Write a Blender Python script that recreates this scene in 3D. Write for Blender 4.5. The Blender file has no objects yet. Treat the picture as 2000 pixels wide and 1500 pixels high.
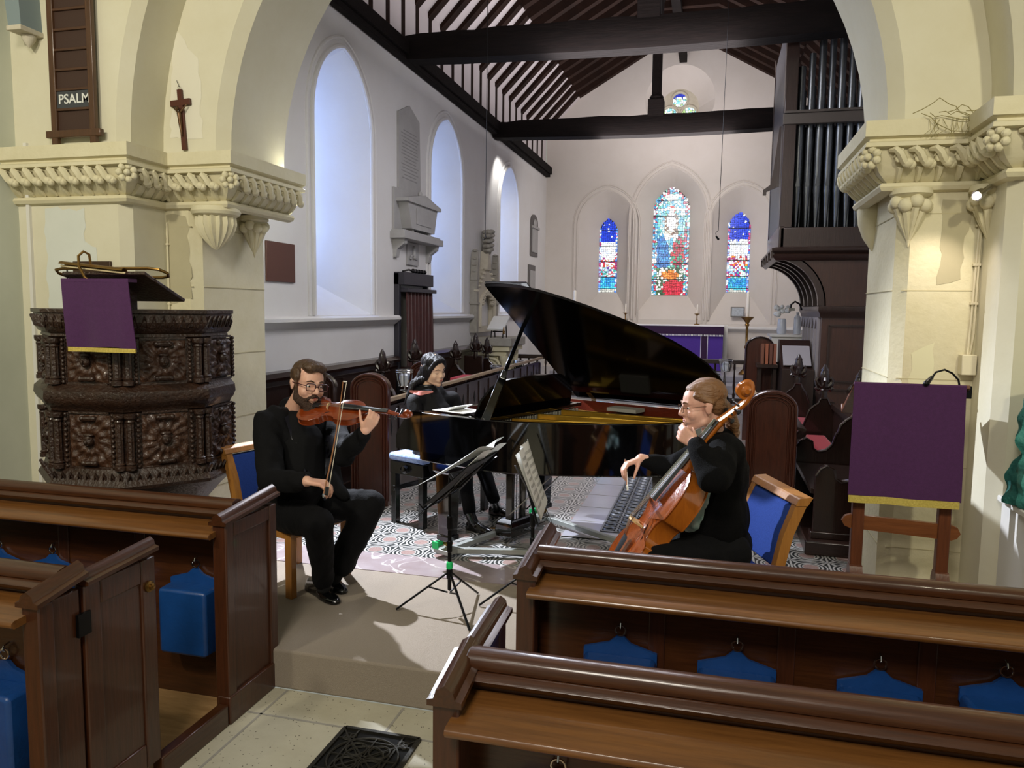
import bpy, bmesh, math, random
import numpy as np
from mathutils import Vector as V, Matrix
from mathutils.geometry import tessellate_polygon
random.seed(7)
PI=math.pi
scn=bpy.context.scene
COL=scn.collection
# ---------------- camera, world, lights, exposure ----------------
F=1500.;H=1.9;YAW=math.radians(14.6);PIT=math.radians(5.6);ROLL=math.radians(0.7)
CAM=V((0,0,H))
FW=V((-math.sin(YAW)*math.cos(PIT),math.cos(YAW)*math.cos(PIT),-math.sin(PIT)))
_r=V((math.cos(YAW),math.sin(YAW),0));_u=_r.cross(FW)
RT=_r*math.cos(ROLL)+_u*math.sin(ROLL);UP=_u*math.cos(ROLL)-_r*math.sin(ROLL)
def ray(px,py): return FW+RT*((px-1000)/F)+UP*((750-py)/F)
def W(px,py,d): return CAM+ray(px,py)*d
def PZ(px,py,z): r=ray(px,py); return CAM+r*((z-H)/r.z)
def PX(px,py,x): r=ray(px,py); return CAM+r*(x/r.x)
def PY(px,py,y): r=ray(px,py); return CAM+r*(y/r.y)
cd=bpy.data.cameras.new('camera'); cam=bpy.data.objects.new('camera',cd); COL.objects.link(cam)
cd.sensor_fit='HORIZONTAL'; cd.sensor_width=36; cd.lens=36*F/2000; cd.clip_end=200; cd.clip_start=.05
m=Matrix((RT,UP,-FW)).transposed().to_4x4(); m.translation=CAM; cam.matrix_world=m
scn.camera=cam
w=bpy.data.worlds.new('world'); scn.world=w; w.use_nodes=True
bg=w.node_tree.nodes['Background']; bg.inputs[0].default_value=(.80,.82,.70,1); bg.inputs[1].default_value=.33
scn.view_settings.view_transform='Standard'; scn.view_settings.look='None'; scn.view_settings.gamma=1; scn.view_settings.exposure=0.0
def light(name,kind,loc,target,energy,color,size=.3,spot=60,blend=.3,sizey=None):
    l=bpy.data.lights.new(name,kind); l.energy=energy; l.color=color
    if kind=='AREA':
        l.size=size
        if sizey: l.shape='RECTANGLE'; l.size_y=sizey
    else: l.shadow_soft_size=size
    if kind=='SPOT': l.spot_size=math.radians(spot); l.spot_blend=blend
    o=bpy.data.objects.new(name,l); COL.objects.link(o); o.location=loc
    o.rotation_euler=(V(target)-V(loc)).to_track_quat('-Z','Y').to_euler()
    return o
# cool flood lamp high behind the arch on the left: lights the players and the step
light('chancel_floodlight','SPOT',(-3.66,6.02,3.43),(-.9,3.7,.3),1750,(.83,.88,1.0),.035,70,.5)
# warm lamps hung in the nave behind the viewer
light('nave_spot','SPOT',(-3.1,-.6,4.5),(-3.6,4.3,2.3),430,(1,.93,.72),.12,80,.9)
light('nave_spot','SPOT',(1.9,-.2,4.4),(1.5,4.5,2.2),300,(1,.93,.68),.10,62,.9)
light('nave_lamp','AREA',(-.7,-1.6,5.0),(-.7,2.6,.5),165,(1,.92,.80),1.2)
# lamps of the chancel, with added fill lights for arch soffit and roof
light('chancel_light','AREA',(-.6,14.6,4.85),(-.6,17.9,2.4),92,(1,.93,.89),1.6)
light('chancel_light','AREA',(-.8,7.6,4.7),(-.8,9.0,0),100,(.95,.93,1.0),1.4)
light('chancel_light','AREA',(-1.7,7.9,4.3),(.9,4.9,2.4),45,(.80,.86,1.0),.5)  # added cool fill for the right arch soffit, standing in for daylight
light('wall_spot','SPOT',(-3.55,13.55,4.75),(-3.89,14.2,3.2),40,(1,.97,.92),.04,110,.6)
light('roof_fill','AREA',(-.9,11.5,4.75),(-.9,11.5,8),330,(1,.93,.95),2.2,sizey=10)  # added unseen panel shining upward to brighten the ceiling
# ---------------- helpers ----------------
def lin(c):
    if isinstance(c,str): c=[int(c[i:i+2],16)/255 for i in (0,2,4)]
    return tuple((x/12.92 if x<=.04045 else ((x+.055)/1.055)**2.4) for x in c)+(1,)
MATS={}
def newmat(name):
    m=bpy.data.materials.new(name); m.use_nodes=True; MATS[name]=m
    nt=m.node_tree; return m,nt,nt.nodes['Principled BSDF'],nt.nodes,nt.links
def mat(name,col,rough=.6,metal=0,col2=None,scale=8,amt=.5,bump=0,bscale=None,stretch=None,coat=0,sheen=0,sub=0,emit=0,spec=.5):
    m,nt,p,N,L=newmat(name)
    p.inputs['Base Color'].default_value=lin(col); p.inputs['Roughness'].default_value=rough; p.inputs['Metallic'].default_value=metal;p.inputs['Specular IOR Level'].default_value=spec
    if coat: p.inputs['Coat Weight'].default_value=coat; p.inputs['Coat Roughness'].default_value=.08
    if sheen: p.inputs['Sheen Weight'].default_value=sheen
    if sub:
        p.inputs['Subsurface Weight'].default_value=sub; p.inputs['Subsurface Radius'].default_value=(.02,.008,.004); p.inputs['Subsurface Scale'].default_value=.3
    if emit: p.inputs['Emission Color'].default_value=lin(col); p.inputs['Emission Strength'].default_value=emit
    tc=N.new('ShaderNodeTexCoord'); mp=N.new('ShaderNodeMapping'); L.new(tc.outputs['Object'],mp.inputs[0])
    if stretch: mp.inputs['Scale'].default_value=stretch
    if col2:
        n=N.new('ShaderNodeTexNoise'); n.inputs['Scale'].default_value=scale; n.inputs['Detail'].default_value=6; n.inputs['Roughness'].default_value=.65
        L.new(mp.outputs[0],n.inputs[0])
        r=N.new('ShaderNodeMapRange'); r.inputs[1].default_value=.5-.25; r.inputs[2].default_value=.75; L.new(n.outputs[0],r.inputs[0]); 
        x=N.new('ShaderNodeMix'); x.data_type='RGBA'; L.new(r.outputs[0],x.inputs[0]); x.inputs[6].default_value=lin(col); x.inputs[7].default_value=lin(col2)
        L.new(x.outputs[2],p.inputs['Base Color'])
    if bump:
        b=N.new('ShaderNodeBump'); b.inputs['Strength'].default_value=bump; b.inputs['Distance'].default_value=.01
        n2=N.new('ShaderNodeTexNoise'); n2.inputs['Scale'].default_value=bscale or scale*3; n2.inputs['Detail'].default_value=5
        L.new(mp.outputs[0],n2.inputs[0]); L.new(n2.outputs[0],b.inputs['Height']); L.new(b.outputs[0],p.inputs['Normal'])
    return m
def wood(name,c1,c2,axis=0,rough=.35,scale=5,coat=.3,bump=.12):
    st=[14,14,14]; st[axis]=1.0
    return mat(name,c1,rough,0,c2,scale,bump=bump,bscale=scale*1.5,stretch=st,coat=coat)
def node_mat(name): return newmat(name)
class MB:
    def __init__(s): s.v=[];s.f=[];s.m=[];s.s=[]
    def add(s,vs,fs,mi=0,smooth=True):
        o=len(s.v); s.v+= [tuple(x) for x in vs]; s.f+=[tuple(i+o for i in f) for f in fs]; s.m+=[mi]*len(fs); s.s+=[smooth]*len(fs); return s
    def box(s,lo,hi,mi=0,M=None):
        (a,b,c),(d,e,f)=lo,hi
        vs=[V(p) for p in ((a,b,c),(d,b,c),(d,e,c),(a,e,c),(a,b,f),(d,b,f),(d,e,f),(a,e,f))]
        if M: vs=[M@p for p in vs]
        return s.add(vs,[(3,2,1,0),(4,5,6,7),(0,1,5,4),(1,2,6,5),(2,3,7,6),(3,0,4,7)],mi,False)
    def bar(s,a,b,wd,th,mi=0,up=(0,0,1)):
        a=V(a);b=V(b);d=b-a;L=d.length;d.normalize();u=V(up);x=d.cross(u)
        if x.length<1e-4: x=d.cross(V((0,1,0)))
        x.normalize();u=x.cross(d)
        M=Matrix((x,d,u)).transposed().to_4x4();M.translation=a
        return s.box((-wd/2,0,-th/2),(wd/2,L,th/2),mi,M)
    def loft(s,rings,caps=True,closed=False,mi=0,smooth=True):
        n=len(rings[0]);vs=[p for r in rings for p in r];fs=[]
        R=len(rings)
        for i in range(R if closed else R-1):
            for j in range(n):
                a=i*n+j;b=i*n+(j+1)%n;c=((i+1)%R)*n+(j+1)%n;d=((i+1)%R)*n+j
                fs.append((a,b,c,d))
        if caps and not closed: fs.append(tuple(range(n-1,-1,-1)));fs.append(tuple((R-1)*n+j for j in range(n)))
        return s.add(vs,fs,mi,smooth)
    def strip(s,rings,mi=0,smooth=True):   # open profile loft
        n=len(rings[0]);vs=[p for r in rings for p in r];fs=[]
        for i in range(len(rings)-1):
            for j in range(n-1): fs.append((i*n+j,i*n+j+1,(i+1)*n+j+1,(i+1)*n+j))
        return s.add(vs,fs,mi,smooth)
    def tube(s,path,r,n=8,closed=False,mi=0,flat=1.0,up=None):
        P=[V(p) for p in path];K=len(P);rr=r if isinstance(r,(list,tuple)) else [r]*K
        rings=[];prev=None
        for i in range(K):
            if closed: t=P[(i+1)%K]-P[i-1]
            else: t=P[min(i+1,K-1)]-P[max(i-1,0)]
            t.normalize()
            if prev is None:
                x=t.cross(V(up) if up else V((0,0,1)))
                if x.length<1e-3: x=t.cross(V((0,1,0)))
            else: x=prev-t*prev.dot(t)
            x.normalize();prev=x;y=t.cross(x)
            rings.append([P[i]+x*(math.cos(2*PI*k/n)*rr[i])+y*(math.sin(2*PI*k/n)*rr[i]*flat) for k in range(n)])
        return s.loft(rings,True,closed,mi)
    def lathe(s,prof,c=(0,0,0),n=20,M=None,mi=0,smooth=True):
        c=V(c);rings=[]
        for r,z in prof: rings.append([ (M@V((r*math.cos(2*PI*k/n),r*math.sin(2*PI*k/n),z)) if M else V((r*math.cos(2*PI*k/n),r*math.sin(2*PI*k/n),z)))+c for k in range(n)])
        return s.loft(rings,True,False,mi,smooth)
    def ell(s,c,r,n=14,m=9,R=None,mi=0):
        c=V(c);r=(r,r,r) if isinstance(r,(int,float)) else r
        rings=[]
        for i in range(1,m):
            a=PI*i/m-PI/2
            ring=[]
            for k in range(n):
                p=V((r[0]*math.cos(a)*math.cos(2*PI*k/n),r[1]*math.cos(a)*math.sin(2*PI*k/n),r[2]*math.sin(a)))
                ring.append((R@p if R else p)+c)
            rings.append(ring)
        b=V((0,0,-r[2]));t=V((0,0,r[2]))
        if R: b=R@b;t=R@t
        vs=[p for q in rings for p in q]+[b+c,t+c];fs=[]
        K=len(rings)
        for i in range(K-1):
            for k in range(n): fs.append((i*n+k,i*n+(k+1)%n,(i+1)*n+(k+1)%n,(i+1)*n+k))
        for k in range(n): fs.append((K*n,(k+1)%n,k)); fs.append((K*n+1,(K-1)*n+k,(K-1)*n+(k+1)%n))
        return s.add(vs,fs,mi)
    def cap(s,a,b,ra,rb,n=12,mi=0):     # tapered capsule
        a=V(a);b=V(b);d=b-a;L=d.length
        if L<1e-5: return s.ell(a,max(ra,rb),n,8,None,mi)
        prof=[]
        for i in range(1,5): t=PI/2*(1-i/4.0); prof.append((ra*math.cos(t) ,-ra*math.sin(t)))
        for i in range(0,4): t=PI/2*i/4.0; prof.append((rb*math.cos(t),L+rb*math.sin(t)))
        prof=[(max(ra*.12,1e-4),-ra*.995)]+prof+[(max(rb*.12,1e-4),L+rb*.995)]
        q=d.to_track_quat('Z','Y').to_matrix()
        rings=[[a+q@V((r*math.cos(2*PI*k/n),r*math.sin(2*PI*k/n),z)) for k in range(n)] for r,z in prof]
        return s.loft(rings,True,False,mi)
    def prism(s,poly,axis,lo,hi,mi=0,M=None,smooth=False):   # poly: 2D points; extruded along axis
        def P(u,v,w): return V((w,u,v)) if axis=='x' else V((u,w,v)) if axis=='y' else V((u,v,w))
        a=[P(u,v,lo) for u,v in poly];b=[P(u,v,hi) for u,v in poly]
        if M: a=[M@p for p in a];b=[M@p for p in b]
        n=len(a);tri=tessellate_polygon([[V((u,v,0)) for u,v in poly]])
        fs=[(t[0],t[1],t[2]) for t in tri]+[(t[2]+n,t[1]+n,t[0]+n) for t in tri]
        s.add(a+b,fs,mi,False); 
        s.add(a+b,[(i,(i+1)%n,(i+1)%n+n,i+n) for i in range(n)],mi,smooth)
        return s
    def holed(s,outer,holes,fn,mi=0):    # flat sheet with holes, fn maps 2D->3D
        loops=[outer]+holes; tri=tessellate_polygon([[V((u,v,0)) for u,v in l] for l in loops])
        return s.add([fn(u,v) for l in loops for u,v in l],[tuple(t) for t in tri],mi,False)
    def sweep(s,prof,path,up=(0,0,1),closed=False,mi=0,caps=True,smooth=True,side=1):
        # prof: (offset outwards (right of travel * side), height); mitred corners, path in any plane normal to up
        P=[V(p) for p in path];K=len(P);up=V(up);rings=[]
        for i in range(K):
            if closed: d0=(P[i]-P[i-1]).normalized();d1=(P[(i+1)%K]-P[i]).normalized()
            else: d0=(P[i]-P[i-1]).normalized() if i>0 else None; d1=(P[i+1]-P[i]).normalized() if i<K-1 else None
            if d0 is None: d0=d1
            if d1 is None: d1=d0
            n0=d0.cross(up)*side;n1=d1.cross(up)*side;b=(n0+n1)
            if b.length<1e-5: b=n0
            b.normalize();k=1/max(.3,b.dot(n0))
            rings.append([P[i]+b*(o*k)+up*h for o,h in prof])
        return s.loft(rings,caps,closed,mi,smooth)
    def build(s,name,mats,parent=None,bevel=0,ang=35,kind=None,M=None,sub=0,weld=False):
        me=bpy.data.meshes.new(name)
        vs=s.v if M is None else [tuple(M@V(p)) for p in s.v]
        me.from_pydata(vs,[],s.f)
        if not isinstance(mats,(list,tuple)): mats=[mats]
        for x in mats: me.materials.append(x)
        me.polygons.foreach_set('material_index',s.m); me.polygons.foreach_set('use_smooth',s.s)
        bm=bmesh.new();bm.from_mesh(me)
        if weld: bmesh.ops.remove_doubles(bm,verts=bm.verts,dist=1e-5)
        bmesh.ops.recalc_face_normals(bm,faces=bm.faces);bm.to_mesh(me);bm.free()
        me.update(); me.set_sharp_from_angle(angle=math.radians(ang))
        o=bpy.data.objects.new(name,me);COL.objects.link(o)
        if parent is not None:
            o.parent=parent; o.matrix_parent_inverse=parent_inv(parent)
        if bevel: b=o.modifiers.new('bevel','BEVEL');b.width=bevel;b.segments=2;b.limit_method='ANGLE';b.angle_limit=math.radians(40)
        if kind: o['kind']=kind
        return o
def world_of(o):
    M=Matrix.LocRotScale(o.location,o.rotation_euler,o.scale)
    if o.parent: M=world_of(o.parent)@o.matrix_parent_inverse@M
    return M
def parent_inv(p): return world_of(p).inverted()
def thing(name,label,cat,loc=(0,0,0),group=None,rz=0):
    o=bpy.data.objects.new(name,None);COL.objects.link(o);o.location=loc;o.rotation_euler=(0,0,rz);o.empty_display_size=.1
    o['label']=label;o['category']=cat
    if group:o['group']=group
    return o
def tag(o,label,cat,group=None,kind=None):
    o['label']=label;o['category']=cat
    if group:o['group']=group
    if kind:o['kind']=kind
    return o
KIDS={}
def kids(o):
    return [c for c in o.children]
def dup(o,loc=None,rz=None,label=None,group=None,parent=None):
    c=o.copy();COL.objects.link(c)
    if parent is not None: c.parent=parent; c.matrix_parent_inverse=o.matrix_parent_inverse.copy()
    if loc is not None:c.location=loc
    if rz is not None:c.rotation_euler=(0,0,rz)
    if label:c['label']=label
    if group:c['group']=group
    for ch in list(o.children): dup(ch,parent=c)
    return c
def frame(o,x,y,z):
    M=Matrix((V(x),V(y),V(z))).transposed().to_4x4();M.translation=V(o);return M
def arc(c,r,a0,a1,n): return [(c[0]+r*math.cos(a0+(a1-a0)*i/n),c[1]+r*math.sin(a0+(a1-a0)*i/n)) for i in range(n+1)]
def lancet(cx,w,z0,zs,rise,n=10):
    """closed loop: bottom-left, bottom-right, up, pointed head; 2D (u,z)"""
    h=w/2.0; c=(rise*rise-h*h)/(2*h); R=h+c   # arc centres at distance c beyond axis
    a=math.atan2(rise,c)
    pts=[(cx-h,z0),(cx+h,z0)]
    pts+=[(cx-c+R*math.cos(t),zs+R*math.sin(t)) for t in [a*i/n for i in range(n+1)]]
    pts+=[(cx+c-R*math.cos(t),zs+R*math.sin(t)) for t in [a*(n-i)/n for i in range(1,n+1)]]
    return pts
# ---------------- materials ----------------
PL=mat('cream_plaster','D9D5C0',.85,0,'CFC9AF',2.2,bump=.25,bscale=9)
PLW=mat('white_plaster','DCDBDA',.85,0,'D5D2CF',1.5,bump=.12,bscale=7)
PLG=mat('grey_green_plaster','CDD0C2',.9,0,'BFC3B4',1.4,bump=.2,bscale=8)
STONE=mat('painted_stone','DAD3B6',.75,0,'D0C8A6',6,bump=.3,bscale=30)
GSTONE=mat('grey_stone','A9A59B',.8,0,'8F8B82',9,bump=.3,bscale=40)
CSTONE=mat('pale_carved_stone','CFC8B6',.8,0,'BDB4A0',10,bump=.3,bscale=40)
MARBLE=mat('memorial_marble','A9A8A6',.5,0,'9A9896',5)
DBEAM=mat('dark_oak_beam','17100E',.85,0,'0A0706',3,bump=.7,spec=.15,bscale=5,stretch=(1.2,8,8))
RAFT=mat('brown_rafter','2E1C14',.85,0,'170E0A',4,spec=.15,bump=.4,bscale=8)
WX=wood('pew_oak_x','502D16','341B0D',0,.3); WY=wood('pew_oak_y','4C2A15','311A0C',1,.3); WZ=wood('pew_oak_z','4E2814','331A0D',2,.38)
LEDGE=wood('pew_ledge_oak','7E5228','553417',0,.3,scale=3)
DX=wood('dark_oak_x','2E1A12','1A0E0A',0,.35); DZ=wood('dark_oak_z','2A150E','180C08',2,.3,coat=.5)
STALL=wood('stall_mahogany','4A2214','2F140C',2,.3,coat=.4)
CARV=mat('carved_oak','3B2316','1E110B',.4,0,'23140C',14,bump=.8,bscale=60) if False else mat('carved_oak','3A2417',.42,0,'22140D',14,bump=.9,bscale=55,coat=.25)
CARVP=mat('carved_oak_panel','4B2E1B',.45,0,'2C190F',16,bump=1.0,bscale=45,coat=.2)
CHAIRW=wood('beech_chair_wood','B07A3A','96612A',2,.4)
EBON=mat('black_piano_lacquer','050506',.06,0,coat=1.0)
BLACKW=mat('black_painted_wood','0B0A0A',.25,coat=.4)
GOLDF=mat('gold_iron_frame','B08A2E',.35,.75,'8F6C1E',6)
REDW=wood('piano_inner_rim_wood','5A2012','431409',0,.3)
METB=mat('black_metal','101012',.35,.6); CHR=mat('chrome','C8C8C8',.18,1.0); BRASS=mat('brass','A07C45',.3,.9,'6F5328',12)
STEEL=mat('grey_painted_steel','9FA29C',.45,.4)
PIPE=mat('organ_pipe_metal','6F7274',.32,.85,'575A5D',7)
GREEN=mat('green_tape','18C46A',.5); PAPER=mat('sheet_paper','E6E6E2',.8); INK=mat('ink','1A1A1A',.8); SGREY=mat('folder_grey','3A3A3F',.7)
PURP=mat('purple_cloth','4A2052',.9,0,'401A47',60,bump=.3,bscale=400,sheen=.1); PURP2=mat('altar_purple_cloth','4B2A92',.85,0,'432387',30,sheen=.2); PURP3=mat('dark_altar_purple','2E0E38',.85)
FRINGE=mat('gold_fringe','D8C568',.6,.2,'A8923C',120); WCLOTH=mat('white_cloth','E4E2E6',.85)
BLUE=mat('blue_vinyl','18488A',.35,0,'143E78',10,bump=.15,bscale=60); BLUEF=mat('blue_seat_fabric','23418C',.9,0,'1B3476',140,bump=.3,bscale=300,spec=.2)
CURT=mat('maroon_velvet','451510',.9,0,'300C09',20,sheen=.6); REDC=mat('red_cushion','9A0F26',.85,sheen=.2)
BLKF=mat('black_fabric','070709',.9,0,'0C0C0F',30,bump=.25,bscale=160,spec=.2); BLKK=mat('black_knit','070708',.95,0,'0B0B0D',60,bump=.4,bscale=240,spec=.15); SATIN=mat('black_satin','1E1E25',.32)
LIDM=mat('lid_lacquer','050405',.12,spec=.22)
LEA=mat('black_leather','09090A',.22,coat=.5)
SKIN=mat('skin_fair','DDB09A',.5,0,'D09C86',18,sub=.15); SKIN2=mat('skin_light','E0BCA0',.5,0,'D6AE92',18,sub=.15); SKIN3=mat('skin_rosy','DFB09C',.5,0,'D49E8A',20,sub=.15)
LIP=mat('lips','A8584E',.45); EYEW=mat('eye_white','E8E4DE',.3); IRIS=mat('eye_dark','1A120E',.2)
H_BR=mat('brown_hair','5A4128',.5,0,'33231A',30,bump=.8,bscale=90,stretch=(1,1,.25)); H_BD=mat('beard_hair','4A3122',.7,0,'2C1D14',60,bump=1,bscale=160)
H_BK=mat('black_hair','0B090B',.45,0,'1C1A1E',30,bump=.8,bscale=90,stretch=(1,1,.25),spec=.25); H_RD=mat('light_brown_hair','8A6544',.45,0,'6A4628',30,bump=.8,bscale=90,stretch=(.25,1,1))
VARN=wood('violin_varnish','8A3A12','6A280B',0,.16,coat=1,scale=8); VARC=wood('cello_varnish','9A4A16','74300C',2,.14,coat=1,scale=5); VARL=wood('cello_light_varnish','B8681F','9A5218',2,.18,coat=1,scale=5)
EBF=mat('ebony','15161A',.45)
TEAL=mat('teal_quilted_fabric','3F9086',.6,0,'2A6B66',9,bump=1,bscale=40); WPAINT=mat('white_paint','DAD8D2',.5); IVORY=mat('cream_plastic','D8D0B4',.45)
WAX=mat('candle_wax','EDE8DC',.5)
BULB=mat('lamp_glow','FFF6E0',.5,emit=18)
CARPET=mat('beige_carpet','B5A898',.95,0,'A59786',180,bump=.8,bscale=500)
NSTONE=mat('nave_stone_paving','C8C3AE',.6,0,'B6B09A',4,bump=.2,bscale=30)
DKW=mat('floorboards_pine','B28E62',.5,0,'8C6A42',3,stretch=(2,12,2),bump=.1)
IRON=mat('cast_iron','3B382F',.55,.5,'26241E',20,bump=.4,bscale=80); VOID=mat('dark_void','050505',1)
REDM=mat('veined_red_marble','8C7A78',.35,0,'A89C9E',5,coat=.3)
SLAB=mat('grey_stone_slab','A9A7AE',.3,0,'96949B',3,coat=.3)
# nave paving speckles
def patch_speckle(m,dark='4A4436'):
    nt=m.node_tree;N=nt.nodes;L=nt.links;p=N['Principled BSDF'];src=p.inputs['Base Color'].links[0].from_socket
    tc=N.new('ShaderNodeTexCoord');v=N.new('ShaderNodeTexVoronoi');v.inputs['Scale'].default_value=42;L.new(tc.outputs['Object'],v.inputs[0])
    r=N.new('ShaderNodeMapRange');r.inputs[1].default_value=.10;r.inputs[2].default_value=.16;L.new(v.outputs['Distance'],r.inputs[0])
    x=N.new('ShaderNodeMix');x.data_type='RGBA';L.new(r.outputs[0],x.inputs[0]);x.inputs[6].default_value=lin(dark);L.new(src,x.inputs[7]);L.new(x.outputs[2],p.inputs['Base Color'])
patch_speckle(NSTONE)
def vein(m):
    nt=m.node_tree;N=nt.nodes;L=nt.links;p=N['Principled BSDF'];src=p.inputs['Base Color'].links[0].from_socket
    tc=N.new('ShaderNodeTexCoord');n=N.new('ShaderNodeTexNoise');n.inputs['Scale'].default_value=3;n.inputs['Detail'].default_value=8;n.inputs['Distortion'].default_value=1.5;L.new(tc.outputs['Object'],n.inputs[0])
    a=N.new('ShaderNodeMath');a.operation='SUBTRACT';a.inputs[1].default_value=.5;L.new(n.outputs[0],a.inputs[0])
    b=N.new('ShaderNodeMath');b.operation='ABSOLUTE';L.new(a.outputs[0],b.inputs[0])
    r=N.new('ShaderNodeMapRange');r.inputs[1].default_value=.0;r.inputs[2].default_value=.018;L.new(b.outputs[0],r.inputs[0])
    x=N.new('ShaderNodeMix');x.data_type='RGBA';L.new(r.outputs[0],x.inputs[0]);x.inputs[6].default_value=lin('DDD6D2');L.new(src,x.inputs[7]);L.new(x.outputs[2],p.inputs['Base Color'])
vein(REDM)
# encaustic tile floor: rings in a square grid with corner stars
def tilemat():
    m,nt,p,N,L=newmat('encaustic_tiles');p.inputs['Roughness'].default_value=.3
    p.inputs['Coat Weight'].default_value=.3
    tc=N.new('ShaderNodeTexCoord');sp=N.new('ShaderNodeSeparateXYZ');L.new(tc.outputs['Object'],sp.inputs[0])
    def mth(op,a,b=None,c=None):
        n=N.new('ShaderNodeMath');n.operation=op
        for i,x in enumerate((a,b,c)):
            if x is None: continue
            if isinstance(x,(int,float)): n.inputs[i].default_value=x
            else: L.new(x,n.inputs[i])
        return n.outputs[0]
    S=.245
    fx=mth('SUBTRACT',mth('FRACT',mth('DIVIDE',mth('ADD',sp.outputs[0],20.01),S)),.5)
    fy=mth('SUBTRACT',mth('FRACT',mth('DIVIDE',mth('ADD',sp.outputs[1],20.0),S)),.5)
    ax=mth('ABSOLUTE',fx);ay=mth('ABSOLUTE',fy)
    d=mth('SQRT',mth('ADD',mth('MULTIPLY',fx,fx),mth('MULTIPLY',fy,fy)))
    cx=mth('SUBTRACT',.5,ax);cy=mth('SUBTRACT',.5,ay)
    # star arms at the corners: along axes and diagonals, petals
    dc=mth('SQRT',mth('ADD',mth('MULTIPLY',cx,cx),mth('MULTIPLY',cy,cy)))
    ang=mth('ARCTAN2',cy,cx)
    pet=mth('ABSOLUTE',mth('SINE',mth('MULTIPLY',ang,4)))
    def band(x,lo,hi): return mth('MULTIPLY',mth('GREATER_THAN',x,lo),mth('LESS_THAN',x,hi))
    dark=mth('MAXIMUM',band(d,.235,.275),band(d,.335,.40))
    diag=mth('ABSOLUTE',mth('SUBTRACT',ax,ay))
    lens=mth('MULTIPLY',mth('GREATER_THAN',d,.445),mth('MULTIPLY',mth('GREATER_THAN',diag,.06),mth('GREATER_THAN',mth('MINIMUM',cx,cy),.03)))
    star=mth('MULTIPLY',mth('LESS_THAN',dc,.17),mth('GREATER_THAN',pet,.8))
    dark=mth('MAXIMUM',dark,mth('MAXIMUM',lens,star))
    red=mth('LESS_THAN',d,.205)
    n=N.new('ShaderNodeTexNoise');n.inputs['Scale'].default_value=110;L.new(tc.outputs['Object'],n.inputs[0])
    x0=N.new('ShaderNodeMix');x0.data_type='RGBA';L.new(n.outputs[0],x0.inputs[0]);x0.inputs[6].default_value=lin('7E5C52');x0.inputs[7].default_value=lin('B8A29C')
    x1=N.new('ShaderNodeMix');x1.data_type='RGBA';L.new(dark,x1.inputs[0]);x1.inputs[6].default_value=lin('BDBAB5');x1.inputs[7].default_value=lin('343837')
    x2=N.new('ShaderNodeMix');x2.data_type='RGBA';L.new(red,x2.inputs[0]);L.new(x1.outputs[2],x2.inputs[6]);L.new(x0.outputs[2],x2.inputs[7])
    L.new(x2.outputs[2],p.inputs['Base Color']);return m
TILE=tilemat()
# ---------------- structure ----------------
XL,YE,XR=-3.89,17.9,2.35
ACX,ACZ,AR,AO=-1.14,2.88,2.0,2.47     # chancel arch centre, inner and outer radius
YO,YI,YB=4.15,4.51,5.30               # planes: outer order, inner order, chancel side
NWL,NWR=-4.45,2.9
def struct(mb,name,m,**k): return mb.build(name,m,kind='structure',**k)
# nave floor
b=MB();b.box((-6,-4,-.1),(NWR+1,3.26,0));struct(b,'floor',NSTONE)
b=MB()
for x in (-1.98,-1.36,-.75): b.box((x-.006,-3,0),(x+.006,3.25,.0015))
for y in (.9,1.75,2.45,3.02): b.box((-2.05,y-.006,0),(-.7,y+.006,.0015))
b.build('trim_1',GSTONE,kind='structure')
# pew platforms (pine boards)
b=MB();b.box((NWL,-3,0),(-2.10,3.2,.035))
struct(b,'floor_boards_left',DKW)
b=MB();b.box((-.62,-3,0),(NWR,3.2,.035));struct(b,'floor_boards_right',DKW)
# carpeted step
b=MB();b.box((NWL,3.26,0),(NWR,4.46,.2));struct(b,'floor_carpet_step',CARPET,bevel=.012)
b=MB();b.box((NWL,4.46,0),(NWR,4.80,.2));struct(b,'floor_marble_strip',REDM)
b=MB();b.box((XL-.3,4.80,0),(XR+.2,13.2,.2));struct(b,'floor_tiles',TILE)
b=MB();b.box((-1.05,5.55,.2),(.12,13.2,.206))
struct(b,'floor_slabs',SLAB)
b=MB()
for i in range(18): b.box((-1.05,5.55+i*.45,.2),(.12,5.558+i*.45,.2075))
for x in (-.47,): b.box((x-.004,5.55,.2),(x+.004,13.2,.2075))
struct(b,'trim_2',GSTONE)
# sanctuary steps
b=MB();b.box((XL-.2,13.2,0),(XR+.1,YE+.2,.38));b.box((XL-.2,14.6,.38),(XR+.1,YE+.2,.54));b.box((-3.2,15.3,.54),(1.3,YE+.2,.66))
struct(b,'floor_sanctuary',SLAB,bevel=.01)
# --- chancel arch wall ---
def archring(r,y,n=40,z0=.1,zc=ACZ):
    return [V((ACX-r,y,z0))]+[V((ACX+r*math.cos(PI-PI*i/n),y,zc+r*math.sin(PI*i/n))) for i in range(n+1)]+[V((ACX+r,y,z0))]
b=MB()
ZT=8.5
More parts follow.
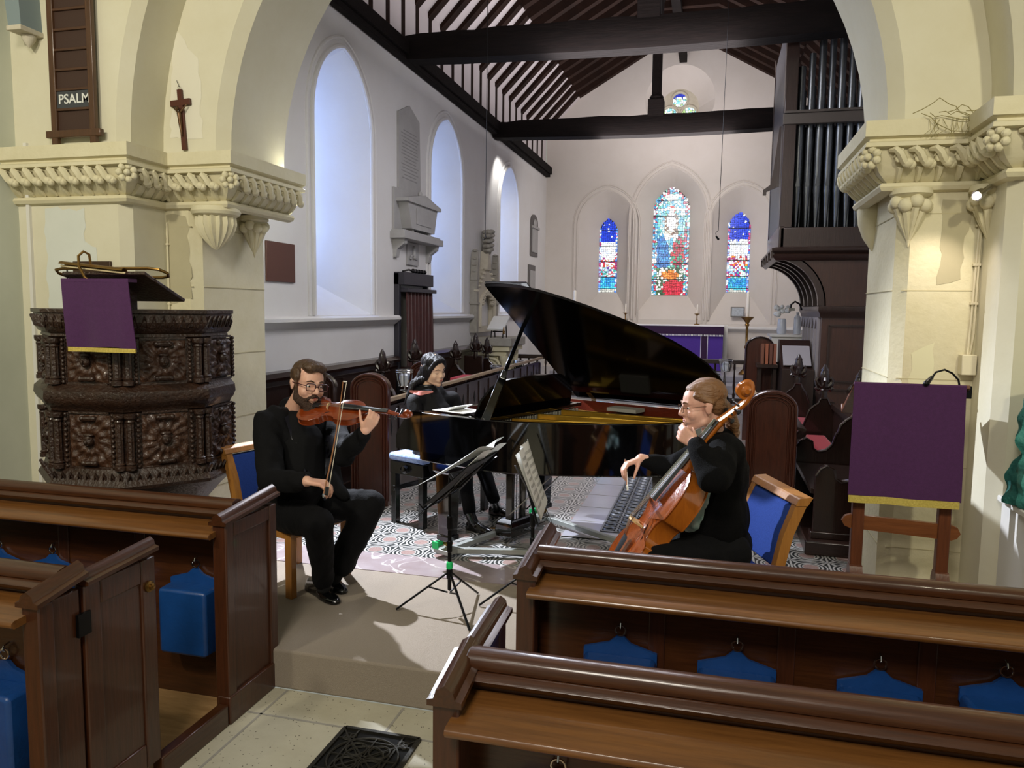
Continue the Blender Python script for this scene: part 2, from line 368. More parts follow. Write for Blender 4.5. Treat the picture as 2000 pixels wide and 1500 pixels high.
# outer order front face, inner order front face, back face
for y,r,x0,x1 in ((YO,AO+.06,NWL-.05,NWR+.05),):
    arcp=[(p.x,p.z) for p in archring(r,y)]
    b.holed([(x0,0),(arcp[0][0],0)]+arcp[0:]+[(arcp[-1][0],0),(x1,0),(x1,ZT),(x0,ZT)],[],lambda u,v:V((u,YO,v)))
b.strip([archring(AO+.06,YO),archring(AO,YO+.06),archring(AO,YI)])
arcp=[(p.x,p.z) for p in archring(AR+.07,YI,z0=2.6)];o=[(p.x,p.z) for p in archring(AO+.02,YI,z0=2.6)]
b.strip([archring(AO+.02,YI,z0=2.6),archring(AR+.07,YI,z0=2.6),archring(AR,YI+.07,z0=2.6),archring(AR,YB-.07,z0=2.6),archring(AR+.07,YB,z0=2.6)])
arcp=[(p.x,p.z) for p in archring(AR+.07,YB,z0=2.6)]
b.holed([(XL-.7,0),(-3.37,0),(-3.37,2.6)]+arcp+[(.93,2.6),(.93,0),(NWR,0),(NWR,ZT),(XL-.7,ZT)],[],lambda u,v:V((u,YB,v)))
struct(b,'wall_chancel_arch',PL,weld=True)
# pier shafts under the capitals, with chamfered corners
b=MB()
b.prism([(-3.66,YI),(-3.43,YI),(-3.37,YI+.06),(-3.37,YB),(-3.7,YB)],'z',.1,2.66)
struct(b,'wall_pier_left',STONE)
b=MB();b.prism([(1.4,YI),(.99,YI),(.93,YI+.06),(.93,YB),(1.5,YB)],'z',.1,2.66)
struct(b,'wall_pier_right',STONE)
# ashlar joints drawn as thin grooves
b=MB()
for z in (.62,1.08,1.55,2.02,2.42):
    b.box((.96,YI-.002,z),(1.33,YI+.01,z+.004));b.box((-3.62,YI-.002,z),(-3.41,YI+.01,z+.004));b.box((-3.375,YI+.06,z),(-3.365,YB,z+.004));b.box((.925,YI+.06,z),(.935,YB,z+.004))
b.build('trim_3',mat('joint_grey','B5AC8A',.9),kind='structure')
# repaired plaster patches (lighter and darker paint with a shape of their own)
# nave side walls
b=MB();b.box((NWL-.3,-4,0),(NWL,YO,ZT));struct(b,'wall_left_nave',PLG)
b=MB();b.box((NWR,-4,0),(NWR+.3,YO,ZT));struct(b,'wall_right_nave',PLG)
# --- chancel side and east walls with splayed lancets ---
def splay(b,inn,out,fin,fout,mi=0):
    b.strip([[fin(*p) for p in inn]+[fin(*inn[0])],[fout(*p) for p in out]+[fout(*out[0])]],mi,False)
WINL=[(7.68,1.32,1.81,3.80,.80,1),(10.95,1.38,1.83,3.83,.80,2),(14.55,1.40,1.83,3.78,.80,3)]
b=MB();holes=[lancet(c,w_,z0,zs,ri) for c,w_,z0,zs,ri,_ in WINL]
b.holed([(YB,0),(YE,0),(YE,5.2),(YB,5.2)],holes,lambda u,v:V((XL,u,v)))
for c,w_,z0,zs,ri,k in WINL:
    inn=lancet(c,w_,z0,zs,ri);out=lancet(c+.05,w_*.42,z0+.55,zs,ri*.55)
    splay(b,inn,out,lambda u,v:V((XL,u,v)),lambda u,v:V((XL-.95,u,v)))
struct(b,'wall_left_chancel',PLW)
SKYG=mat('daylit_obscured_glass','A9C4FF',.4,emit=9)
LEADM=mat('lead_came','1C1C1E',.6)
def hood(mb,loop,off,fn_axis,x0,prj):
    pass
for c,w_,z0,zs,ri,k in WINL:
    out=lancet(c+.05,w_*.42,z0+.55,zs,ri*.55)
    f=MB();f.holed(out,[],lambda u,v:V((XL-.94,u,v)));pane=f.build('window_%d'%k,SKYG,kind='structure')
    f=MB()
    for i in range(1,9): 
        z=z0+.55+i*.27
        if z<zs+.1: f.box((XL-.935,c+.05-w_*.21,z),(XL-.92,c+.05+w_*.21,z+.012))
    f.build('glazing_bar',LEADM,pane)
    # roll moulding round the opening
    lp=lancet(c,w_+.05,z0,zs,ri+.03)[1:]+[lancet(c,w_+.05,z0,zs,ri+.03)[0]]
    f=MB();f.tube([V((XL+.005,u,v)) for u,v in lp],.028,8);lp=lancet(c,w_+.24,z0,zs,ri+.12)[1:]+[lancet(c,w_+.24,z0,zs,ri+.12)[0]]
    f.tube([V((XL+.0,u,v)) for u,v in lp],.022,8)
    f.build('hood_mould',PLW,pane)
# string course / sill
SC=[(0,0),(.07,-.0),(.1,-.02),(.1,-.05),(.07,-.07),(.03,-.1),(0,-.12)]
b=MB()
for y0,y1 in ((YB,9.0),(9.95,12.05),(13.35,YE)): b.sweep(SC,[(XL,y0,1.80),(XL,y1,1.80)],side=1)
b.sweep(SC,[(XL,YE,1.56),(XR,YE,1.56)],side=1)
struct(b,'trim_4',PLW)
# east wall
EW=[(-2.46,1.30,1.62,3.85,.76),(-1.03,1.58,1.70,4.05,1.05),(.52,1.34,1.62,3.83,.80)]
EG=[(-2.46,.43,2.31,3.68,.36),(-1.02,.82,2.26,4.15,.56),(.49,.49,2.33,3.74,.38)]
GY=YE+.42
b=MB();holes=[lancet(*e) for e in EW]
rose=[(-.90+.76*math.cos(2*PI*i/32),6.55+.76*math.sin(2*PI*i/32)) for i in range(32)]
b.holed([(XL,0),(XR,0),(XR,9.9),(XL,9.9)],holes+[rose],lambda u,v:V((u,YE,v)))
for e,g in zip(EW,EG): splay(b,lancet(*e),lancet(*g),lambda u,v:V((u,YE,v)),lambda u,v:V((u,GY,v)))
ri_=[(-.92+.43*math.cos(2*PI*i/32),6.45+.43*math.sin(2*PI*i/32)) for i in range(32)]
splay(b,rose,ri_,lambda u,v:V((u,YE,v)),lambda u,v:V((u,GY-.05,v)))
struct(b,'wall_east',mat('east_wall_plaster','D2CBC4',.85,0,'CAC2BA',1.5,bump=.1,bscale=7))
b=MB()
for c,w_,z0,zs,ri in EW:
    for dw,r in ((.05,.018),(.2,.018),(.26,.012)):
        l=lancet(c,w_+dw,z0,zs,ri+dw*.55);b.tube([V((u,YE,v)) for u,v in l[1:]+[l[0]]],r,8)
struct(b,'trim_5',MATS['east_wall_plaster'])
# right chancel wall
b=MB();b.box((XR,YB,0),(XR+.3,YE+.3,6.2));struct(b,'wall_right_chancel',PLW)
# --- stained glass: leaded pieces, each coloured ---
def glassmat():
    m,nt,p,N,L=newmat('stained_glass')
    a=N.new('ShaderNodeVertexColor');a.layer_name='glass'
    p.inputs['Base Color'].default_value=(.02,.02,.02,1);p.inputs['Roughness'].default_value=.2
    L.new(a.outputs[0],p.inputs['Emission Color']);p.inputs['Emission Strength'].default_value=1.5
    return m
SG=glassmat()
def inside(poly,x,y):
    r=False;j=len(poly)-1
    for i in range(len(poly)):
        (xi,yi),(xj,yj)=poly[i],poly[j]
        if (yi>y)!=(yj>y) and x<(xj-xi)*(y-yi)/(yj-yi)+xi: r=not r
        j=i
    return r
def glass(name,loop,cell,colf,y,z0,z1,x0,x1,bars=(),seed=1):
    rnd=random.Random(seed);nx=max(2,round((x1-x0)/cell));nz=max(2,round((z1-z0)/cell))
    P={}
    for i in range(nx+1):
        for j in range(nz+1):
            jx=0 if i in (0,nx) else rnd.uniform(-.32,.32)*cell; jz=0 if j in (0,nz) else rnd.uniform(-.32,.32)*cell
            P[i,j]=(x0+(x1-x0)*i/nx+jx,z0+(z1-z0)*j/nz+jz)
    mb=MB();cols=[]
    for i in range(nx):
        for j in range(nz):
            q=[P[i,j],P[i+1,j],P[i+1,j+1],P[i,j+1]];cx=sum(a for a,_ in q)/4;cz=sum(a for _,a in q)/4
            if not inside(loop,cx,cz): continue
            tris=[q] if rnd.random()<.55 else ([[q[0],q[1],q[2]],[q[0],q[2],q[3]]] if rnd.random()<.5 else [[q[0],q[1],q[3]],[q[1],q[2],q[3]]])
            for t in tris:
                tx=sum(a for a,_ in t)/len(t);tz=sum(a for _,a in t)/len(t)
                k=.86
                mb.add([V((tx+(a-tx)*k,y,tz+(c-tz)*k)) for a,c in t],[tuple(range(len(t)))],0,False)
                c=colf(tx,tz,rnd);v=rnd.uniform(.75,1.15);cols.append(tuple(min(1,x*v) for x in lin(c)[:3])+(1,))
    # outermost pieces clamp inside the stone
    o=mb.build(name,SG,kind='structure');me=o.data
    at=me.color_attributes.new('glass','FLOAT_COLOR','CORNER')
    for p in me.polygons:
        for li in p.loop_indices: at.data[li].color=cols[p.index]
    f=MB();f.holed(loop,[],lambda u,v:V((u,y+.02,v)))
    for z in bars:
        xs=[x0+(x1-x0)*t/60 for t in range(61) if inside(loop,x0+(x1-x0)*t/60,z)]
        if xs: f.box((min(xs),y-.02,z-.008),(max(xs),y-.005,z+.008))
    f.build('lead_and_saddle_bars',LEADM,o);return o
def ell2(x,z,cx,cz,rx,rz,t=0):
    c,s=math.cos(t),math.sin(t);dx,dz=x-cx,z-cz;return ((dx*c+dz*s)/rx)**2+((-dx*s+dz*c)/rz)**2<1
def col_center(x,z,r):
    u=(x+1.02)/.41;v=(z-2.26)/2.45
    edge=abs(u)>.74
    if z>4.15 and ((x+1.02)**2+((z-4.15)*.75)**2)>.31**2: edge=True
    if edge: return r.choice(['B8204A','E6F0FA','2F8FC0','3A9E8A','F4F4F8','8C1E50','5AB0E0'])
    # lower kneeling figure in red, gold middle
    if ell2(x,z,-.93,2.42,.26,.20): return r.choice(['D8183A','E02848','B8102E'])
    if ell2(x,z,-1.02,2.72,.20,.10): return r.choice(['E07818','D86A10','F09030'])
    if ell2(x,z,-1.17,2.78,.08,.08): return 'FFF6F0'
    if z<2.9: return r.choice(['2E6A40','F6F6F2','244E34','F0F4F0','3C5A3C'])
    if ell2(x,z,-1.2,3.18,.16,.44,.1): return r.choice(['1E78C8','0E68B8','2A90D0','1858A0'])
    if ell2(x,z,-.84,3.22,.15,.42,-.1): return r.choice(['C81838','B01040','8A2850','2E8A70'])
    if ell2(x,z,-1.13,3.58,.08,.08) or ell2(x,z,-.93,3.58,.08,.07): return 'FFFFFF'
    if ell2(x,z,-1.02,3.95,.10,.26): return r.choice(['FFFFFF','F0F4FA'])
    if ell2(x,z,-1.02,4.22,.30,.05): return r.choice(['FFFFFF','FFF4EC'])
    if ell2(x,z,-1.0,4.22,.07,.08): return 'D02030'
    if abs(x+1.02)<.16 and 3.6<z<4.1: return r.choice(['E8E0D0','6A4A3A'])
    if ell2(x,z,-1.02,4.55,.17,.15): return 'FFFFFF'
    return r.choice(['8FD4E8','4FA8D8','BFE6F0','2F9AC0','E8F4FA','70C8B8'])
def col_side(flip):
    def f(x,z,r):
        cx=-2.46 if not flip else .49;u=(x-cx)/(.22 if not flip else .25)
        if z>3.50:
            if abs(u)>.8: return r.choice(['4A80E0','F0F4FF','C04080','60A0E8'])
            return '2040D0' if r.random()>.05 else 'F4F8FF'
        if abs(u)>.82: return r.choice(['90B0F0','E8F0FF','5080E0','B04080'])
        if z>3.14: return r.choice(['FFFFFF','FFFFFF','F8F4FF','FFFFFF','F0F8FF','D8E8FF'])
        if z>2.9: return r.choice(['F08020','FFFFFF','FFFFFF','A03080','E04040','FFFFFF'])
        if z>2.66: return r.choice(['7030A0','C0E8F0','E04050','40B0A0','A8D0F0','FFFFFF'])
        if z>2.45: return r.choice(['20A0D0','3090E0','50C8E8','2080D0'])
        if z>2.39: return r.choice(['30C0E8','60D8F0'])
        return 'C8C8C0'
    return f
for i,(g,cf,cell) in enumerate(((EG[0],col_side(0),.046),(EG[1],col_center,.052),(EG[2],col_side(1),.046))):
    l=lancet(*g)
    glass('window_%d'%(i+4),l,cell,cf,GY-.03,g[2],g[3]+g[4],g[0]-g[1]/2,g[0]+g[1]/2,[g[2]+.09]+[g[2]+.36*k for k in range(1,7)],seed=i+3)
# rose window: trefoil glass in a stone plate
b=MB()
lobes=[(-.92,6.64,.18),(-1.13,6.33,.18),(-.71,6.33,.18)]
plate=[(-.92+.43*math.cos(2*PI*i/32),6.45+.43*math.sin(2*PI*i/32)) for i in range(32)]
def circ(c,n=20): return [(c[0]+c[2]*math.cos(2*PI*i/n),c[1]+c[2]*math.sin(2*PI*i/n)) for i in range(n)]
lb=[circ((a,z,r*.86)) for a,z,r in lobes]
b.holed(plate,lb,lambda u,v:V((u,GY-.05,v)))
for l in lb: b.strip([[V((u,GY-.05,v)) for u,v in l+[l[0]]],[V((u,GY+.03,v)) for u,v in l+[l[0]]]])
for a,z,r in lobes: b.tube([V((u,GY-.06,v)) for u,v in circ((a,z,r))],.025,8,True)
struct(b,'trim_6',CSTONE)
def col_rose(x,z,r): 
    if z>6.70: return '2A38B8'
    return r.choice(['FFFFFF','E8F8FF','8FD8E0','F8FFFF','B8D890'])
glass('window_7',plate,.05,col_rose,GY+.02,6.02,6.88,-1.35,-.49,seed=9)
# --- roof: plaster between rafters, wall plates, rafter frames ---
SL=[(XL-.02,5.05),(XL-.02,5.90),(-.84,9.14),(2.33,5.90),(2.33,5.05)]
b=MB();b.strip([[V((x,y,z)) for x,z in SL] for y in (YB,YE)],0,False)
struct(b,'ceiling',mat('ceiling_plaster','CFC8C8',.85,0,'C6BEBE',1.2))
for nm,x in (('wall_plate',XL+.06),('wall_plate',XR-.08)):
    b=MB();b.box((x-.09,YB,5.0),(x+.09,YE-.1,5.16));b.box((x-.05,YB,4.94),(x+.05,YE-.1,5.0))
    tag(b.build(nm,DBEAM,bevel=.01),'long dark oak wall plate along the %s foot of the chancel roof'%('left' if x<0 else 'right'),'beam')
def rafter(y):
    t=thing('rafter_frame','brown oak rafter frame with braces against the white chancel ceiling','rafter',(-.84,y,5.16),'rafter frames of the chancel roof')
    hw=XR-(-.84)-.04
    for s in (-1,1):
        b=MB();b.bar((s*(hw-.02),0,0),(s*(hw-.02),0,.70),.14,.10);b.build('ashlar_post',RAFT,t,M=Matrix.Translation((-.84,y,5.16)))
        b=MB();b.bar((s*(hw+.02),0,.66),(s*.04,0,3.80),.15,.13);b.build('rafter',RAFT,t,M=Matrix.Translation((-.84,y,5.16)))
        b=MB();b.bar((s*2.26,0,1.50),(s*.76,0,2.36),.14,.15);b.build('brace',RAFT,t,M=Matrix.Translation((-.84,y,5.16)))
    b=MB();b.bar((-1.0,0,2.37),(1.0,0,2.37),.13,.15);b.build('collar',RAFT,t,M=Matrix.Translation((-.84,y,5.16)))
    return t
r0=rafter(5.55)
y=6.03
while y<YE-.15: dup(r0,loc=(-.84,y,5.16)); y+=.475
# tie beams
def beam(y,z0,h,label,seed):
    t=thing('tie_beam',label,'beam',(-.84,y,z0))
    rnd=random.Random(seed);rings=[];n=26
    for i in range(n+1):
        u=i/n;x=XL+.02+(XR-XL-.04)*u;c=-.065*math.sin(PI*u)
        top=h*(.86+.22*math.sin(PI*u)**.7)+rnd.uniform(-.012,.012)
        hw=.17+rnd.uniform(-.008,.008);zz=z0+c
        rings.append([V((x,y-hw,zz+.05)),V((x,y-hw+.04,zz)),V((x,y+hw-.04,zz)),V((x,y+hw,zz+.05)),V((x,y+hw-.02,zz+top*.7)),V((x,y+hw-.07,zz+top)),V((x,y-hw+.07,zz+top)),V((x,y-hw+.02,zz+top*.7))])
    b=MB();b.loft(rings);b.build('beam',DBEAM,t,ang=50)
    return t
t=beam(9.3,4.95,.34,'massive dark oak tie beam nearest the arch, with an uneven top',1)
def kingpost(t,y,z0,z1,name='king_post',kx=-.84):
    b=MB()
    b.prism([(kx-.13,y-.13),(kx+.13,y-.13),(kx+.13,y+.13),(kx-.13,y+.13)],'z',z0,z0+.28)
    b.lathe([(.09,z0+.28),(.12,z0+.33),(.085,z0+.38),(.085,z1-.3),(.12,z1-.25),(.09,z1-.2),(.13,z1-.05),(.13,z1)],(kx,y,0),8)
    b.build(name,DBEAM,t,bevel=.01)
kingpost(t,9.3,5.22,7.27)
t=beam(13.45,4.89,.31,'slimmer dark oak tie beam further back, in front of the round window',2)
kingpost(t,13.45,5.12,7.27,kx=-1.06)
b=MB();b.box((-.92,YB,7.28),(-.76,YE-.2,7.44));tag(b.build('collar_purlin',DBEAM),'dark oak purlin running the length of the chancel under the collars','beam')
# ---------------- pier capitals ----------------
CAPP=[(-.02,2.88),(.14,2.88),(.14,2.80),(.115,2.79),(.115,2.78),(.135,2.77),(.135,2.75),(.10,2.745),(.085,2.70),(.05,2.63),(.02,2.60),(0.0,2.585),(.03,2.58),(.042,2.56),(.03,2.54),(0,2.53),(-.02,2.53)]
def foliage(mb,path,rnd):
    P=[V(p) for p in path]
    for i in range(len(P)-1):
        d=P[i+1]-P[i];L=d.length;d.normalize();n=d.cross(V((0,0,1)))
        K=max(1,round(L/.098));u=L/K
        for k in range(K):
            o=P[i]+d*(u*k)
            def q(s,z,out): return o+d*(u*s)+V((0,0,z))+n*out
            # S stem
            mb.tube([q(-.15,2.735,.10),q(.12,2.735,.125),q(.35,2.715,.125),q(.55,2.68,.115),q(.8,2.655,.10),q(1.05,2.655,.085)],[.012,.019,.021,.021,.018,.012],6)
            mb.tube([q(.1,2.70,.10),q(.3,2.735,.12),q(.5,2.73,.12)],[.006,.011,.008],6)
            R=Matrix((d,n,V((0,0,1)))).transposed()
            mb.ell(q(.78,2.668,.105),(.031,.026,.026),8,6,R);mb.ell(q(.98,2.66,.098),(.024,.024,.024),8,6,R);mb.ell(q(.30,2.69,.105),(.018,.012,.02),8,6,R)
            # ribs of the bell
            mb.tube([q(.5,2.655,.07),q(.5,2.61,.035),q(.5,2.59,.012)],[.02,.016,.01],6)
    for i in range(1,len(P)-1):
        d0=(P[i]-P[i-1]).normalized();d1=(P[i+1]-P[i]).normalized();n=(d0.cross(V((0,0,1)))+d1.cross(V((0,0,1)))).normalized()
        if d0.cross(d1).z>0 and True:
            pass
        for k in range(7):
            a=2*PI*k/7;t=(d0-d1*0).normalized()
            side=n.cross(V((0,0,1)))
            mb.ell(P[i]+n*.15+V((0,0,2.70))+side*(.042*math.cos(a))+V((0,0,.04*math.sin(a))),(.022,.022,.022),8,6)
        mb.ell(P[i]+n*.17+V((0,0,2.70)),.02,8,6)
rnd=random.Random(3)
LP=[(NWL,YO,0),(-3.61,YO,0),(-3.61,YI,0),(-3.14,YI,0),(-3.14,YB+.0,0)]
RP=[(.86,YB+.0,0),(.86,YI,0),(1.33,YI,0),(1.33,YO,0),(NWR,YO,0)]
for nm,path,no in (('left',LP,7),('right',RP,8)):
    b=MB();b.sweep(CAPP,path,smooth=False);c=struct(b,'trim_%d'%no,STONE,weld=True)
    b=MB();foliage(b,path,rnd);f=b.build('carved_foliage_band',STONE,c)
    # fill below the overhang back to the shaft
    b=MB()
    if nm=='left': b.box((-3.62,YI+.002,2.56),(-3.145,YB-.002,2.62))
    else: b.box((.865,YI+.002,2.56),(1.34,YB-.002,2.62))
    b.build('capital_bed',STONE,c)
    # corbels
    if nm=='left':
        b=MB();rings=[]
        for z,r in ((2.55,.15),(2.52,.16),(2.50,.15),(2.49,.12),(2.44,.125),(2.38,.105),(2.33,.07),(2.29,.035),(2.27,.008)):
            rings.append([V((-3.26+ (r*(1+(.09*math.cos(k*PI) if z<2.495 else 0)))*math.cos(2*PI*k/32),YI+.06-0+(r*(1+(.09*math.cos(k*PI) if z<2.495 else 0)))*math.sin(2*PI*k/32),z)) for k in range(32)])
        b.loft(rings);b.build('fluted_corbel',STONE,c,ang=20)
        cc=[(-3.29,5.06)]
    else: cc=[(.98,YI-.0),(1.34,YI-.06)]
    for x,y in cc:
        b=MB()
        for k in range(9):
            a=2*PI*k/9;b.ell((x+.075*math.cos(a),y+.075*math.sin(a),2.46+.02*(k%2)),(.036,.036,.036),10,7)
            b.tube([(x+.07*math.cos(a),y+.07*math.sin(a),2.45),(x+.04*math.cos(a),y+.04*math.sin(a),2.37),(x,y,2.27)],[.02,.016,.004],6)
        b.lathe([(.10,2.55),(.105,2.52),(.07,2.50),(.06,2.42),(.02,2.32),(.004,2.25)],(x,y,0),16)
        b.build('leaf_corbel',STONE,c)
    if nm=='right':
        b=MB();b.lathe([(.08,2.56),(.10,2.52),(.09,2.44),(.06,2.36),(.02,2.30),(.004,2.28)],(.93,YB-.10,0),18);b.build('round_corbel',STONE,c)
# dried ivy on the right abacus
b=MB();rnd=random.Random(5)
for k in range(9):
    x=1.0-.02*k;p=[];xx=.93+.04*k;z=2.90
    for j in range(7): p.append((xx,YI-.155-rnd.uniform(0,.01),z));xx+=rnd.uniform(.02,.05);z+=rnd.uniform(-.03,.03) if j<3 else rnd.uniform(-.04,.015)
    b.tube(p,.0022,5)
for k in range(14):
    x=rnd.uniform(1.0,1.3);b.tube([(x,YI-.15,2.87),(x+rnd.uniform(-.03,.03),YI-.16,2.82),(x+rnd.uniform(-.05,.05),YI-.155,2.78)],.0015,4)
tag(b.build('ivy_strands',mat('dry_ivy','8E8458',.8)),'dried ivy strands trailing over the right capital','ivy')
# hymn board
t=thing('hymn_board','tall narrow brown hymn board with PSALM plate standing on the left capital','hymn board',(-3.93,YO-.06,2.885))
b=MB();x0,x1=-4.10,-3.765;yy=YO-.03
b.box((x0,yy-.03,2.885),(x0+.045,yy,4.4));b.box((x1-.045,yy-.03,2.885),(x1,yy,4.4));b.box((x0-.04,yy-.035,2.94),(x1+.04,yy+.0,2.985));b.build('frame',wood('hymn_board_oak','5A3A22','3E2614',2,.4),t,bevel=.005)
b=MB();b.box((x0+.04,yy-.012,2.985),(x1-.04,yy,4.4));b.build('backing_board',mat('dark_brown_board','3A241A',.6),t)
for z in [3.105+.121*k for k in range(11)]:
    b=MB();b.box((x0+.04,yy-.026,z),(x1-.04,yy-.01,z+.016));b.build('slat',wood('slat_oak','54341F','3A2213',0,.4),t,bevel=.003)
PLATE=mat('dark_plate','3B3E42',.6);LET=mat('white_lettering','DADCD8',.6)
def text_mesh(name,s,size,M,m,parent):
    c=bpy.data.curves.new('t','FONT');c.body=s;c.size=size;c.extrude=.001;c.align_x='CENTER';c.align_y='CENTER';c.offset=size*.012
    o=bpy.data.objects.new('t',c);COL.objects.link(o);dg=bpy.context.evaluated_depsgraph_get();me=bpy.data.meshes.new_from_object(o.evaluated_get(dg));bpy.data.objects.remove(o)
    me.transform(M);me.materials.clear();me.materials.append(m)
    q=bpy.data.objects.new(name,me);COL.objects.link(q);q.parent=parent;q.matrix_parent_inverse=parent_inv(parent);return q
for s,z in (('PSALM',3.121),('HYMN',3.121+.121*6)):
    b=MB();b.box((x0+.045,yy-.02,z),(x1-.045,yy-.013,z+.103));p=b.build('name_plate',PLATE,t)
    text_mesh('lettering',s,.082,frame(((x0+x1)/2+.01,yy-.0215,z+.052),(1,0,0),(0,0,1),(0,-1,0)),LET,p)
# crucifix
t=thing('crucifix','small wooden crucifix with bronze figure hanging on the left arch face','crucifix',(-3.44,YI-.01,3.12))
R=Matrix.Translation((-3.445,YI-.012,3.12))@Matrix.Rotation(math.radians(-4),4,'Y')
b=MB();b.box((-.017,-.012,-.20),(.017,.008,.19),0,R);b.box((-.075,-.0125,.085),(.075,.0075,.125),0,R);b.build('cross',mat('red_brown_wood','4E2415',.45),t,bevel=.002)
b=MB();b.cap(R@V((0,-.03,.03)),R@V((.0,-.028,-.02)),.014,.011);b.cap(R@V((0,-.028,-.02)),R@V((.004,-.026,-.11)),.012,.005)
b.ell(R@V((-.006,-.036,.062)),(.011,.012,.014),10,7)
for s in (-1,1): b.cap(R@V((s*.01,-.028,.04)),R@V((s*.055,-.018,.085)),.006,.004)
b.build('figure',mat('bronze','5E4630',.4,.7),t)
b=MB();b.tube([R@V((.008*math.cos(a),-.008,.20+.012*math.sin(a))) for a in [i*PI/5 for i in range(10)]],.0022,5,True);b.tube([R@V((0,-.004,.21)),R@V((-.01,-.006,.235)),R@V((-.014,-.004,.25))],.002,5);b.build('hanging_hook',METB,t)
# plaques
b=MB();b.box((-4.02,YO-.02,1.98),(-3.73,YO-.001,2.17));tag(b.build('wall_plaque',mat('dark_bronze_plaque','4A3424',.45,.3,'3A281B',20),bevel=.004),'dark bronze plaque on the pier above the pulpit','plaque')
p0=PX(522,475,XL);p1=PX(547,540,XL)
b=MB();b.box((XL+.001,6.14,2.12),(XL+.02,6.62,2.48));tag(b.build('wall_plaque',mat('brown_plaque','5A3A30',.5,.2),bevel=.004),'small brown plaque on the chancel wall just past the left pier','plaque')
# timber wall post on corbel, top left
t=thing('wall_post','grey-blue painted wall post standing on a small stone corbel, top left','post',(-4.2,YO-.1,3.55))
b=MB();rings=[]
for z,hw in ((3.60,.048),(3.8,.055),(4.6,.075)): rings.append([V((-4.24+s*hw-(z-3.6)*.09,y,z)) for s,y in ((-1,YO-.16),(1,YO-.16),(1,YO),(-1,YO))])
b.loft(rings,smooth=False);b.build('post',mat('blue_grey_paint','7E8C90',.6),t)
b=MB();b.box((-4.295,YO-.17,3.575),(-4.185,YO,3.605));b.lathe([(.045,3.575),(.04,3.55),(.02,3.52),(.003,3.50)],(-4.24,YO-.06,0),12);b.build('corbel',CSTONE,t,bevel=.004)
# trunking and cables
b=MB();b.box((NWL+.08,YO-.02,0.2),(NWL+.105,YO,2.93));tag(b.build('wall_trunking',WPAINT),'thin white cable trunking down the wall left of the pulpit','trunking')
b=MB()
pts=[(-3.59,YI-.012,z) for z in [.25+i*.2 for i in range(12)]]
b.tube(pts,.005,6)
for z in (2.3,1.9,1.5): b.box((-3.60,YI-.02,z),(-3.58,YI-.0,z+.012))
tag(b.build('wall_cable',IVORY),'thin cream cable clipped down the corner of the left pier','cable')
t=thing('wall_socket_box','cream junction box with conduit on the right pier','socket box',(1.31,YI-.03,1.6))
b=MB();b.box((1.255,YI-.07,1.585),(1.325,YI-.001,1.69));b.build('box',IVORY,t,bevel=.004)
b=MB();b.tube([(1.29,YI-.03,1.69),(1.295,YI-.02,1.78),(1.30,YI-.012,1.85),(1.31,YI-.012,2.42)],.006,6);b.tube([(1.30,YI-.03,1.69),(1.315,YI-.02,1.8),(1.318,YI-.012,2.40)],.005,6)
for z in (1.95,2.15,2.35): b.box((1.29,YI-.022,z),(1.326,YI,z+.012))
b.build('conduit',IVORY,t)
t=thing('spotlight','small lit chrome spotlight under the right capital','spotlight',(1.27,YI-.16,2.5))
b=MB();a=V((1.30,YI-.17,2.53));c=V((1.22,YI-.24,2.475));b.tube([a,a.lerp(c,.6),a.lerp(c,.62),c],[.012,.013,.022,.026],14);b.tube([(1.31,YI-.02,2.50),(1.31,YI-.1,2.53),a],.006,6);b.build('lamp_body',CHR,t)
b=MB();d=(c-a).normalized();b.ell(c+d*.004,.018,12,8);b.build('bulb',BULB,t)
light('spotlight_beam','SPOT',tuple(c+d*.03),(.98,YI-.1,1.7),14,(1,.86,.74),.02,100,.8)
# ---------------- pulpit ----------------
PC=V((-3.37,3.97,0))
t=thing('pulpit','large carved dark oak polygonal pulpit against the left pier','pulpit',(PC.x,PC.y,.2))
NA=8
def octr(r,z,rot=-38):
    r*=.945;q=[PC+V((r*math.cos(math.radians(rot+22.5+45*k)),r*math.sin(math.radians(rot+22.5+45*k)),z)) for k in range(8)]
    return [V((p.x,min(p.y,YO-.012),p.z)) for p in q]
b=MB();b.loft([octr(.57,1.80),octr(.57,.93)],smooth=False);b.build('body',CARV,t)
b=MB()
b.loft([octr(r,z) for r,z in ((.60,1.87),(.635,1.87),(.635,1.85),(.62,1.845),(.63,1.80),(.60,1.745),(.58,1.735),(.585,1.72),(.57,1.71))],smooth=False);b.build('cornice',CARV,t)
b=MB();b.loft([octr(r,z) for r,z in ((.57,1.46),(.60,1.45),(.635,1.42),(.64,1.38),(.62,1.345),(.60,1.33),(.59,1.31),(.57,1.30))],smooth=False);b.build('middle_moulding',CARV,t)
b=MB();b.loft([octr(r,z) for r,z in ((.57,1.0),(.585,.99),(.60,.95),(.635,.90),(.625,.88),(.60,.87),(.5,.80),(.3,.62),(.22,.5),(.2,.2))],smooth=False);b.build('base_moulding_and_stem',CARV,t)
def facef(k,rot=-38): # frame at centre of face k
    a=math.radians(rot+45*k);n=V((math.cos(a),math.sin(a),0));tt=V((-math.sin(a),math.cos(a),0));r=.5387*math.cos(PI/8)
    return PC+n*r,tt,n
HS=.5387*math.sin(PI/8)
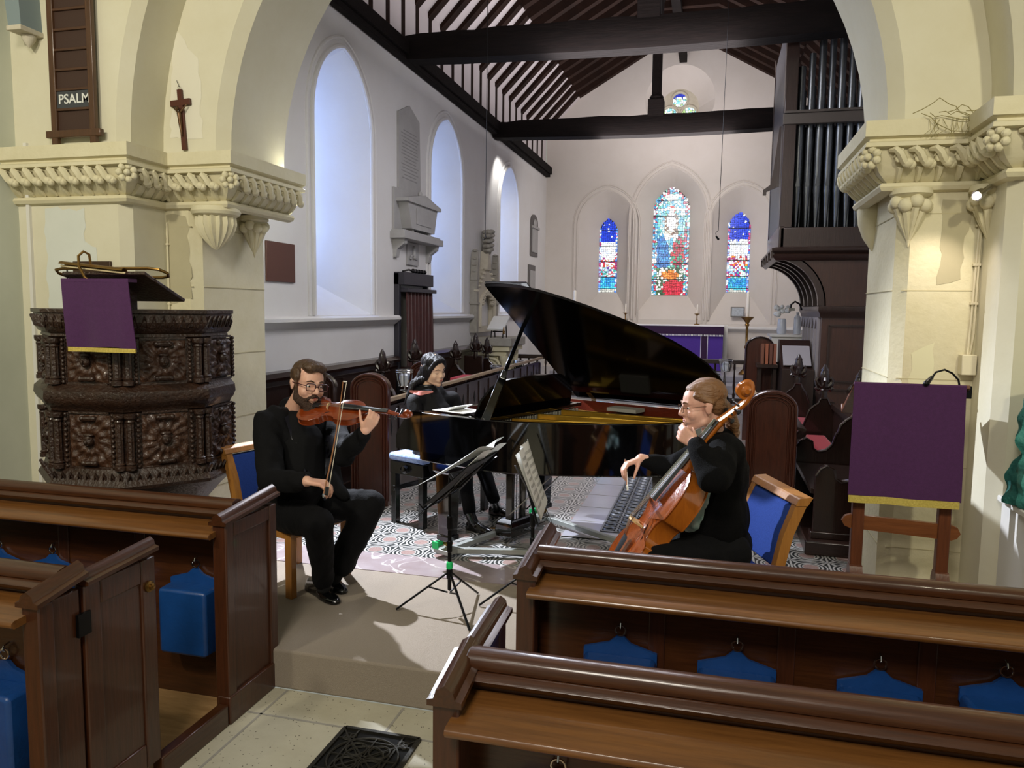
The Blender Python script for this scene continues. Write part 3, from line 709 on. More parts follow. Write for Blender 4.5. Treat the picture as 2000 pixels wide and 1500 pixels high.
for k in (-1,0,1,-2):
    c,tt,n=facef(k)
    for zc,hh in ((1.585,.115),(1.145,.145)):
        M=frame(c+V((0,0,zc)),tt,(0,0,1),n)
        # panel with radiating relief
        b=MB();N1,N2=30,26;Wd,Hh=HS-.085,hh;rows=[]
        for i in range(N1+1):
            rw=[]
            for j in range(N2+1):
                x=(i/N1*2-1)*Wd;y=(j/N2*2-1)*Hh;r=math.hypot(x,y*1.1);a=math.atan2(y,x)
                e=min(1,(Wd-abs(x))/.015,(Hh-abs(y))/.015)
                h=.006+.006*math.sin(a*14+r*30)*(1 if r>.045 else 0)*min(1,r*12)+.005*math.cos(r*90)
                rw.append(M@V((x,y,.003+h*max(0,e))))
            rows.append(rw)
        b.strip(rows);pn=b.build('relief_panel',CARVP,t,ang=60)
        b=MB();b.ell(M@V((0,0,.022)),(.028,.034,.022),12,9,M.to_3x3());b.ell(M@V((0,-.004,.045)),(.007,.013,.009),8,6,M.to_3x3())
        b.ell(M@V((0,.016,.036)),(.022,.006,.008),8,6,M.to_3x3());b.ell(M@V((0,-.02,.034)),(.012,.006,.008),8,6,M.to_3x3());b.ell(M@V((0,.034,.02)),(.032,.012,.016),8,6,M.to_3x3())
        b.build('mask_boss',CARV,pn)
        for s in (-1,1):
            b=MB();b.cap(M@V((-.03,s*(hh-.02),.018)),M@V((.03,s*(hh-.02),.018)),.014,.014,8);b.ell(M@V((-.035,s*(hh-.02),.018)),.016,8,6);b.ell(M@V((.035,s*(hh-.02),.018)),.016,8,6)
            b.build('scroll_boss',CARV,pn)
        b=MB()
        for s in (-1,1):
            for i in range(11): b.ell(M@V((s*(HS-.065),-hh+hh*2*i/10,.012)),(.011,.012,.009),8,6,M.to_3x3())
            b.box((s*(HS-.065)-.014,-hh-.01,0),(s*(HS-.065)+.014,hh+.01,.006),0,M)
            b.box((-Wd,s*(hh+.012)-.006,0),(Wd,s*(hh+.012)+.006,.014),0,M)
        b.build('beaded_border',CARV,pn)
        # half columns near both corners
        for s in (-1,1):
            if (M@V((s*HS,0,.03))).y>YO-.05: continue
            b=MB();o=M@V((s*(HS-.022),-hh-.012,.018));q=M.to_3x3()@Matrix.Rotation(-PI/2,3,'X')
            L=2*hh+.024;pr_=[(.030,0),(.030,.022),(.024,.026),(.028,.034),(.020,.042),(.019,.06),(.019,L-.055),(.024,L-.045),(.02,L-.036),(.03,L-.026),(.032,L-.012),(.032,L)]
            rings=[[o+q@V((r*(1+(.10*math.cos(PI*j) if .055<z<L-.05 else 0))*math.cos(2*PI*j/16),r*(1+(.10*math.cos(PI*j) if .055<z<L-.05 else 0))*math.sin(2*PI*j/16),z)) for j in range(16)] for r,z in pr_]
            b.loft(rings);b.build('column',CARV,t,ang=25)
    # carved leaf lobes on cornice and base
    for z,r0 in ((1.80,.60),(.935,.585)):
        b=MB();cc=PC+n*(r0*math.cos(PI/8)*.945)
        for i in range(9):
            u=(i-4)/9*2*HS*1.08
            if (cc+tt*u).y>YO-.06: continue
            b.tube([cc+tt*(u-.018)+V((0,0,z-.03))+n*.012,cc+tt*u+V((0,0,z+.03))+n*.03,cc+tt*(u+.018)+V((0,0,z-.03))+n*.012],[.006,.01,.006],6)
            b.ell(cc+tt*u+V((0,0,z))+n*.016,(.008,.008,.022),6,5)
        b.build('leaf_carving',CARV,t)
# purple fall with gold edge over the pulpit desk
DW=WZ
t=thing('pulpit_desk','sloping dark pulpit book desk with a looped brass rail','book desk',(-3.12,3.5,1.87))
b=MB();M=Matrix.Translation((-3.10,3.50,2.015))@Matrix.Rotation(math.radians(-24),4,'X')
b.box((-.27,-.12,-.012),(.25,.22,.006),0,M);b.build('desk_board',CARV,t,bevel=.004)
b=MB();b.box((-3.14,3.52,1.86),(-3.08,3.60,1.99));b.build('bracket',CARV,t)
b=MB();b.tube([M@V(p) for p in ((-.27,-.125,.02),(.27,-.125,.02),(.325,-.11,.02),(.345,-.07,.02),(.325,-.035,.02),(.28,-.02,.02),(-.27,-.02,.02),(-.325,-.035,.02),(-.345,-.07,.02),(-.325,-.11,.02))],.008,8,True);b.build('brass_rail',BRASS,t)
t=thing('purple_fall','purple cloth fall with gold edge hanging from the pulpit desk','cloth fall',(-3.11,3.36,1.9))
def cloth(mb,x0,x1,y,z0,z1,amp,seed,nx=26,nz=22,lean=0):
    rnd=random.Random(seed);ph=[rnd.uniform(0,6) for _ in range(4)];rows=[]
    def P(i,j,off):
        u=i/nx;v=j/nz;x=x0+(x1-x0)*u;z=z1+(z0-z1)*v
        yy=y-amp*v*(math.sin(u*7+ph[0]+v*1.5)+.5*math.sin(u*15+ph[1]))+lean*v
        return V((x+.012*v*(u-.3),yy+off,z+.004*math.sin(u*9+ph[2])*v))
    for off in (0,.004):
        mb.strip([[P(i,j,off) for i in range(nx+1)] for j in range(nz+1)])
    return P
b=MB();P=cloth(b,-3.335,-2.915,3.345,1.67,2.02,.008,4,lean=.03);b.box((-3.335,3.345,2.012),(-2.915,3.41,2.03));b.build('cloth',PURP,t)
b=MB();b.strip([[V((x,P(int((x+3.335)/.42*26),22,0).y-.004,z)) for x in [-3.33+.42*i/12 for i in range(13)]] for z in (1.668,1.645)]);b.strip([[V((x,P(int((x+3.335)/.42*26),22,0).y+.004,z)) for x in [-3.33+.42*i/12 for i in range(13)]] for z in (1.668,1.645)]);b.build('gold_edge',FRINGE,t)
t=thing('reading_lamp','brass trough reading lamp on a curved arm above the pulpit','lamp',(-3.12,3.42,2.02))
b=MB();a=PY(120,517,3.38);c=PY(243,531,3.38);dd=(c-a).normalized()
rings=[]
for s in (0,1):
    o=a.lerp(c,s);rings.append([o+V((0,.022*math.cos(q),.02*math.sin(q)))for q in [PI*(i/8)-.3 for i in range(9)]]+[o+V((0,.019*math.cos(q),.017*math.sin(q)))for q in [PI*(1-i/8)-.3 for i in range(9)]])
b.loft(rings);b.build('lamp_shade',BRASS,t)
b=MB();pts=[PY(*q) for q in ((187,557,3.38),(165,541,3.36),(154,520,3.34),(153,500,3.34),(163,491,3.36),(174,497,3.38),(177,515,3.39))];b.tube(pts,.007,8);b.build('curved_arm',BRASS,t)
b=MB();b.cap(PY(131,524,3.42),PY(132,556,3.42),.004,.004);b.build('side_stem',METB,t)
b=MB();b.cap(a+V((0,0,-.006)),c+V((0,0,-.006)),.006,.006);b.build('lamp_tube',mat('unlit_tube','C8B890',.4),t)
# ---------------- pews ----------------
def hassock_mesh():
    pass
def make_hassock(loc,label,ringmat=STEEL):
    t=thing('hassock',label,'hassock',loc,'blue vinyl hassocks hung on the pew backs')
    M=Matrix.Translation(loc)
    b=MB();rings=[]
    for z,s in ((-.39,.93),(-.375,1.0),(-.10,1.0),(-.08,.97)):
        rings.append([M@V(p) for p in ((-.125*s,-.125,z),(.125*s,-.125,z),(.135*s,-.012,z),(-.135*s,-.012,z))])
    b.loft(rings,smooth=False);b.build('cushion',BLUE,t,bevel=.014)
    b=MB();b.prism([(-.135,-.11),(.135,-.11),(.135,-.062),(.04,-.034),(.014,-.01),(-.014,-.01),(-.04,-.034),(-.135,-.062)],'y',-.022,-.008,0,M);b.build('hanging_flap',BLUE,t,bevel=.003)
    b=MB();b.tube([M@V((.019*math.cos(a),-.016,.012+.019*math.sin(a))) for a in [i*PI/8 for i in range(16)]],.0035,6,True);b.build('ring',CHR,t)
    b=MB();b.tube([M@V(p) for p in ((0,0,.045),(0,-.018,.04),(0,-.024,.028),(0,-.016,.02))],.003,6);b.build('hook',CHR,t)
    return t
def pew(name,label,x0,x1,yr,side,door,seat):
    """yr: rail centre; side=+1 when the aisle end is at x1 (left block), -1 when at x0"""
    xe=x1 if side>0 else x0
    t=thing('pew',label,'pew',((x0+x1)/2,yr,.035))
    a,b_=(x0,xe-.05) if side>0 else (xe+.05,x1)
    b=MB();pr_=[(-.012,-.02),(-.036,-.012),(-.04,.008),(-.03,.024),(0,.032),(.03,.024),(.04,.008),(.036,-.012),(.012,-.02)]
    b.prism([(yr+u,.975+v) for u,v in pr_],'x',a,b_,smooth=True)
    b.prism([(yr-.055,.935),(yr-.062,.945),(yr-.05,.958),(yr-.02,.962),(yr-.02,.925),(yr-.045,.925)],'x',a,b_,smooth=True)
    b.build('top_rail',WX,t,ang=50)
    b=MB();b.box((a,yr-.02,.035),(b_,yr+.02,.962));
    n=int((b_-a)/.45)
    b.build('back_board',WX,t)
    b=MB()
    for i in range(1,n+1): b.box((a+i*.45-.03,yr-.028,.035),(a+i*.45+.03,yr-.019,.86))
    if n: b.build('muntin',WZ,t,bevel=.004)
    b=MB();b.prism([(yr-.02,.905),(yr-.02,.882),(yr-.205,.868),(yr-.215,.876),(yr-.215,.888),(yr-.205,.895)],'x',a,b_);b.build('book_ledge',LEDGE,t,bevel=.005)
    if seat:
        b=MB();b.box((a,yr+.02,.42),(b_,yr+.38,.45));b.build('seat',WX,t,bevel=.006)
    # aisle end
    s=side;X=lambda u: xe-s*u    # u measured inward from the aisle face
    yA,yB=yr-.065 if not door else yr-.19,(yr+.25 if not door else yr+.02)
    yA=yr-.16
    def slab(mb,ya,yb,z0,z1,u0,u1):
        mb.box((min(X(u0),X(u1)),ya,z0),(max(X(u0),X(u1)),yb,z1))
    b=MB()
    yE=yr+.25 if not door else yr+.02
    slab(b,yA+.002,yE-.002,.002,.928,.012,.055)            # core
    slab(b,yA,yA+.06,0,.93,0,.07);
    if not door:
        slab(b,yE-.06,yE,0,.93,0,.06);slab(b,yA+.061,yE-.061,.86,.929,.001,.059);slab(b,yA-.004,yE+.004,0,.13,-.006,.0605)
    b.build('end_panel',WZ,t,bevel=.006)
    b=MB()
    q0=V((X(.035),yA-.012,.945));q1=V((X(.035),yE+.02,.985))
    rings=[[q+V((u,0,v)) for u,v in ((-.045,-.02),(-.045,-.005),(-.028,.0),(-.022,.02),(0,.034),(.022,.02),(.028,0),(.045,-.005),(.045,-.02))] for q in (q0,q1)]
    b.loft(rings);b.build('end_capping',WY,t,ang=50)
    if door:
        ya,yb=yr+.03,yr+.38
        d=MB();slab(d,ya+.001,yb-.001,.101,.929,.014,.036);
        for (p,q) in ((ya,ya+.075),(yb-.075,yb)): slab(d,p,q,.10,.93,.005,.045)
        slab(d,ya+.076,yb-.076,.84,.929,.006,.044);slab(d,ya+.076,yb-.076,.101,.2,.006,.044)
        dr=d.build('door',WZ,t,bevel=.006)
        d=MB();q0=V((X(.025),ya-.15,.95));q1=V((X(.025),yb,.975))
        rings=[[q+V((u,0,v)) for u,v in ((-.04,-.02),(-.04,-.006),(-.022,0),(-.018,.018),(0,.03),(.018,.018),(.022,0),(.04,-.006),(.04,-.02))] for q in (V((X(.025),ya,.952)),q1)]
        d.loft(rings);d.build('door_capping',WY,dr,ang=50)
        d=MB();d.lathe([(.022,0),(.022,.006),(.012,.01),(.014,.02),(.006,.024)],(0,0,0),12,M=frame((0,0,0),(0,1,0),(0,0,1),(s,0,0)).to_3x3());d.build('latch',BRASS,dr,M=Matrix.Translation((X(.004),yb-.04,.82)))
        d=MB();slab(d,ya-.035,ya+.02,.76,.84,-.002,.01);d.build('hinge',METB,dr)
        d=MB();slab(d,yb,(2.89 if side>0 else 2.62),.0,.10,.0,.05);d.build('threshold',WY,t,bevel=.006)
    return t
pew('A','left front pew with sloping book ledge and panelled aisle end, below the pulpit',NWL+.02,-2.06,3.06,1,False,False)
pew('B','nearest left pew with a tall half door standing in front of the aisle gap',NWL+.02,-2.06,2.08,1,True,True)
pew('C','right front pew with worn pale book ledge, below the cellist',-.66,NWR-.05,2.79,-1,False,False)
pew('D','nearest right pew with long half door capping at the bottom of the view',-.64,NWR-.05,1.87,-1,True,True)
i=0
for (px,py),lab in {(384,1100):'blue hassock nearest the aisle on the left front pew',(235,1085):'blue hassock second from the aisle on the left front pew, behind the half door',(105,1073):'blue hassock on the left front pew showing only its peaked top',(0,1062):'dark blue hassock cut by the left edge on the left front pew'}.items():
    p=PY(px,py,3.03);make_hassock((p.x,3.038,p.z-.012),lab)
p=PY(8,1277,2.04);make_hassock((p.x,2.058,p.z-.012),'blue hassock on the nearest left pew at the lower left edge')
for (px,py),lab in {(1212,1232):'leftmost blue hassock on the right front pew, nearest the aisle',(1440,1262):'second blue hassock from the aisle on the right front pew',(1720,1298):'third blue hassock from the aisle on the right front pew',(1967,1312):'rightmost blue hassock on the right front pew, cut by the frame'}.items():
    p=PY(px,py,2.75);make_hassock((p.x,2.768,p.z-.012),lab)
p=PY(1090,1497,1.83);make_hassock((p.x,1.848,p.z-.012),'blue hassock on the nearest right pew, only its ring showing')
# ---------------- floor grate ----------------
t=thing('floor_grate','ornate cast iron floor grate in the nave aisle','grate',(-1.36,2.6,0))
g0,g1,h0,h1=-1.54,-1.185,2.2,3.01
b=MB();b.box((g0,h0,.0005),(g1,h1,.002));b.build('dark_pit',VOID,t)
b=MB()
for a_,c_ in (((g0,h0),(g1,h0)),((g1,h0),(g1,h1)),((g1,h1),(g0,h1)),((g0,h1),(g0,h0))): b.bar((a_[0],a_[1],.008),(c_[0],c_[1],.008),.018,.012)
b.build('rim',IRON,t)
b=MB();mx=(g0+g1)/2
for cy in (2.81,2.45):
    for r in (.15,.14*.62): b.tube([(mx+r*math.cos(a),cy+r*math.sin(a),.009) for a in [i*PI/14 for i in range(28)]],.006,6,True)
    for k in range(4):
        a=PI/4+k*PI/2;ox,oy=mx+.075*math.cos(a),cy+.075*math.sin(a)
        b.tube([(ox+.045*math.cos(q),oy+.045*math.sin(q),.01) for q in [i*PI/7 for i in range(14)]],.006,6,True)
        b.bar((mx,cy,.009),(mx+.21*math.cos(a),cy+.21*math.sin(a),.009),.008,.008)
        b.bar((mx,cy,.009),(mx+.15*math.cos(a+PI/4),cy+.15*math.sin(a+PI/4),.009),.006,.008)
    for sx in (-1,1):
        for sy in (-1,1):
            ox,oy=mx+sx*.125,cy+sy*.135
            for k in range(4):
                a=k*PI/2+PI/4;b.tube([(ox+.016*math.cos(a)+.014*math.cos(q),oy+.016*math.sin(a)+.014*math.sin(q),.009) for q in [i*PI/4 for i in range(8)]],.004,5,True)
for x in (g0+.07,g1-.07): b.bar((x,h0,.008),(x,h1,.008),.008,.008)
for y in (2.93,2.70,2.57,2.33): b.bar((g0,y,.008),(g1,y,.008),.008,.008)
b.bar((g0,3.0,.008),(g1,2.57,.008),.006,.006);b.bar((g1,3.0,.008),(g0,2.57,.008),.006,.006)
b.build('tracery',IRON,t)
# ---------------- lectern ----------------
LW=wood('lectern_oak','6A3A20','4A2614',2,.4)
t=thing('lectern','oak lectern frame with crossbar standing before the right pier','lectern',(.94,4.08,.2))
for s in (0,1):
    b=MB();x=.735 if s==0 else 1.125
    b.box((x-.028,4.07,.22),(x+.028,4.12,1.5));b.build('upright',LW,t,bevel=.005)
    b=MB();b.prism([(3.95,.2),(4.24,.2),(4.24,.26),(4.17,.30),(4.14,.60),(4.12,.64),(4.06,.64),(4.04,.60),(4.02,.30),(3.95,.26)],'x',x-.03,x+.03);b.build('foot',LW,t,bevel=.005)
b=MB();b.prism([(.66,.86),(.675,.835),(.70,.825),(1.16,.80),(1.185,.81),(1.2,.835),(1.185,.865),(1.16,.875),(.70,.895),(.675,.885)],'y',4.08,4.105);b.build('crossbar',wood('lectern_rail_oak','7E4A26','5E3418',0,.4),t,bevel=.004)
M=Matrix.Translation((.93,4.09,1.53))@Matrix.Rotation(math.radians(-28),4,'X')
b=MB();b.box((-.255,-.06,-.01),(.255,.33,.01),0,M);b.box((-.255,.31,-.01),(.255,.33,.04),0,M);b.build('desk_top',LW,t,bevel=.004)
t=thing('lectern_fall','plain purple cloth with gold fringe hanging over the lectern','cloth fall',(.92,4.04,1.3))
b=MB();P=cloth(b,.675,1.165,4.025,1.005,1.56,.007,8,lean=-.01);b.prism([(4.025,1.557),(4.03,1.566),(4.16,1.50),(4.16,1.49)],'x',.675,1.165);b.build('cloth',PURP,t)
b=MB()
for dy in (-.004,.005): b.strip([[V((x,P(min(26,max(0,int((x-.675)/.49*26))),22,0).y+dy,z)) for x in [.675+.49*i/12 for i in range(13)]] for z in (1.008,.972)])
b.build('gold_fringe',FRINGE,t)
t=thing('lectern_lamp','black gooseneck clip lamp on the corner of the purple lectern','lamp',(1.17,4.1,1.53))
b=MB();b.box((1.155,4.06,1.50),(1.20,4.10,1.56));b.build('clip',METB,t,bevel=.003)
b=MB();b.tube([PY(*q) for q in ((1876,765,4.08),(1872,742,4.08),(1860,729,4.08),(1845,722,4.08),(1828,727,4.07),(1817,742,4.05))],.005,8);b.build('gooseneck',METB,t)
b=MB();b.cap(PY(1820,737,4.06),PY(1809,749,4.02),.009,.014);b.build('lamp_head',METB,t)
# white box ledge and teal bundle at the right edge
b=MB();b.box((1.385,3.72,.2),(1.9,4.14,1.0));b.box((1.365,3.70,1.0),(1.92,4.145,1.03));tag(b.build('white_pedestal',WPAINT,bevel=.006),'white painted pedestal box at the right edge','pedestal')
b=MB();rnd=random.Random(2)
c0=V((1.475,3.92,1.03));rings=[]
for i in range(49):
    v=i/48;z=1.035+v*.60;r=.125*(1-.55*v**2)*(1-.18*math.exp(-((v-.38)/.06)**2)*1.6)+.01
    rings.append([c0+V((r*(1+.12*math.sin(5*a+7*v)+.08*math.sin(11*a-9*v)+.05*math.sin(40*v))*math.cos(a),r*(1+.12*math.sin(5*a+7*v)+.08*math.sin(11*a-9*v)+.05*math.sin(40*v))*math.sin(a),z-1.03)) for a in [2*PI*k/28 for k in range(44)]])
b.loft(rings);tag(b.build('quilted_bundle',TEAL),'teal crinkled fabric bundle on the white pedestal at the right edge','fabric bundle')

# repainted and stained plaster patches with ragged outlines
def ragged(mb,pts,fn,seed,amp=.012):
    r=random.Random(seed);o=[]
    for i in range(len(pts)):
        a=pts[i];c=pts[(i+1)%len(pts)];n=max(2,int(math.hypot(c[0]-a[0],c[1]-a[1])/.05))
        for k in range(n): f=k/n;o.append((a[0]+(c[0]-a[0])*f+r.uniform(-amp,amp),a[1]+(c[1]-a[1])*f+r.uniform(-amp,amp)))
    mb.holed(o,[],fn)
PW=mat('repainted_white_patch','D6D9D2',.85,0,'CCD0C8',3);PG=mat('bare_plaster_patch','B9B193',.9,0,'ADA588',4)
n_=9
for pts,fn,m_ in (
 ([(-4.24,1.8),(-3.82,1.8),(-3.84,2.25),(-3.93,2.30),(-3.93,2.50),(-4.24,2.52)],lambda u,v:V((u,YO-.0015,v)),PW),
 ([(-3.60,1.9),(-3.42,1.95),(-3.44,2.50),(-3.60,2.50)],lambda u,v:V((u,YI-.0015,v)),PG),
 ([(1.13,2.05),(1.24,2.08),(1.27,2.50),(1.14,2.50)],lambda u,v:V((u,YI-.0015,v)),PG),
 ([(1.0,1.0),(1.12,.9),(1.14,1.75),(1.03,1.7)],lambda u,v:V((u,YI-.0015,v)),mat('paler_yellow_patch','DEDAB8',.85)),
 ([(-3.55,3.0),(-3.30,3.0),(-3.32,3.5),(-3.50,3.7)],lambda u,v:V((u,YI-.0015,v)),mat('paler_cream_patch','DDD9C8',.85))):
    b=MB();ragged(b,pts,fn,n_);b.build('trim_%d'%n_,m_,kind='structure');n_+=1
# ---------------- chancel: left wall furnishings ----------------
def LWp(px,py): p=PX(px,py,XL);return (p.y,p.z)
t=thing('wall_memorial','grey marble memorial with inscribed obelisk above a sarcophagus, between first and second lancet','memorial',(XL,9.4,2.6))
oy0,oz0=LWp(775,368);oy1,_=LWp(818,372)
b=MB();b.prism([(oy0,LWp(775,368)[1]),(oy1,LWp(775,368)[1]),(oy1-.05,LWp(812,238)[1]),((oy0+oy1)/2-.02,LWp(793,205)[1]),(oy0,LWp(775,217)[1])],'x',XL,XL+.03);b.build('inscribed_obelisk',MARBLE,t,bevel=.004)
b=MB();rnd=random.Random(1)
zt=LWp(775,225)[1]-.15
while zt>oz0+.15:
    L=(oy1-oy0)*rnd.uniform(.55,.82);m_=(oy0+oy1)/2-.01
    b.box((XL+.03,m_-L/2,zt),(XL+.0315,m_+L/2,zt+.012));zt-=.042
b.build('inscription_lines',mat('engraved_grey','8A8987',.7),t)
sy0,sy1=LWp(765,400)[0],LWp(838,400)[0];sm=(sy0+sy1)/2
zA=oz0
b=MB();b.box((XL,sy0,zA-.62),(XL+.035,sy1-.05,zA));b.build('backing_slab',MARBLE,t,bevel=.004)
b=MB()
w2=(sy1-sy0)/2-.08
b.prism([(sm-w2*.72,zA-.58),(sm+w2*.72,zA-.58),(sm+w2*.92,zA-.2),(sm-w2*.92,zA-.2)],'x',XL+.03,XL+.17)
b.prism([(sm-w2*1.05,zA-.2),(sm+w2*1.05,zA-.2),(sm+w2*1.05,zA-.15),(sm,zA-.03),(sm-w2*1.05,zA-.15)],'x',XL+.03,XL+.20)
b.box((XL+.17,sm-w2*.45,zA-.50),(XL+.18,sm+w2*.45,zA-.26));b.ell((XL+.12,sm,zA-.01),(.03,.03,.05),10,7)
for s in (-1,1): b.box((XL+.03,sm+s*w2*.5-.03,zA-.62),(XL+.14,sm+s*w2*.5+.03,zA-.58))
b.build('sarcophagus',MARBLE,t,bevel=.005)
b=MB();b.box((XL,sy0-.06,zA-.75),(XL+.20,sy1+.04,zA-.65));b.box((XL,sy0-.02,zA-.65),(XL+.17,sy1,zA-.62));b.build('shelf',MARBLE,t,bevel=.006)
for s in (-1,1):
    b=MB();c=sm+s*(w2+.0);b.prism([(XL,zA-1.02),(XL+.04,zA-1.02),(XL+.06,zA-.9),(XL+.15,zA-.82),(XL+.16,zA-.75),(XL,zA-.75)],'y',c-.05,c+.05);b.ell((XL+.12,c,zA-.80),(.045,.052,.045),10,7);b.build('scroll_bracket',MARBLE,t,bevel=.005)
b=MB();b.prism([(sm-.2,zA-.76),(sm+.2,zA-.76),(sm+.2,zA-1.1),(sm-.2,zA-1.1)],'x',XL,XL+.025)
for k in range(7): a=PI*k/6;b.ell((XL+.035,sm+.10*math.cos(a),zA-1.0+.05*math.sin(a)),(.015,.04,.02),8,6)
b.cap((XL+.035,sm,zA-.98),(XL+.035,sm,zA-.82),.03,.02);b.build('carved_apron',MARBLE,t)
for o_ in t.children:
    if 'obelisk' in o_.name or 'inscription' in o_.name: continue
    for v_ in o_.data.vertices: v_.co.z=zA+(v_.co.z-zA)*.84
# curtained doorway
y0,y1=9.05,10.0
t=thing('door_curtain','maroon velvet curtain gathered on a dark pelmet frame on the left chancel wall','curtain',(XL,9.5,.2))
ztop=LWp(768,540)[1]
b=MB();b.box((XL,y0-.05,.2),(XL+.07,y0+.02,ztop+.05));b.box((XL,y1-.02,.2),(XL+.07,y1+.04,ztop));b.box((XL,y0-.05,ztop-.1),(XL+.14,y1+.04,ztop+.06));b.box((XL,y0+.0,ztop-.19),(XL+.18,y1+.06,ztop-.14));b.build('pelmet_frame',mat('dark_blue_grey_wood','2A2830',.5),t,bevel=.006)
b=MB();rows=[]
for j in range(13):
    v=j/12;z=ztop-.17+(.25-(ztop-.17))*v;rows.append([V((XL+.13+.035*math.sin(u*50+.6*math.sin(v*3))*(.6+.4*v),y0+.02+(y1-y0+.02)*u+(.015*math.sin(v*5)),z)) for u in [i/90 for i in range(91)]])
b.strip(rows);b.build('curtain',CURT,t)
b=MB()
for k in range(5): b.ell((XL+.08,9.45+.1*k,ztop+.09),(.03,.05,.03),8,6)
b.tube([(XL+.08,9.1,ztop+.07),(XL+.08,9.3,ztop+.1),(XL+.08,9.5,ztop+.08),(XL+.08,9.8,ztop+.1)],.012,6);b.build('rail_fittings',METB,t)
# canopied niche
yc=12.75;zb=1.62
NZ0=len(bpy.data.objects)
t=thing('canopied_niche','tall carved stone niche with crocketed gable and figure finial on the left wall','niche',(XL,yc,zb))
b=MB();loop=[(yc-.62,zb-.2),(yc+.62,zb-.2),(yc+.62,2.7),(yc,3.55),(yc-.62,2.7)]
hole=lancet(yc,.86,zb-.02,2.25,.5)
b.holed(loop,[hole],lambda u,v:V((XL+.10,u,v)));b.strip([[V((XL+.10,u,v)) for u,v in hole+[hole[0]]],[V((XL+.005,u,v)) for u,v in hole+[hole[0]]]],0,False);b.strip([[V((XL+.10,u,v)) for u,v in loop+[loop[0]]],[V((XL,u,v)) for u,v in loop+[loop[0]]]],0,False)
b.build('gabled_surround',CSTONE,t)
b=MB();b.tube([V((XL+.11,u,v)) for u,v in hole[1:]+[hole[0]]],.035,8)
for k in range(7):
    a=PI*k/6;
    for q in range(5): b.ell((XL+.11,yc+.30*math.cos(a)+.05*math.cos(q*2.5),2.35+.32*math.sin(a)+.05*math.sin(q*2.5)),.04,8,6)
b.build('cusped_tracery',CSTONE,t)
for s in (-1,1):
    b=MB();c=yc+s*.60;b.box((XL,c-.05,zb-.2),(XL+.12,c+.05,3.05));b.box((XL,c-.07,2.3),(XL+.14,c+.07,2.36));b.prism([(c-.07,3.05),(c+.07,3.05),(c,3.95)],'x',XL+.01,XL+.13)
    for z in (3.3,3.5,3.7): b.ell((XL+.07,c,z),(.05,.085-.06*(z-3.2),.035),8,6)
    b.ell((XL+.07,c,3.95),.045,8,6);b.build('pinnacle',GSTONE,t)
b=MB()
for s in (-1,1):
    for k in range(6):
        f=k/6;b.ell((XL+.10,yc+s*.62*(1-f),2.72+.85*f),(.05,.05,.05),8,6)
b.prism([(yc-.12,3.4),(yc+.12,3.4),(yc+.05,4.0),(yc-.05,4.0)],'x',XL+.0,XL+.14)
b.build('gable_crockets',CSTONE,t)
b=MB()
for z,r in ((4.05,.10),(4.18,.14),(4.34,.11),(4.5,.13),(4.62,.08)):
    for k in range(6): b.ell((XL+.12+.06*math.cos(k*1.05),yc+r*math.cos(k*1.05+z),z+.03*math.sin(k)),(.06,.06,.07),8,6)
b.cap((XL+.1,yc,3.95),(XL+.1,yc,4.6),.07,.08);b.build('leaf_finial',GSTONE,t)
for o_ in list(t.children):
    for v_ in o_.data.vertices: v_.co.z=1.50+(v_.co.z-1.42)*.53; v_.co.x+=.004
# stone credence tomb below it
t=thing('credence_table','cream stone arcaded table with a grey marble slab below the niche','stone table',(XL+.35,12.7,.2))
b=MB();b.box((XL+.02,12.15,1.28),(XL+.70,13.15,1.42));b.build('slab_top',GSTONE,t,bevel=.012)
b=MB();b.box((XL+.02,12.18,1.20),(XL+.66,13.1,1.28));b.box((XL+.02,12.22,1.12),(XL+.60,13.05,1.20));b.box((XL+.02,12.28,.2),(XL+.45,12.98,1.12))
for x,y in ((XL+.54,12.28),(XL+.54,12.98),(XL+.54,12.63)):
    b.lathe([(.07,.2),(.07,.28),(.045,.33),(.045,.98),(.07,1.04),(.075,1.12)],(x,y,0),12)
for cy in (12.46,12.80): b.tube([V((XL+.54,cy+.15*math.cos(a),.88+.2*math.sin(a))) for a in [PI*i/10 for i in range(11)]],.03,8)
b.tube([V((XL+.2+.2*math.cos(a)+.1,12.28,.88+.2*math.sin(a))) for a in [PI*i/10 for i in range(11)]],.03,8);b.build('arcaded_base',STONE,t,bevel=.006)
t=thing('book_cushion_stand','small dark stand holding an open white book on the credence table','book stand',(XL+.35,12.2,1.42))
M=Matrix.Translation((XL+.45,12.3,1.66))@Matrix.Rotation(math.radians(28),4,'X')
b=MB();b.box((-.14,-.24,-.01),(.14,.20,.025),0,M);b.build('open_book',PAPER,t,bevel=.004)
b=MB()
for x in (-.1,.1):
    for y in (-.12,.12): b.cap((XL+.45+x,12.3+y,1.425),(XL+.45+x,12.3+y*.7,1.6+y*.3),.010,.010,8)
b.cap((XL+.35,12.3,1.52),(XL+.55,12.3,1.52),.01,.01,8);b.build('legs',METB,t)
b=MB();b.cap((XL+.6,12.05,1.5),(XL+.6,12.05,1.6),.02,.006,8);b.build('tassel',BRASS,t)
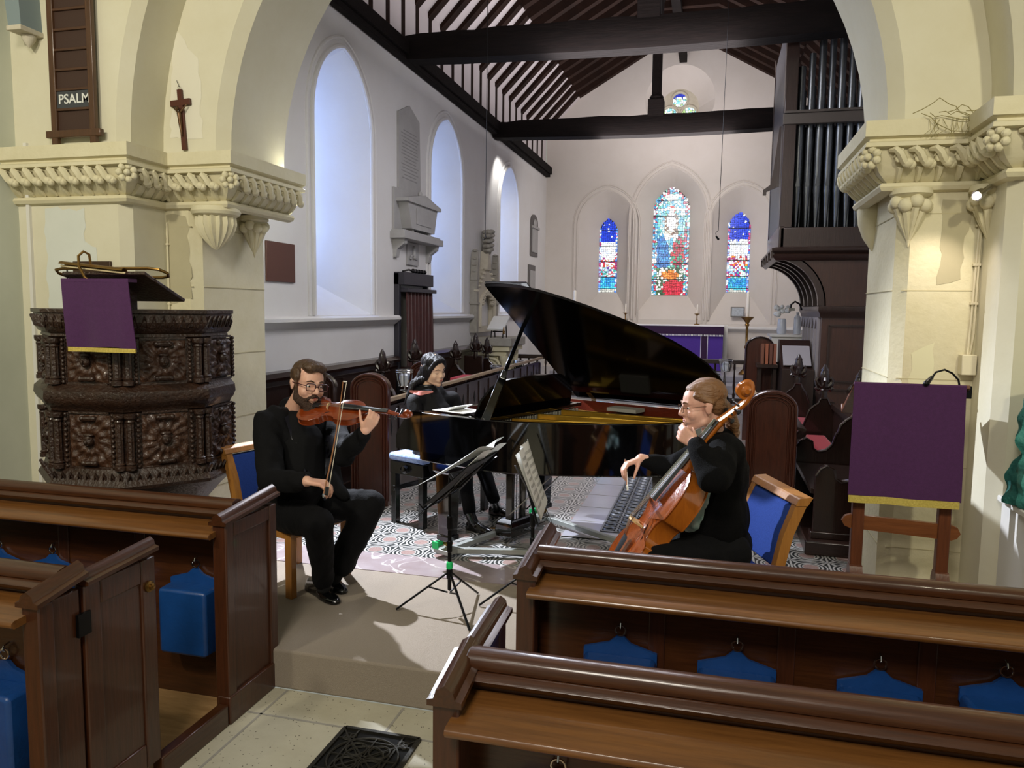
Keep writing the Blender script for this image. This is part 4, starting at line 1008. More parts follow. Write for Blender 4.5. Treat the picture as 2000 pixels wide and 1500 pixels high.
# small tablets
for (ya,yb_,z0,z1,lab,arch) in ((16.3,16.95,3.05,3.95,'small arched grey tablet on the left wall near the east corner',1),(16.15,16.75,2.2,2.85,'plain rectangular grey tablet under the arched one near the east corner',0)):
    t=thing('wall_tablet',lab,'tablet',(XL,(ya+yb_)/2,z0))
    c=(ya+yb_)/2;h=(yb_-ya)/2
    poly=[(ya,z0),(yb_,z0)]+([(c+h*math.cos(a),z1-h*.6+h*.6*math.sin(a)) for a in [PI*i/10 for i in range(11)]] if arch else [(yb_,z1),(ya,z1)])
    b=MB();b.prism(poly,'x',XL,XL+.03);b.build('dark_border',mat('slate_border','5E5A58',.6),t,bevel=.003)
    b=MB();b.box((XL+.03,ya+.07,z0+.08),(XL+.05,yb_-.07,z1-(.3 if arch else .12)));
    if arch: b.ell((XL+.04,c,z1-.2),(.03,.15,.10),10,7);b.box((XL+.03,ya+.03,z1-.31),(XL+.08,yb_-.03,z1-.26))
    b.build('inscribed_panel',MARBLE,t,bevel=.003)
# slate on sill
# ---------------- choir stalls ----------------
def poppy(mb,c,s=1.0,axis='x'):
    c=V(c)
    def q(u,z,o=0): return c+(V((u,o,0)) if axis=='x' else V((o,u,0)))*s+V((0,0,z*s))
    mb.cap(q(0,.0),q(0,.09),.038*s,.030*s,8);mb.ell(q(0,.095),(.052*s,.052*s,.018*s),10,6)
    mb.tube([q(0,.1),q(0,.16),q(0,.22),q(0,.30),q(0,.35)],[.030*s,.046*s,.050*s,.032*s,.006*s],10)
    for k in (-1,1):
        mb.tube([q(0,.11),q(k*.035,.125),q(k*.062,.15),q(k*.074,.185),q(k*.060,.210),q(k*.040,.200),q(k*.044,.182)],[.022*s,.027*s,.027*s,.024*s,.020*s,.016*s,.010*s],8)
        mb.tube([q(k*.02,.115),q(k*.06,.095),q(k*.078,.11),q(k*.066,.128)],[.018*s,.021*s,.017*s,.010*s],8)
        mb.tube([q(0,.11,k*.01),q(0,.14,k*.045),q(0,.19,k*.055),q(0,.215,k*.04)],[.022*s,.026*s,.024*s,.012*s],8)
    for z in (.17,.21,.25,.29):
        for k in range(6): mb.ell(q(.042*math.cos(k*1.05)*(1-(z-.17)*3),z,.042*math.sin(k*1.05)*(1-(z-.17)*3)),.012*s,6,5)
def stall_end(name,label,x0,y,sx,h0,hb,w_=.60,arm=.78):
    """bench end facing the nave: scroll arm toward the aisle (x0), tall back with poppyhead; sx direction from arm to back"""
    t=thing(name,label,'choir stall end',(x0+sx*w_/2,y,h0),'carved bench ends of the choir stalls')
    P=[(0,h0),(0,arm-.05),(.03,arm),(.07,arm+.025),(.12,arm),(.13,arm-.06),(.17,arm-.085),(.23,arm-.07),(.28,arm-.02),(.31,arm+.08),(.315,hb-.2),(.34,hb-.12),(.38,hb-.08),(.42,hb-.05),(.44,hb),(.50,hb),(.52,hb-.05),(.56,hb-.10),(w_,hb-.22),(w_,h0)]
    b=MB();b.prism([(x0+sx*u,z) for u,z in P],'y',y-.035,y+.035,smooth=True);b.build('bench_end',DZ,t,bevel=.008,ang=40)
    b=MB();e=[V((x0+sx*u,y-.04,z)) for u,z in P[1:-1]];b.tube(e,.010,6);e=[V((x0+sx*u,y-.038,z-.03)) for u,z in P[1:-2]];b.build('edge_moulding',DZ,t)
    b=MB();poppy(b,(x0+sx*.47,y,hb-.01),1.0);b.build('poppyhead',DZ,t)
    b=MB();b.box((min(x0,x0+sx*w_)-.02,y-.05,h0-.0),(max(x0,x0+sx*w_)+.02,y+.05,h0+.05));b.build('foot_block',DZ,t,bevel=.005)
    return t
def round_end(label,x0,x1,y,h0,h1,m=STALL):
    t=thing('stall_desk_end',label,'choir desk end',((x0+x1)/2,y,h0))
    c=(x0+x1)/2;r=(x1-x0)/2
    P=[(x0,h0),(x1,h0)]+[(c+r*math.cos(a),h1-r*.72+r*.72*math.sin(a)) for a in [PI*i/16 for i in range(17)]]
    b=MB();b.prism(P,'y',y-.03,y+.03,smooth=True);b.build('end_board',m,t,ang=40)
    for k,(o,rr) in enumerate(((0,.013),(.028,.009),(.05,.007))):
        b=MB();b.tube([V((x1-o,y-.035,h0+.05))]+[V((c+(r-o)*math.cos(a),y-.035,h1-r*.72+(r*.72-o)*math.sin(a))) for a in [PI*i/16 for i in range(17)]]+[V((x0+o,y-.035,h0+.05))],rr,6);b.build('moulded_edge',m,t)
    b=MB();b.tube([V((x1,y+.02*k,h0+.05)) if 0 else V((c+r*math.cos(a),y+.02,h1-r*.72+r*.72*math.sin(a))) for a in [PI*i/16 for i in range(17)]],.016,6);b.build('top_roll',m,t)
    return t
# stall platforms with steps
b=MB();b.box((XL,5.9,.2),(-3.15,13.0,.32));struct(b,'floor_stall_left',DX,bevel=.01)
b=MB();b.box((.46 if 0 else .68,5.62,.2),(XR,9.45,.30));struct(b,'floor_stall_right',DX,bevel=.01)
# left
round_end('large mahogany round-topped choir desk end nearest the violinist',-2.97,-2.64,6.0,.2,1.33)
round_end('round-topped choir desk end behind the pianist',-2.98,-2.66,7.35,.2,1.35)
round_end('dark carved round-topped stall end between violinist head and first desk end',-3.52,-3.22,6.15,.32,1.30,DZ)
def desk(label,x,y0,y1,s,h0=.2):
    """book desk running along y; s: side of the sloping top (towards seats)"""
    t=thing('choir_desk',label,'choir desk',(x,(y0+y1)/2,h0))
    b=MB();b.box((x-.02,y0,h0),(x+.02,y1,1.02));b.build('front_panel',DX,t)
    b=MB();b.prism([(x-s*.04,1.09),(x-s*.04,1.06),(x+s*.24,1.00),(x+s*.25,1.02)],'y',y0,y1);b.build('sloping_top',DZ,t,bevel=.004)
    b=MB();b.bar((x-s*.045,y0,1.085),(x-s*.045,y1,1.085),.05,.03);b.build('top_edge',mat('worn_pale_wood','9A8468',.5),t)
    n=int((y1-y0)/.42)
    for i in range(n):
        b=MB();yc_=y0+(i+.5)*(y1-y0)/n;X=x-s*.022
        b.prism([(yc_-.03,.82),(yc_,.74),(yc_+.03,.82),(yc_,.90)],'x',min(X,X-s*.001),max(X,X-s*.001)+.0005);b.build('diamond_piercing',VOID,t)
        b=MB();b.box((X-.01,yc_+.17,h0+.08),(X+.01,yc_+.23,1.0));b.build('muntin',DZ,t)
    return t
desk('left front choir desk with pale worn top edge behind the violinist',-2.80,6.05,7.28,-1)
desk('left choir desk running back beside the pianist',-2.82,7.42,12.6,-1)
t=thing('stall_back_panelling','long dark panelling along the left wall between the arch and the curtain','panelling',(XL+.05,8.7,.32))
for ti,ya_,yb_ in ((t,YB+.05,8.96),(None,10.08,12.1)):
    if ti is None: ti=thing('stall_back_panelling','short dark panelling on the left wall beyond the maroon curtain','panelling',(XL+.05,11,.32))
    b=MB();b.box((XL+.005,ya_,.32),(XL+.05,yb_,1.22));b.build('panels',DX,ti)
    b=MB();b.prism([(XL,1.22),(XL+.10,1.22),(XL+.11,1.25),(XL+.08,1.29),(XL,1.30)],'y',ya_,yb_);b.prism([(XL,1.14),(XL+.06,1.14),(XL+.07,1.17),(XL,1.18)],'y',ya_,yb_);b.build('cornice_rail',DZ,ti)
    for i in range(int((yb_-ya_)/.52)):
        b=MB();b.box((XL+.05,ya_+.05+i*.52,.34),(XL+.065,ya_+.11+i*.52,1.14));b.build('muntin',DZ,ti)
for ya_,yb_,lab_ in ((6.3,7.79,'nearest dark bench seat of the left choir stalls'),(7.91,10.29,'middle dark bench seat of the left choir stalls, past the curtain'),(10.41,11.86,'furthest dark bench seat of the left choir stalls')):
    t=thing('long_bench',lab_,'bench',(XL+.3,ya_,.32),'left choir bench seats')
    b=MB();b.box((XL+.20,ya_,.68),(-3.45,yb_,.73));b.build('seat',DX,t,bevel=.005)
    b=MB();b.box((XL+.22,ya_+.05,.32),(XL+.26,yb_-.05,.68));b.build('seat_support',DX,t)
for (y,lab) in ((7.85,'poppyhead bench end left of the maroon curtain'),(10.35,'poppyhead bench end right of the pianist, in front of the stone table'),(11.92,'poppyhead bench end seen above the piano lid prop')):
    stall_end('stall_end',lab,-3.06,y,-1,.32,1.10,.58)
for y,lab in ((8.95,'dark poppyhead bench end against the curtain edge'),(11.5,'slim poppyhead bench end at the left edge of the stone table')):
    t=thing('stall_end',lab,'choir stall end',(XL+.22,y,.32),'carved bench ends of the choir stalls')
    b=MB();b.box((XL+.12,y-.03,.745),(XL+.42,y+.03,1.16));b.build('bench_end',DZ,t,bevel=.008);b=MB();poppy(b,(XL+.3,y,1.13),1.1);b.build('poppyhead',DZ,t)
# right
round_end('large mahogany round-topped choir desk end behind the cellist',.28,.62,6.05,.2,1.30)
def tall_end():
    t=thing('stall_desk_end','tall round-topped desk end with stepped shoulder, before the altar rail','choir desk end',(.55,10.6,.2))
    P=[(.42,.2),(1.05,.2),(1.05,1.28),(1.0,1.33),(.93,1.31),(.90,1.24),(.80,1.25),(.78,1.32),(.78,1.45)]+[(.60+.18*math.cos(a),1.45+.13*math.sin(a)) for a in [PI*i/10 for i in range(1,11)]]+[(.42,1.40)]
    b=MB();b.prism(P,'y',10.56,10.64,smooth=True);b.build('end_board',STALL,t,bevel=.006,ang=40)
    b=MB();b.tube([V((.60+.17*math.cos(a),10.55,1.44+.13*math.sin(a))) for a in [PI*i/10 for i in range(11)]]+[V((.43,10.55,.9))],.012,6);b.ell((.99,10.6,1.30),(.055,.05,.055),10,7);b.build('moulded_edge',DZ,t)
tall_end()
desk('right front choir desk behind the cellist',.46,6.1,8.2,1)
desk('right choir desk further back towards the altar rail',.60,10.66,12.9,1)
stall_end('stall_end','nearest right bench end with scrolled arm, beside the right pier',.74,5.75,1,.30,1.12,.62,.80)
stall_end('stall_end','second right bench end, its poppyhead just left of the purple lectern',.72,6.85,1,.30,1.09,.62,.82)
stall_end('stall_end','third right bench end with a small latch, red cushion in front',.62,8.15,1,.30,1.05,.62,.76)
stall_end('stall_end','furthest right bench end with poppyhead against the organ console',.50,9.4,1,.30,1.08,.60,.76)
for i,(ya,yb_) in enumerate(((5.81,6.79),(6.91,8.09),(8.21,9.34))):
    t=thing('stall_bench',['nearest right choir seat, behind the first scrolled bench end','middle right choir seat carrying the second red cushion','furthest right choir seat below the organ console'][i],'bench',(1.3,(ya+yb_)/2,.3))
    b=MB();b.box((.72,ya,.60),(1.16,yb_,.64));b.build('seat',DX,t,bevel=.004)
    b=MB();b.bar((1.18,ya,.98),(1.18,yb_,.98),.05,.05);b.box((1.18,ya,.3),(1.21,yb_,.96));b.build('back_board',DX,t)
for y0,y1,lab in ((8.25,9.3,'bright red seat cushion in the furthest right stall'),(6.95,8.0,'red seat cushion in the middle right stall'),):
    b=MB();b.box((.74 if y0>8 else .92,y0,.645),(1.10,y1,.70));tag(b.build('seat_cushion',REDC,bevel=.015),lab,'cushion')
b=MB();p=PX(860,727,-3.45);b.box((-3.0,8.6,1.045),(-2.86,9.1,1.075));tag(b.build('hymn_book',mat('red_book','B03A48',.6)),'red book lying on the left choir desk behind the pianist','book')
# glass basket lamps on stems
def stall_lamp(x,y,zb,zt,lab):
    t=thing('stall_lamp',lab,'lamp',(x,y,zb),'wire basket lamps on the choir desks')
    b=MB();b.cap((x,y,zb+.005),(x,y,zt-.17),.008,.008,8);b.lathe([(.05,zb),(.05,zb+.012),(.02,zb+.02)],(x,y,0),12);b.build('stem',CHR,t)
    b=MB();
    for z,r in ((zt,.085),(zt-.02,.085),(zt-.155,.055)): b.tube([(x+r*math.cos(a),y+r*math.sin(a),z) for a in [i*PI/8 for i in range(16)]],.006,5,True)
    for k in range(10):
        a=k*PI/5;b.tube([(x+.083*math.cos(a),y+.083*math.sin(a),zt-.01),(x+.075*math.cos(a),y+.075*math.sin(a),zt-.09),(x+.055*math.cos(a),y+.055*math.sin(a),zt-.155)],.006,5)
    b.build('wire_basket',CHR,t)
    b=MB();b.lathe([(.03,zt-.16),(.045,zt-.12),(.045,zt-.05),(.03,zt-.03)],(x,y,0),12);b.build('lamp_glass',mat('frosted_glass','BFC4CC',.2) if 'frosted_glass' not in MATS else MATS['frosted_glass'],t)
for (px,py,y,lab) in ((790,723,7.6,'basket lamp on a thin stem just right of the pianist head'),(969,714,10.5,'basket lamp left of the piano lid prop'),(1013,705,12.3,'basket lamp right of the piano lid prop')):
    k=PY(px,py,1.0).x;y=-2.93/k;p=PY(px,py,y);stall_lamp(p.x,y,1.075,p.z,lab)
for (px,py,y,lab) in ((1392,730,9.3,'basket lamp between the cellist head and the tall desk end'),(1418,702,10.5,'taller basket lamp touching the tall desk end')):
    p=PY(px,py,y);stall_lamp(p.x,y,.21,p.z,lab)
# ---------------- altar rail, altar, candlesticks ----------------
t=thing('altar_rail','dark altar rail with turned balusters across the sanctuary step','altar rail',(-.8,13.4,.38))
for xa,xb in ((XL+.05,-1.6),(-.3,XR-.05)):
    b=MB();b.box((xa,13.34,1.02),(xb,13.46,1.09));b.build('hand_rail',DX,t,bevel=.01)
    b=MB();b.box((xa,13.37,.385),(xb,13.43,.44));b.build('bottom_rail',DX,t)
    n=int((xb-xa)/.16)
    for i in range(n+1):
        x=xa+.04+(xb-xa-.08)*i/n;b=MB();b.lathe([(.02,.44),(.025,.5),(.012,.54),(.024,.66),(.014,.82),(.012,.9),(.022,.94),(.018,1.02)],(x,13.4,0),8);b.build('baluster',DZ,t)
t=thing('altar','altar dressed in purple frontal with dark bands and white top cloth','altar',(-1.09,16.6,.66))
b=MB();b.box((-2.37,16.32,.66),(.18,17.1,1.57));b.build('altar_table',DX,t)
b=MB();b.box((-2.39,16.30,.68),(.20,16.318,1.55));b.build('frontal',PURP2,t)
for x in (-2.05,-1.13,-.17):
    b=MB();b.box((x-.06,16.285,.68),(x+.06,16.299,1.50));b.build('dark_orphrey_band',PURP3,t)
b=MB()
for x in (-2.05,-1.13,-.17): 
    for s in (-1,1): b.box((x+s*.067-.006,16.285,.68),(x+s*.067+.006,16.298,1.50))
b.build('white_braid',WCLOTH,t)
b=MB();b.box((-2.40,16.27,1.42),(.21,16.283,1.585));b.build('superfrontal',PURP3,t)
b=MB()
for i in range(88): b.box((-2.39+i*.0295,16.268,1.385),(-2.375+i*.0295,16.282,1.42))
b.build('fringe',WCLOTH,t)
b=MB();b.box((-2.41,16.26,1.585),(.22,17.12,1.60));b.build('top_cloth',WCLOTH,t,bevel=.003)
def candlestick(name,x,y,z0,zb,zt,r,lab):
    t=thing(name,lab,'candlestick',(x,y,z0),'candlesticks of the altar')
    h=zb-z0
    b=MB();b.lathe([(r*2.2,z0),(r*2.2,z0+.02),(r*.9,z0+h*.1),(r*.4,z0+h*.14),(r*.4,z0+h*.45),(r*.8,z0+h*.48),(r*.4,z0+h*.52),(r*.4,z0+h*.84),(r*.8,z0+h*.87),(r*.5,z0+h*.9),(r*1.1,z0+h*.95),(r*2.1,zb),(r*2.1,zb+.012),(r*.5,zb+.015)],(x,y,0),16);b.build('stick_and_pan',BRASS,t)
    b=MB();b.cap((x,y,zb+.02),(x,y,zt),r*.55,r*.5,10);b.build('candle',WAX,t)
p=PY(1122,617,15.8);candlestick('standing_candlestick',p.x,15.8,.66,p.z,p.z+.5,.06,'tall brass candlestick with pale candle left of the altar')
p=PY(1460,620,15.8);candlestick('standing_candlestick',p.x,15.8,.66,p.z,p.z+.48,.06,'tall brass candlestick with white candle right of the altar')
p=PY(1222,600,17.25);q=MB();q.box((-2.5,17.15,.66),(.3,17.45,1.60));tag(q.build('altar_shelf',WPAINT),'narrow white shelf behind the altar carrying two small candlesticks','shelf')
candlestick('altar_candlestick',p.x,17.25,1.60,1.83,2.03,.028,'small candlestick behind the altar, left of the centre window')
p=PY(1362,600,17.25);candlestick('altar_candlestick',p.x,17.25,1.60,1.83,2.03,.028,'small candlestick behind the altar, right of the centre window')
t=thing('framed_notice','small framed picture leaning under the right east lancet','picture frame',(.53,YE-.05,1.75))
b=MB();b.box((.36,YE-.06,1.78),(.66,YE-.04,2.0));b.build('frame',mat('grey_frame','6C6A66',.5),t);b=MB();b.box((.385,YE-.065,1.80),(.635,YE-.059,1.98));b.build('picture',mat('pale_print','C6CCD2',.6,0,'8F979D',30),t)
# ---------------- organ ----------------
OY=9.6;OX=.70
t=thing('pipe_organ','tall dark oak pipe organ overhanging the right stalls on a ribbed cove','organ',(1.5,OY,.2))
OW=wood('organ_oak','332018','20130E',2,.4)
b=MB();b.box((OX+.02,OY,2.62),(XR,OY+.06,2.88));b.box((OX-.0,OY,2.6),(OX+.06,OY+2.0,2.9));b.build('impost_panel',OW,t,bevel=.006)
b=MB();b.sweep([(0,2.50),(.02,2.50),(.05,2.53),(.06,2.56),(.03,2.58),(.07,2.61),(.075,2.64),(0,2.66)],[(OX,OY+2.0,0),(OX,OY,0),(XR,OY,0)],smooth=False);b.build('impost_cornice',OW,t)
for (x0,x1,y0,y1,n) in ((OX,OX+.14,OY,OY+.14,'corner_post'),(OX,OX+.1,OY+1.9,OY+2.0,'rear_post')):
    b=MB();b.box((x0,y0,2.88),(x1,y1,5.35));b.build(n,OW,t,bevel=.008)
b=MB();b.box((OX+.01,OY+.14,2.88),(OX+.04,OY+1.9,5.25));b.build('side_panel',mat('organ_side_lit_tone','54545A',.4,0,'3E3C42',4,stretch=(4,4,.6)),t)  # grey tone puts the light on the organ side into its colour
b=MB();b.box((OX-.01,OY-.02,4.05),(XR,OY+.05,4.17));b.box((OX+.0,OY-.04,4.17),(XR,OY+.05,4.2));b.build('pipe_rail',mat('worn_organ_rail','4B443E',.4),t,bevel=.006)
b=MB();b.prism([(OX-.14,3.3),(OX-.14,3.34),(OX,3.40),(OX,4.1),(OX-.02,4.1),(OX-.07,3.6),(OX-.10,3.42),(OX-.18,3.36),(OX-.18,3.30)],'y',OY+.3,OY+.34);b.build('side_bracket',OW,t)
tops=[4.72,4.86,5.0,5.1,5.16,5.1,5.0,4.9,4.8,4.7,4.6]
for i in range(14):
    x=OX+.19+i*.108;b=MB();r=.041 if i%2==0 else .037;mo=3.36
    b.lathe([(.012,2.89),(r*.9,mo-.08),(r,mo-.06),(r,tops[min(i,10)]),(r*.7,tops[min(i,10)])],(x,OY+.13,0),16)
    b.box((x-r*.55,OY+.13-r-.004,mo),(x+r*.55,OY+.13-r+.02,mo+.012));b.prism([(x-r*.6,mo+.012),(x+r*.6,mo+.012),(x,mo+.15)],'y',OY+.13-r-.006,OY+.13-r+.02)
    b.build('pipe',PIPE,t,ang=40)
for i in range(13):
    x=OX+.244+i*.108;b=MB();b.lathe([(.01,2.89),(.022,3.3),(.022,4.5+.05*(i%3)),(.02,4.5+.05*(i%3))],(x,OY+.32,0),12);b.build('rear_pipe',PIPE,t,ang=40)
b=MB();b.box((OX+.15,OY+.42,2.89),(XR,OY+.45,4.1));b.build('back_board',VOID,t)  # black sheet added to paint in the shade between the lower pipes
# cove
cx,cz,r=OX-.08,1.98,.60
def cpt(a,rr): return (cx+rr*math.cos(a),cz+rr*math.sin(a))
b=MB();P=[cpt(PI/2*i/14,r) for i in range(15)]+[(cx,cz+r+.0),(XR,cz+r)]
b.prism([(XR,cz)]+[cpt(PI/2*i/14,r+.03) for i in range(15)]+[(XR,cz+r+.03)],'y',OY+.03,OY+2.0,smooth=True);b.build('cove_soffit',mat('cove_boards','6E6468',.5),t)
for k in range(5):
    y=OY+.0+k*.47;b=MB();ring=[]
    b.prism([cpt(PI/2*i/14,r+.035) for i in range(15)]+[cpt(PI/2*(14-i)/14,r-.05) for i in range(15)],'y',y,y+.09,smooth=True);b.build('cove_rib',OW,t)
b=MB();b.prism([(XR,cz)]+[cpt(PI/2*i/14,r+.02) for i in range(15)]+[(XR,cz+r+.0)],'y',OY,OY+.03,smooth=True);b.build('front_spandrel',wood('organ_spandrel_oak','44291D','2C1911',2,.4),t)
xb=cx+r
b=MB();b.box((xb,OY,.2),(XR,OY+1.98,1.96));b.build('lower_case',wood('organ_panel_oak','4A2C20','301B13',2,.4),t)
b=MB();b.sweep([(0,1.84),(.02,1.84),(.03,1.88),(.05,1.92),(.05,1.97),(0,1.98)],[(xb,OY+2,0),(xb,OY,0),(XR,OY,0)],smooth=False);b.build('string_moulding',OW,t)
for (x0,x1,z0,z1) in ((xb+.08,xb+.5,1.1,1.75),(xb+.6,XR-.02,1.1,1.75),(xb+.08,xb+.5,.35,1.0),(xb+.6,XR-.02,.35,1.0),(xb+.48,XR-.02,2.05,2.45)):
    b=MB()
    for a_,c_ in (((x0,z0),(x1,z0)),((x1,z0),(x1,z1)),((x1,z1),(x0,z1)),((x0,z1),(x0,z0))): b.bar((a_[0],OY-.006,a_[1]),(c_[0],OY-.006,c_[1]),.02,.025,up=(0,1,0))
    b.build('panel_moulding',OW,t)
for k in range(6):
    b=MB();y=OY+.15+k*.3;b.box((xb-.03,y,1.1),(xb-.001,y+.05,1.84));b.prism([(y+.05,1.84),(y+.05,1.70),(y+.11,1.78),(y+.175,1.84)],'x',xb-.025,xb-.001);b.prism([(y+.30,1.84),(y+.30,1.70),(y+.24,1.78),(y+.175,1.84)],'x',xb-.025,xb-.001);b.build('tracery_panel',mat('pale_lit_tracery','8A8588',.5) if 'pale_lit_tracery' not in MATS else MATS['pale_lit_tracery'],t)  # light falling on the tracery is painted as a paler colour
t=thing('organ_console','brown sloping console desk beside the organ behind the stalls','organ console',(.95,10.3,.2))
b=MB();b.prism([(9.72,.2),(10.5,.2),(10.5,1.55),(10.3,1.55),(9.85,1.22),(9.72,1.22)],'x',.82,xb-.04);b.build('case',OW,t,bevel=.006)
b=MB();M=Matrix.Translation((1.0,9.98,1.345))@Matrix.Rotation(math.radians(36),4,'X');b.box((-.16,-.16,0),(.16,.22,.012),0,M);b.build('music_rest',mat('pale_grey_board','9B979B',.5),t)
for k in range(4):
    p=PY(1504+k*10,700,10.4)
    b=MB();x=.60+k*.05;b.prism([(10.2,1.24),(10.40,1.24),(10.44,1.48),(10.24,1.50)],'x',x,x+.035)
    tag(b.build('hymn_book',mat('brown_book_%d'%k,['6A3A22','8A4A2C','5A2E1C','7A4028'][k],.6),bevel=.004),['first','second','third','fourth'][k]+' brown book from the left, leaning beside the organ console','book','books by the organ console')
b=MB();b.box((.55,10.12,1.20),(.80,10.5,1.24));b.box((.57,10.44,.2),(.61,10.49,1.2));b.box((.75,10.44,.2),(.79,10.49,1.2));b.box((.57,10.2,.2),(.61,10.25,1.2));b.box((.75,10.2,.2),(.79,10.25,1.2));tag(b.build('side_table',DX),'narrow dark side table left of the organ console','table')
t=thing('flower_vase','glass vase with white flowers on a white shelf near the organ','vase',(1.0,12.2,1.55))
b=MB();b.lathe([(.06,1.57),(.07,1.6),(.06,1.78),(.05,1.8)],(1.0,12.3,0),14);b.build('vase',MATS['frosted_glass'],t)
b=MB();rnd=random.Random(4)
for k in range(14): b.ell((1.0+rnd.uniform(-.1,.1),12.3+rnd.uniform(-.1,.1),1.86+rnd.uniform(-.03,.12)),rnd.uniform(.025,.045),8,6)
b.build('blooms',mat('white_petals','D8DAD6',.7),t)
b=MB();b.box((.85,12.1,.2),(1.5,12.6,1.53));b.box((.82,12.07,1.53),(1.52,12.63,1.565));tag(b.build('credence_shelf',WPAINT,bevel=.004),'white topped shelf unit behind the organ carrying the flowers','shelf')
b=MB();b.lathe([(.05,1.57),(.055,1.65),(.05,1.82),(.02,1.86),(.02,1.9)],(1.22,12.3,0),14);tag(b.build('glass_jar',MATS['frosted_glass']),'glass jar standing right of the flower vase near the organ','jar')
t=thing('organ_lamp','small gooseneck lamp fixed under the organ cove','lamp',(1.15,OY+.3,2.0))
b=MB();pts=[PY(*q) for q in ((1566,606,10.2),(1562,594,10.2),(1553,589,10.2),(1545,595,10.2),(1544,603,10.2))];b.tube(pts,.012,8);b.build('gooseneck',METB,t);b=MB();b.box(tuple(PY(1540,607,10.2)-V((.0,.05,.0))),tuple(PY(1552,602,10.2)+V((0,.05,0))));b.build('lamp_head',CHR,t)
# hanging wires
b=MB();a=PY(953,0,8.6);c=PY(948,458,8.6);b.cap((a.x,8.6,7.2),(c.x,8.6,c.z),.0035,.0035,6);b.tube([(c.x,8.6,c.z),(c.x+.01,8.6,c.z-.04),(c.x-.02,8.6,c.z-.06),(c.x-.035,8.6,c.z-.04)],.006,6);tag(b.build('hanging_wire',METB),'thin black wire with a hook hanging left of centre in the chancel','wire')
b=MB();a=PY(1424,0,8.6);c=PY(1403,450,8.6);b.tube([(a.x+.02,8.6,7.0),(a.x,8.6,a.z),(c.x,8.6,c.z)],.0035,6);e=PY(1399,462,8.6);b.tube([c,PY(1398,455,8.6),e],.004,6);b.cap(e,PY(1403,467,8.6),.009,.012,8);tag(b.build('hanging_wire',METB),'thin wire with a plug end hanging in front of the right east lancet','wire')
# grille strip in the chancel floor
t=thing('heating_grille','long patterned iron heating grille set in the chancel floor behind the cello','grille',(-.3,6.8,.207))
xa,xc=PZ(1200,985,.21).x,PZ(1265,985,.21).x
b=MB();b.box((xa,5.75,.207),(xa+.46,8.4,.209));b.build('dark_pit',VOID,t)
b=MB();n=int(2.65/.115)
for i in range(n):
    for j in range(4):
        cx_,cy_=xa+.0575+j*.115,5.81+i*.115
        b.tube([(cx_+.04*math.cos(a),cy_+.04*math.sin(a),.213) for a in [k*PI/4 for k in range(8)]],.009,4,True)
for i in range(n+1): b.bar((xa,5.75+i*.115,.212),(xa+.46,5.75+i*.115,.212),.016,.006)
for j in range(5): b.bar((xa+j*.115,5.75,.212),(xa+j*.115,8.4,.212),.016,.006)
b.build('iron_fretwork',mat('worn_iron','7C7E82',.4,.4),t)
# ---------------- grand piano ----------------
_p=PZ(820,805,1.2);PA=math.radians(-23)
PM=Matrix.Translation((_p.x,_p.y,0))@Matrix.Rotation(PA,4,'Z')
def PL_(x,y,z): return PM@V((x,y,z))
t=thing('grand_piano','glossy black baby grand piano with raised lid and gold iron frame','piano',tuple(PL_(.8,.7,.27)))
BENT=[(0,0),(.45,0),(.60,.015),(.75,.06),(.9,.14),(1.05,.235),(1.2,.345),(1.35,.46),(1.47,.58),(1.56,.70),(1.62,.82),(1.65,.95),(1.655,1.1),(1.63,1.25),(1.57,1.35),(1.48,1.4),(0,1.4)]
def outl(off,zs):   # inset outline
    P=[V((x,y,0)) for x,y in BENT];n=len(P);o=[]
    for i in range(n):
        d0=(P[i]-P[i-1]).normalized();d1=(P[(i+1)%n]-P[i]).normalized();nn=(V((-d0.y,d0.x,0))+V((-d1.y,d1.x,0)))
        nn.normalize();k=1/max(.5,nn.dot(V((-d0.y,d0.x,0))));q=P[i]+nn*(off*k);o.append(PM@V((q.x,q.y,zs)))
    return o
RIMZ=1.2
b=MB();b.loft([outl(0,.87),outl(0,RIMZ-.003),outl(.003,RIMZ),outl(.045,RIMZ)],caps=False,ang=None) if False else b.loft([outl(.01,.87),outl(0,.88),outl(0,RIMZ-.003),outl(.004,RIMZ),outl(.045,RIMZ)],caps=False)
b.build('case',EBON,t,ang=30)
b=MB();b.loft([outl(.045,RIMZ),outl(.047,RIMZ-.09)],caps=False);b.build('inner_rim',REDW,t,ang=30)
b=MB();q=outl(.046,1.06);b.add(q,[tuple(range(len(q)))],0,False);q=outl(.02,.88);b.add(q,[tuple(range(len(q)))],1,False);b.build('soundboard',[wood('soundboard_spruce','5E4424','46321A',0,.45),EBON],t)
KM=PM@Matrix.Translation((.235,0,0))
# keyboard block: keybed, cheeks, keys, fallboard
b=MB();b.box((-.22,0,.87),(.0,1.4,.94),0,KM);b.box((-.235,.02,.93),(-.19,1.38,.965),0,KM);b.build('keybed',EBON,t,bevel=.006)
for y in (0,1.33):
    b=MB();b.prism([(-.23,.93),(.02,.93),(.02,RIMZ),(-.10,RIMZ),(-.18,1.10),(-.23,1.02)],'y',y,y+.07,0,PM,smooth=True);b.build('cheek',EBON,t,bevel=.008)
b=MB()
for i in range(52):
    y=.08+i*.0238;b.box((-.19,y,.965),(-.04,y+.0228,.985),0,KM)
b.build('white_keys',mat('ivory_keys','E8E6DE',.25),t)
b=MB()
for i in range(51):
    if i%7 in (0,1,3,4,5): y=.08+(i+1)*.0238;b.box((-.13,y-.006,.985),(-.04,y+.006,.997),0,KM)
b.build('black_keys',EBON,t)
b=MB();b.prism([(-.04,.97),(-.01,.97),(.04,RIMZ-.02),(.02,RIMZ)],'y',.07,1.33,0,KM);b.build('fallboard',EBON,t,bevel=.004)
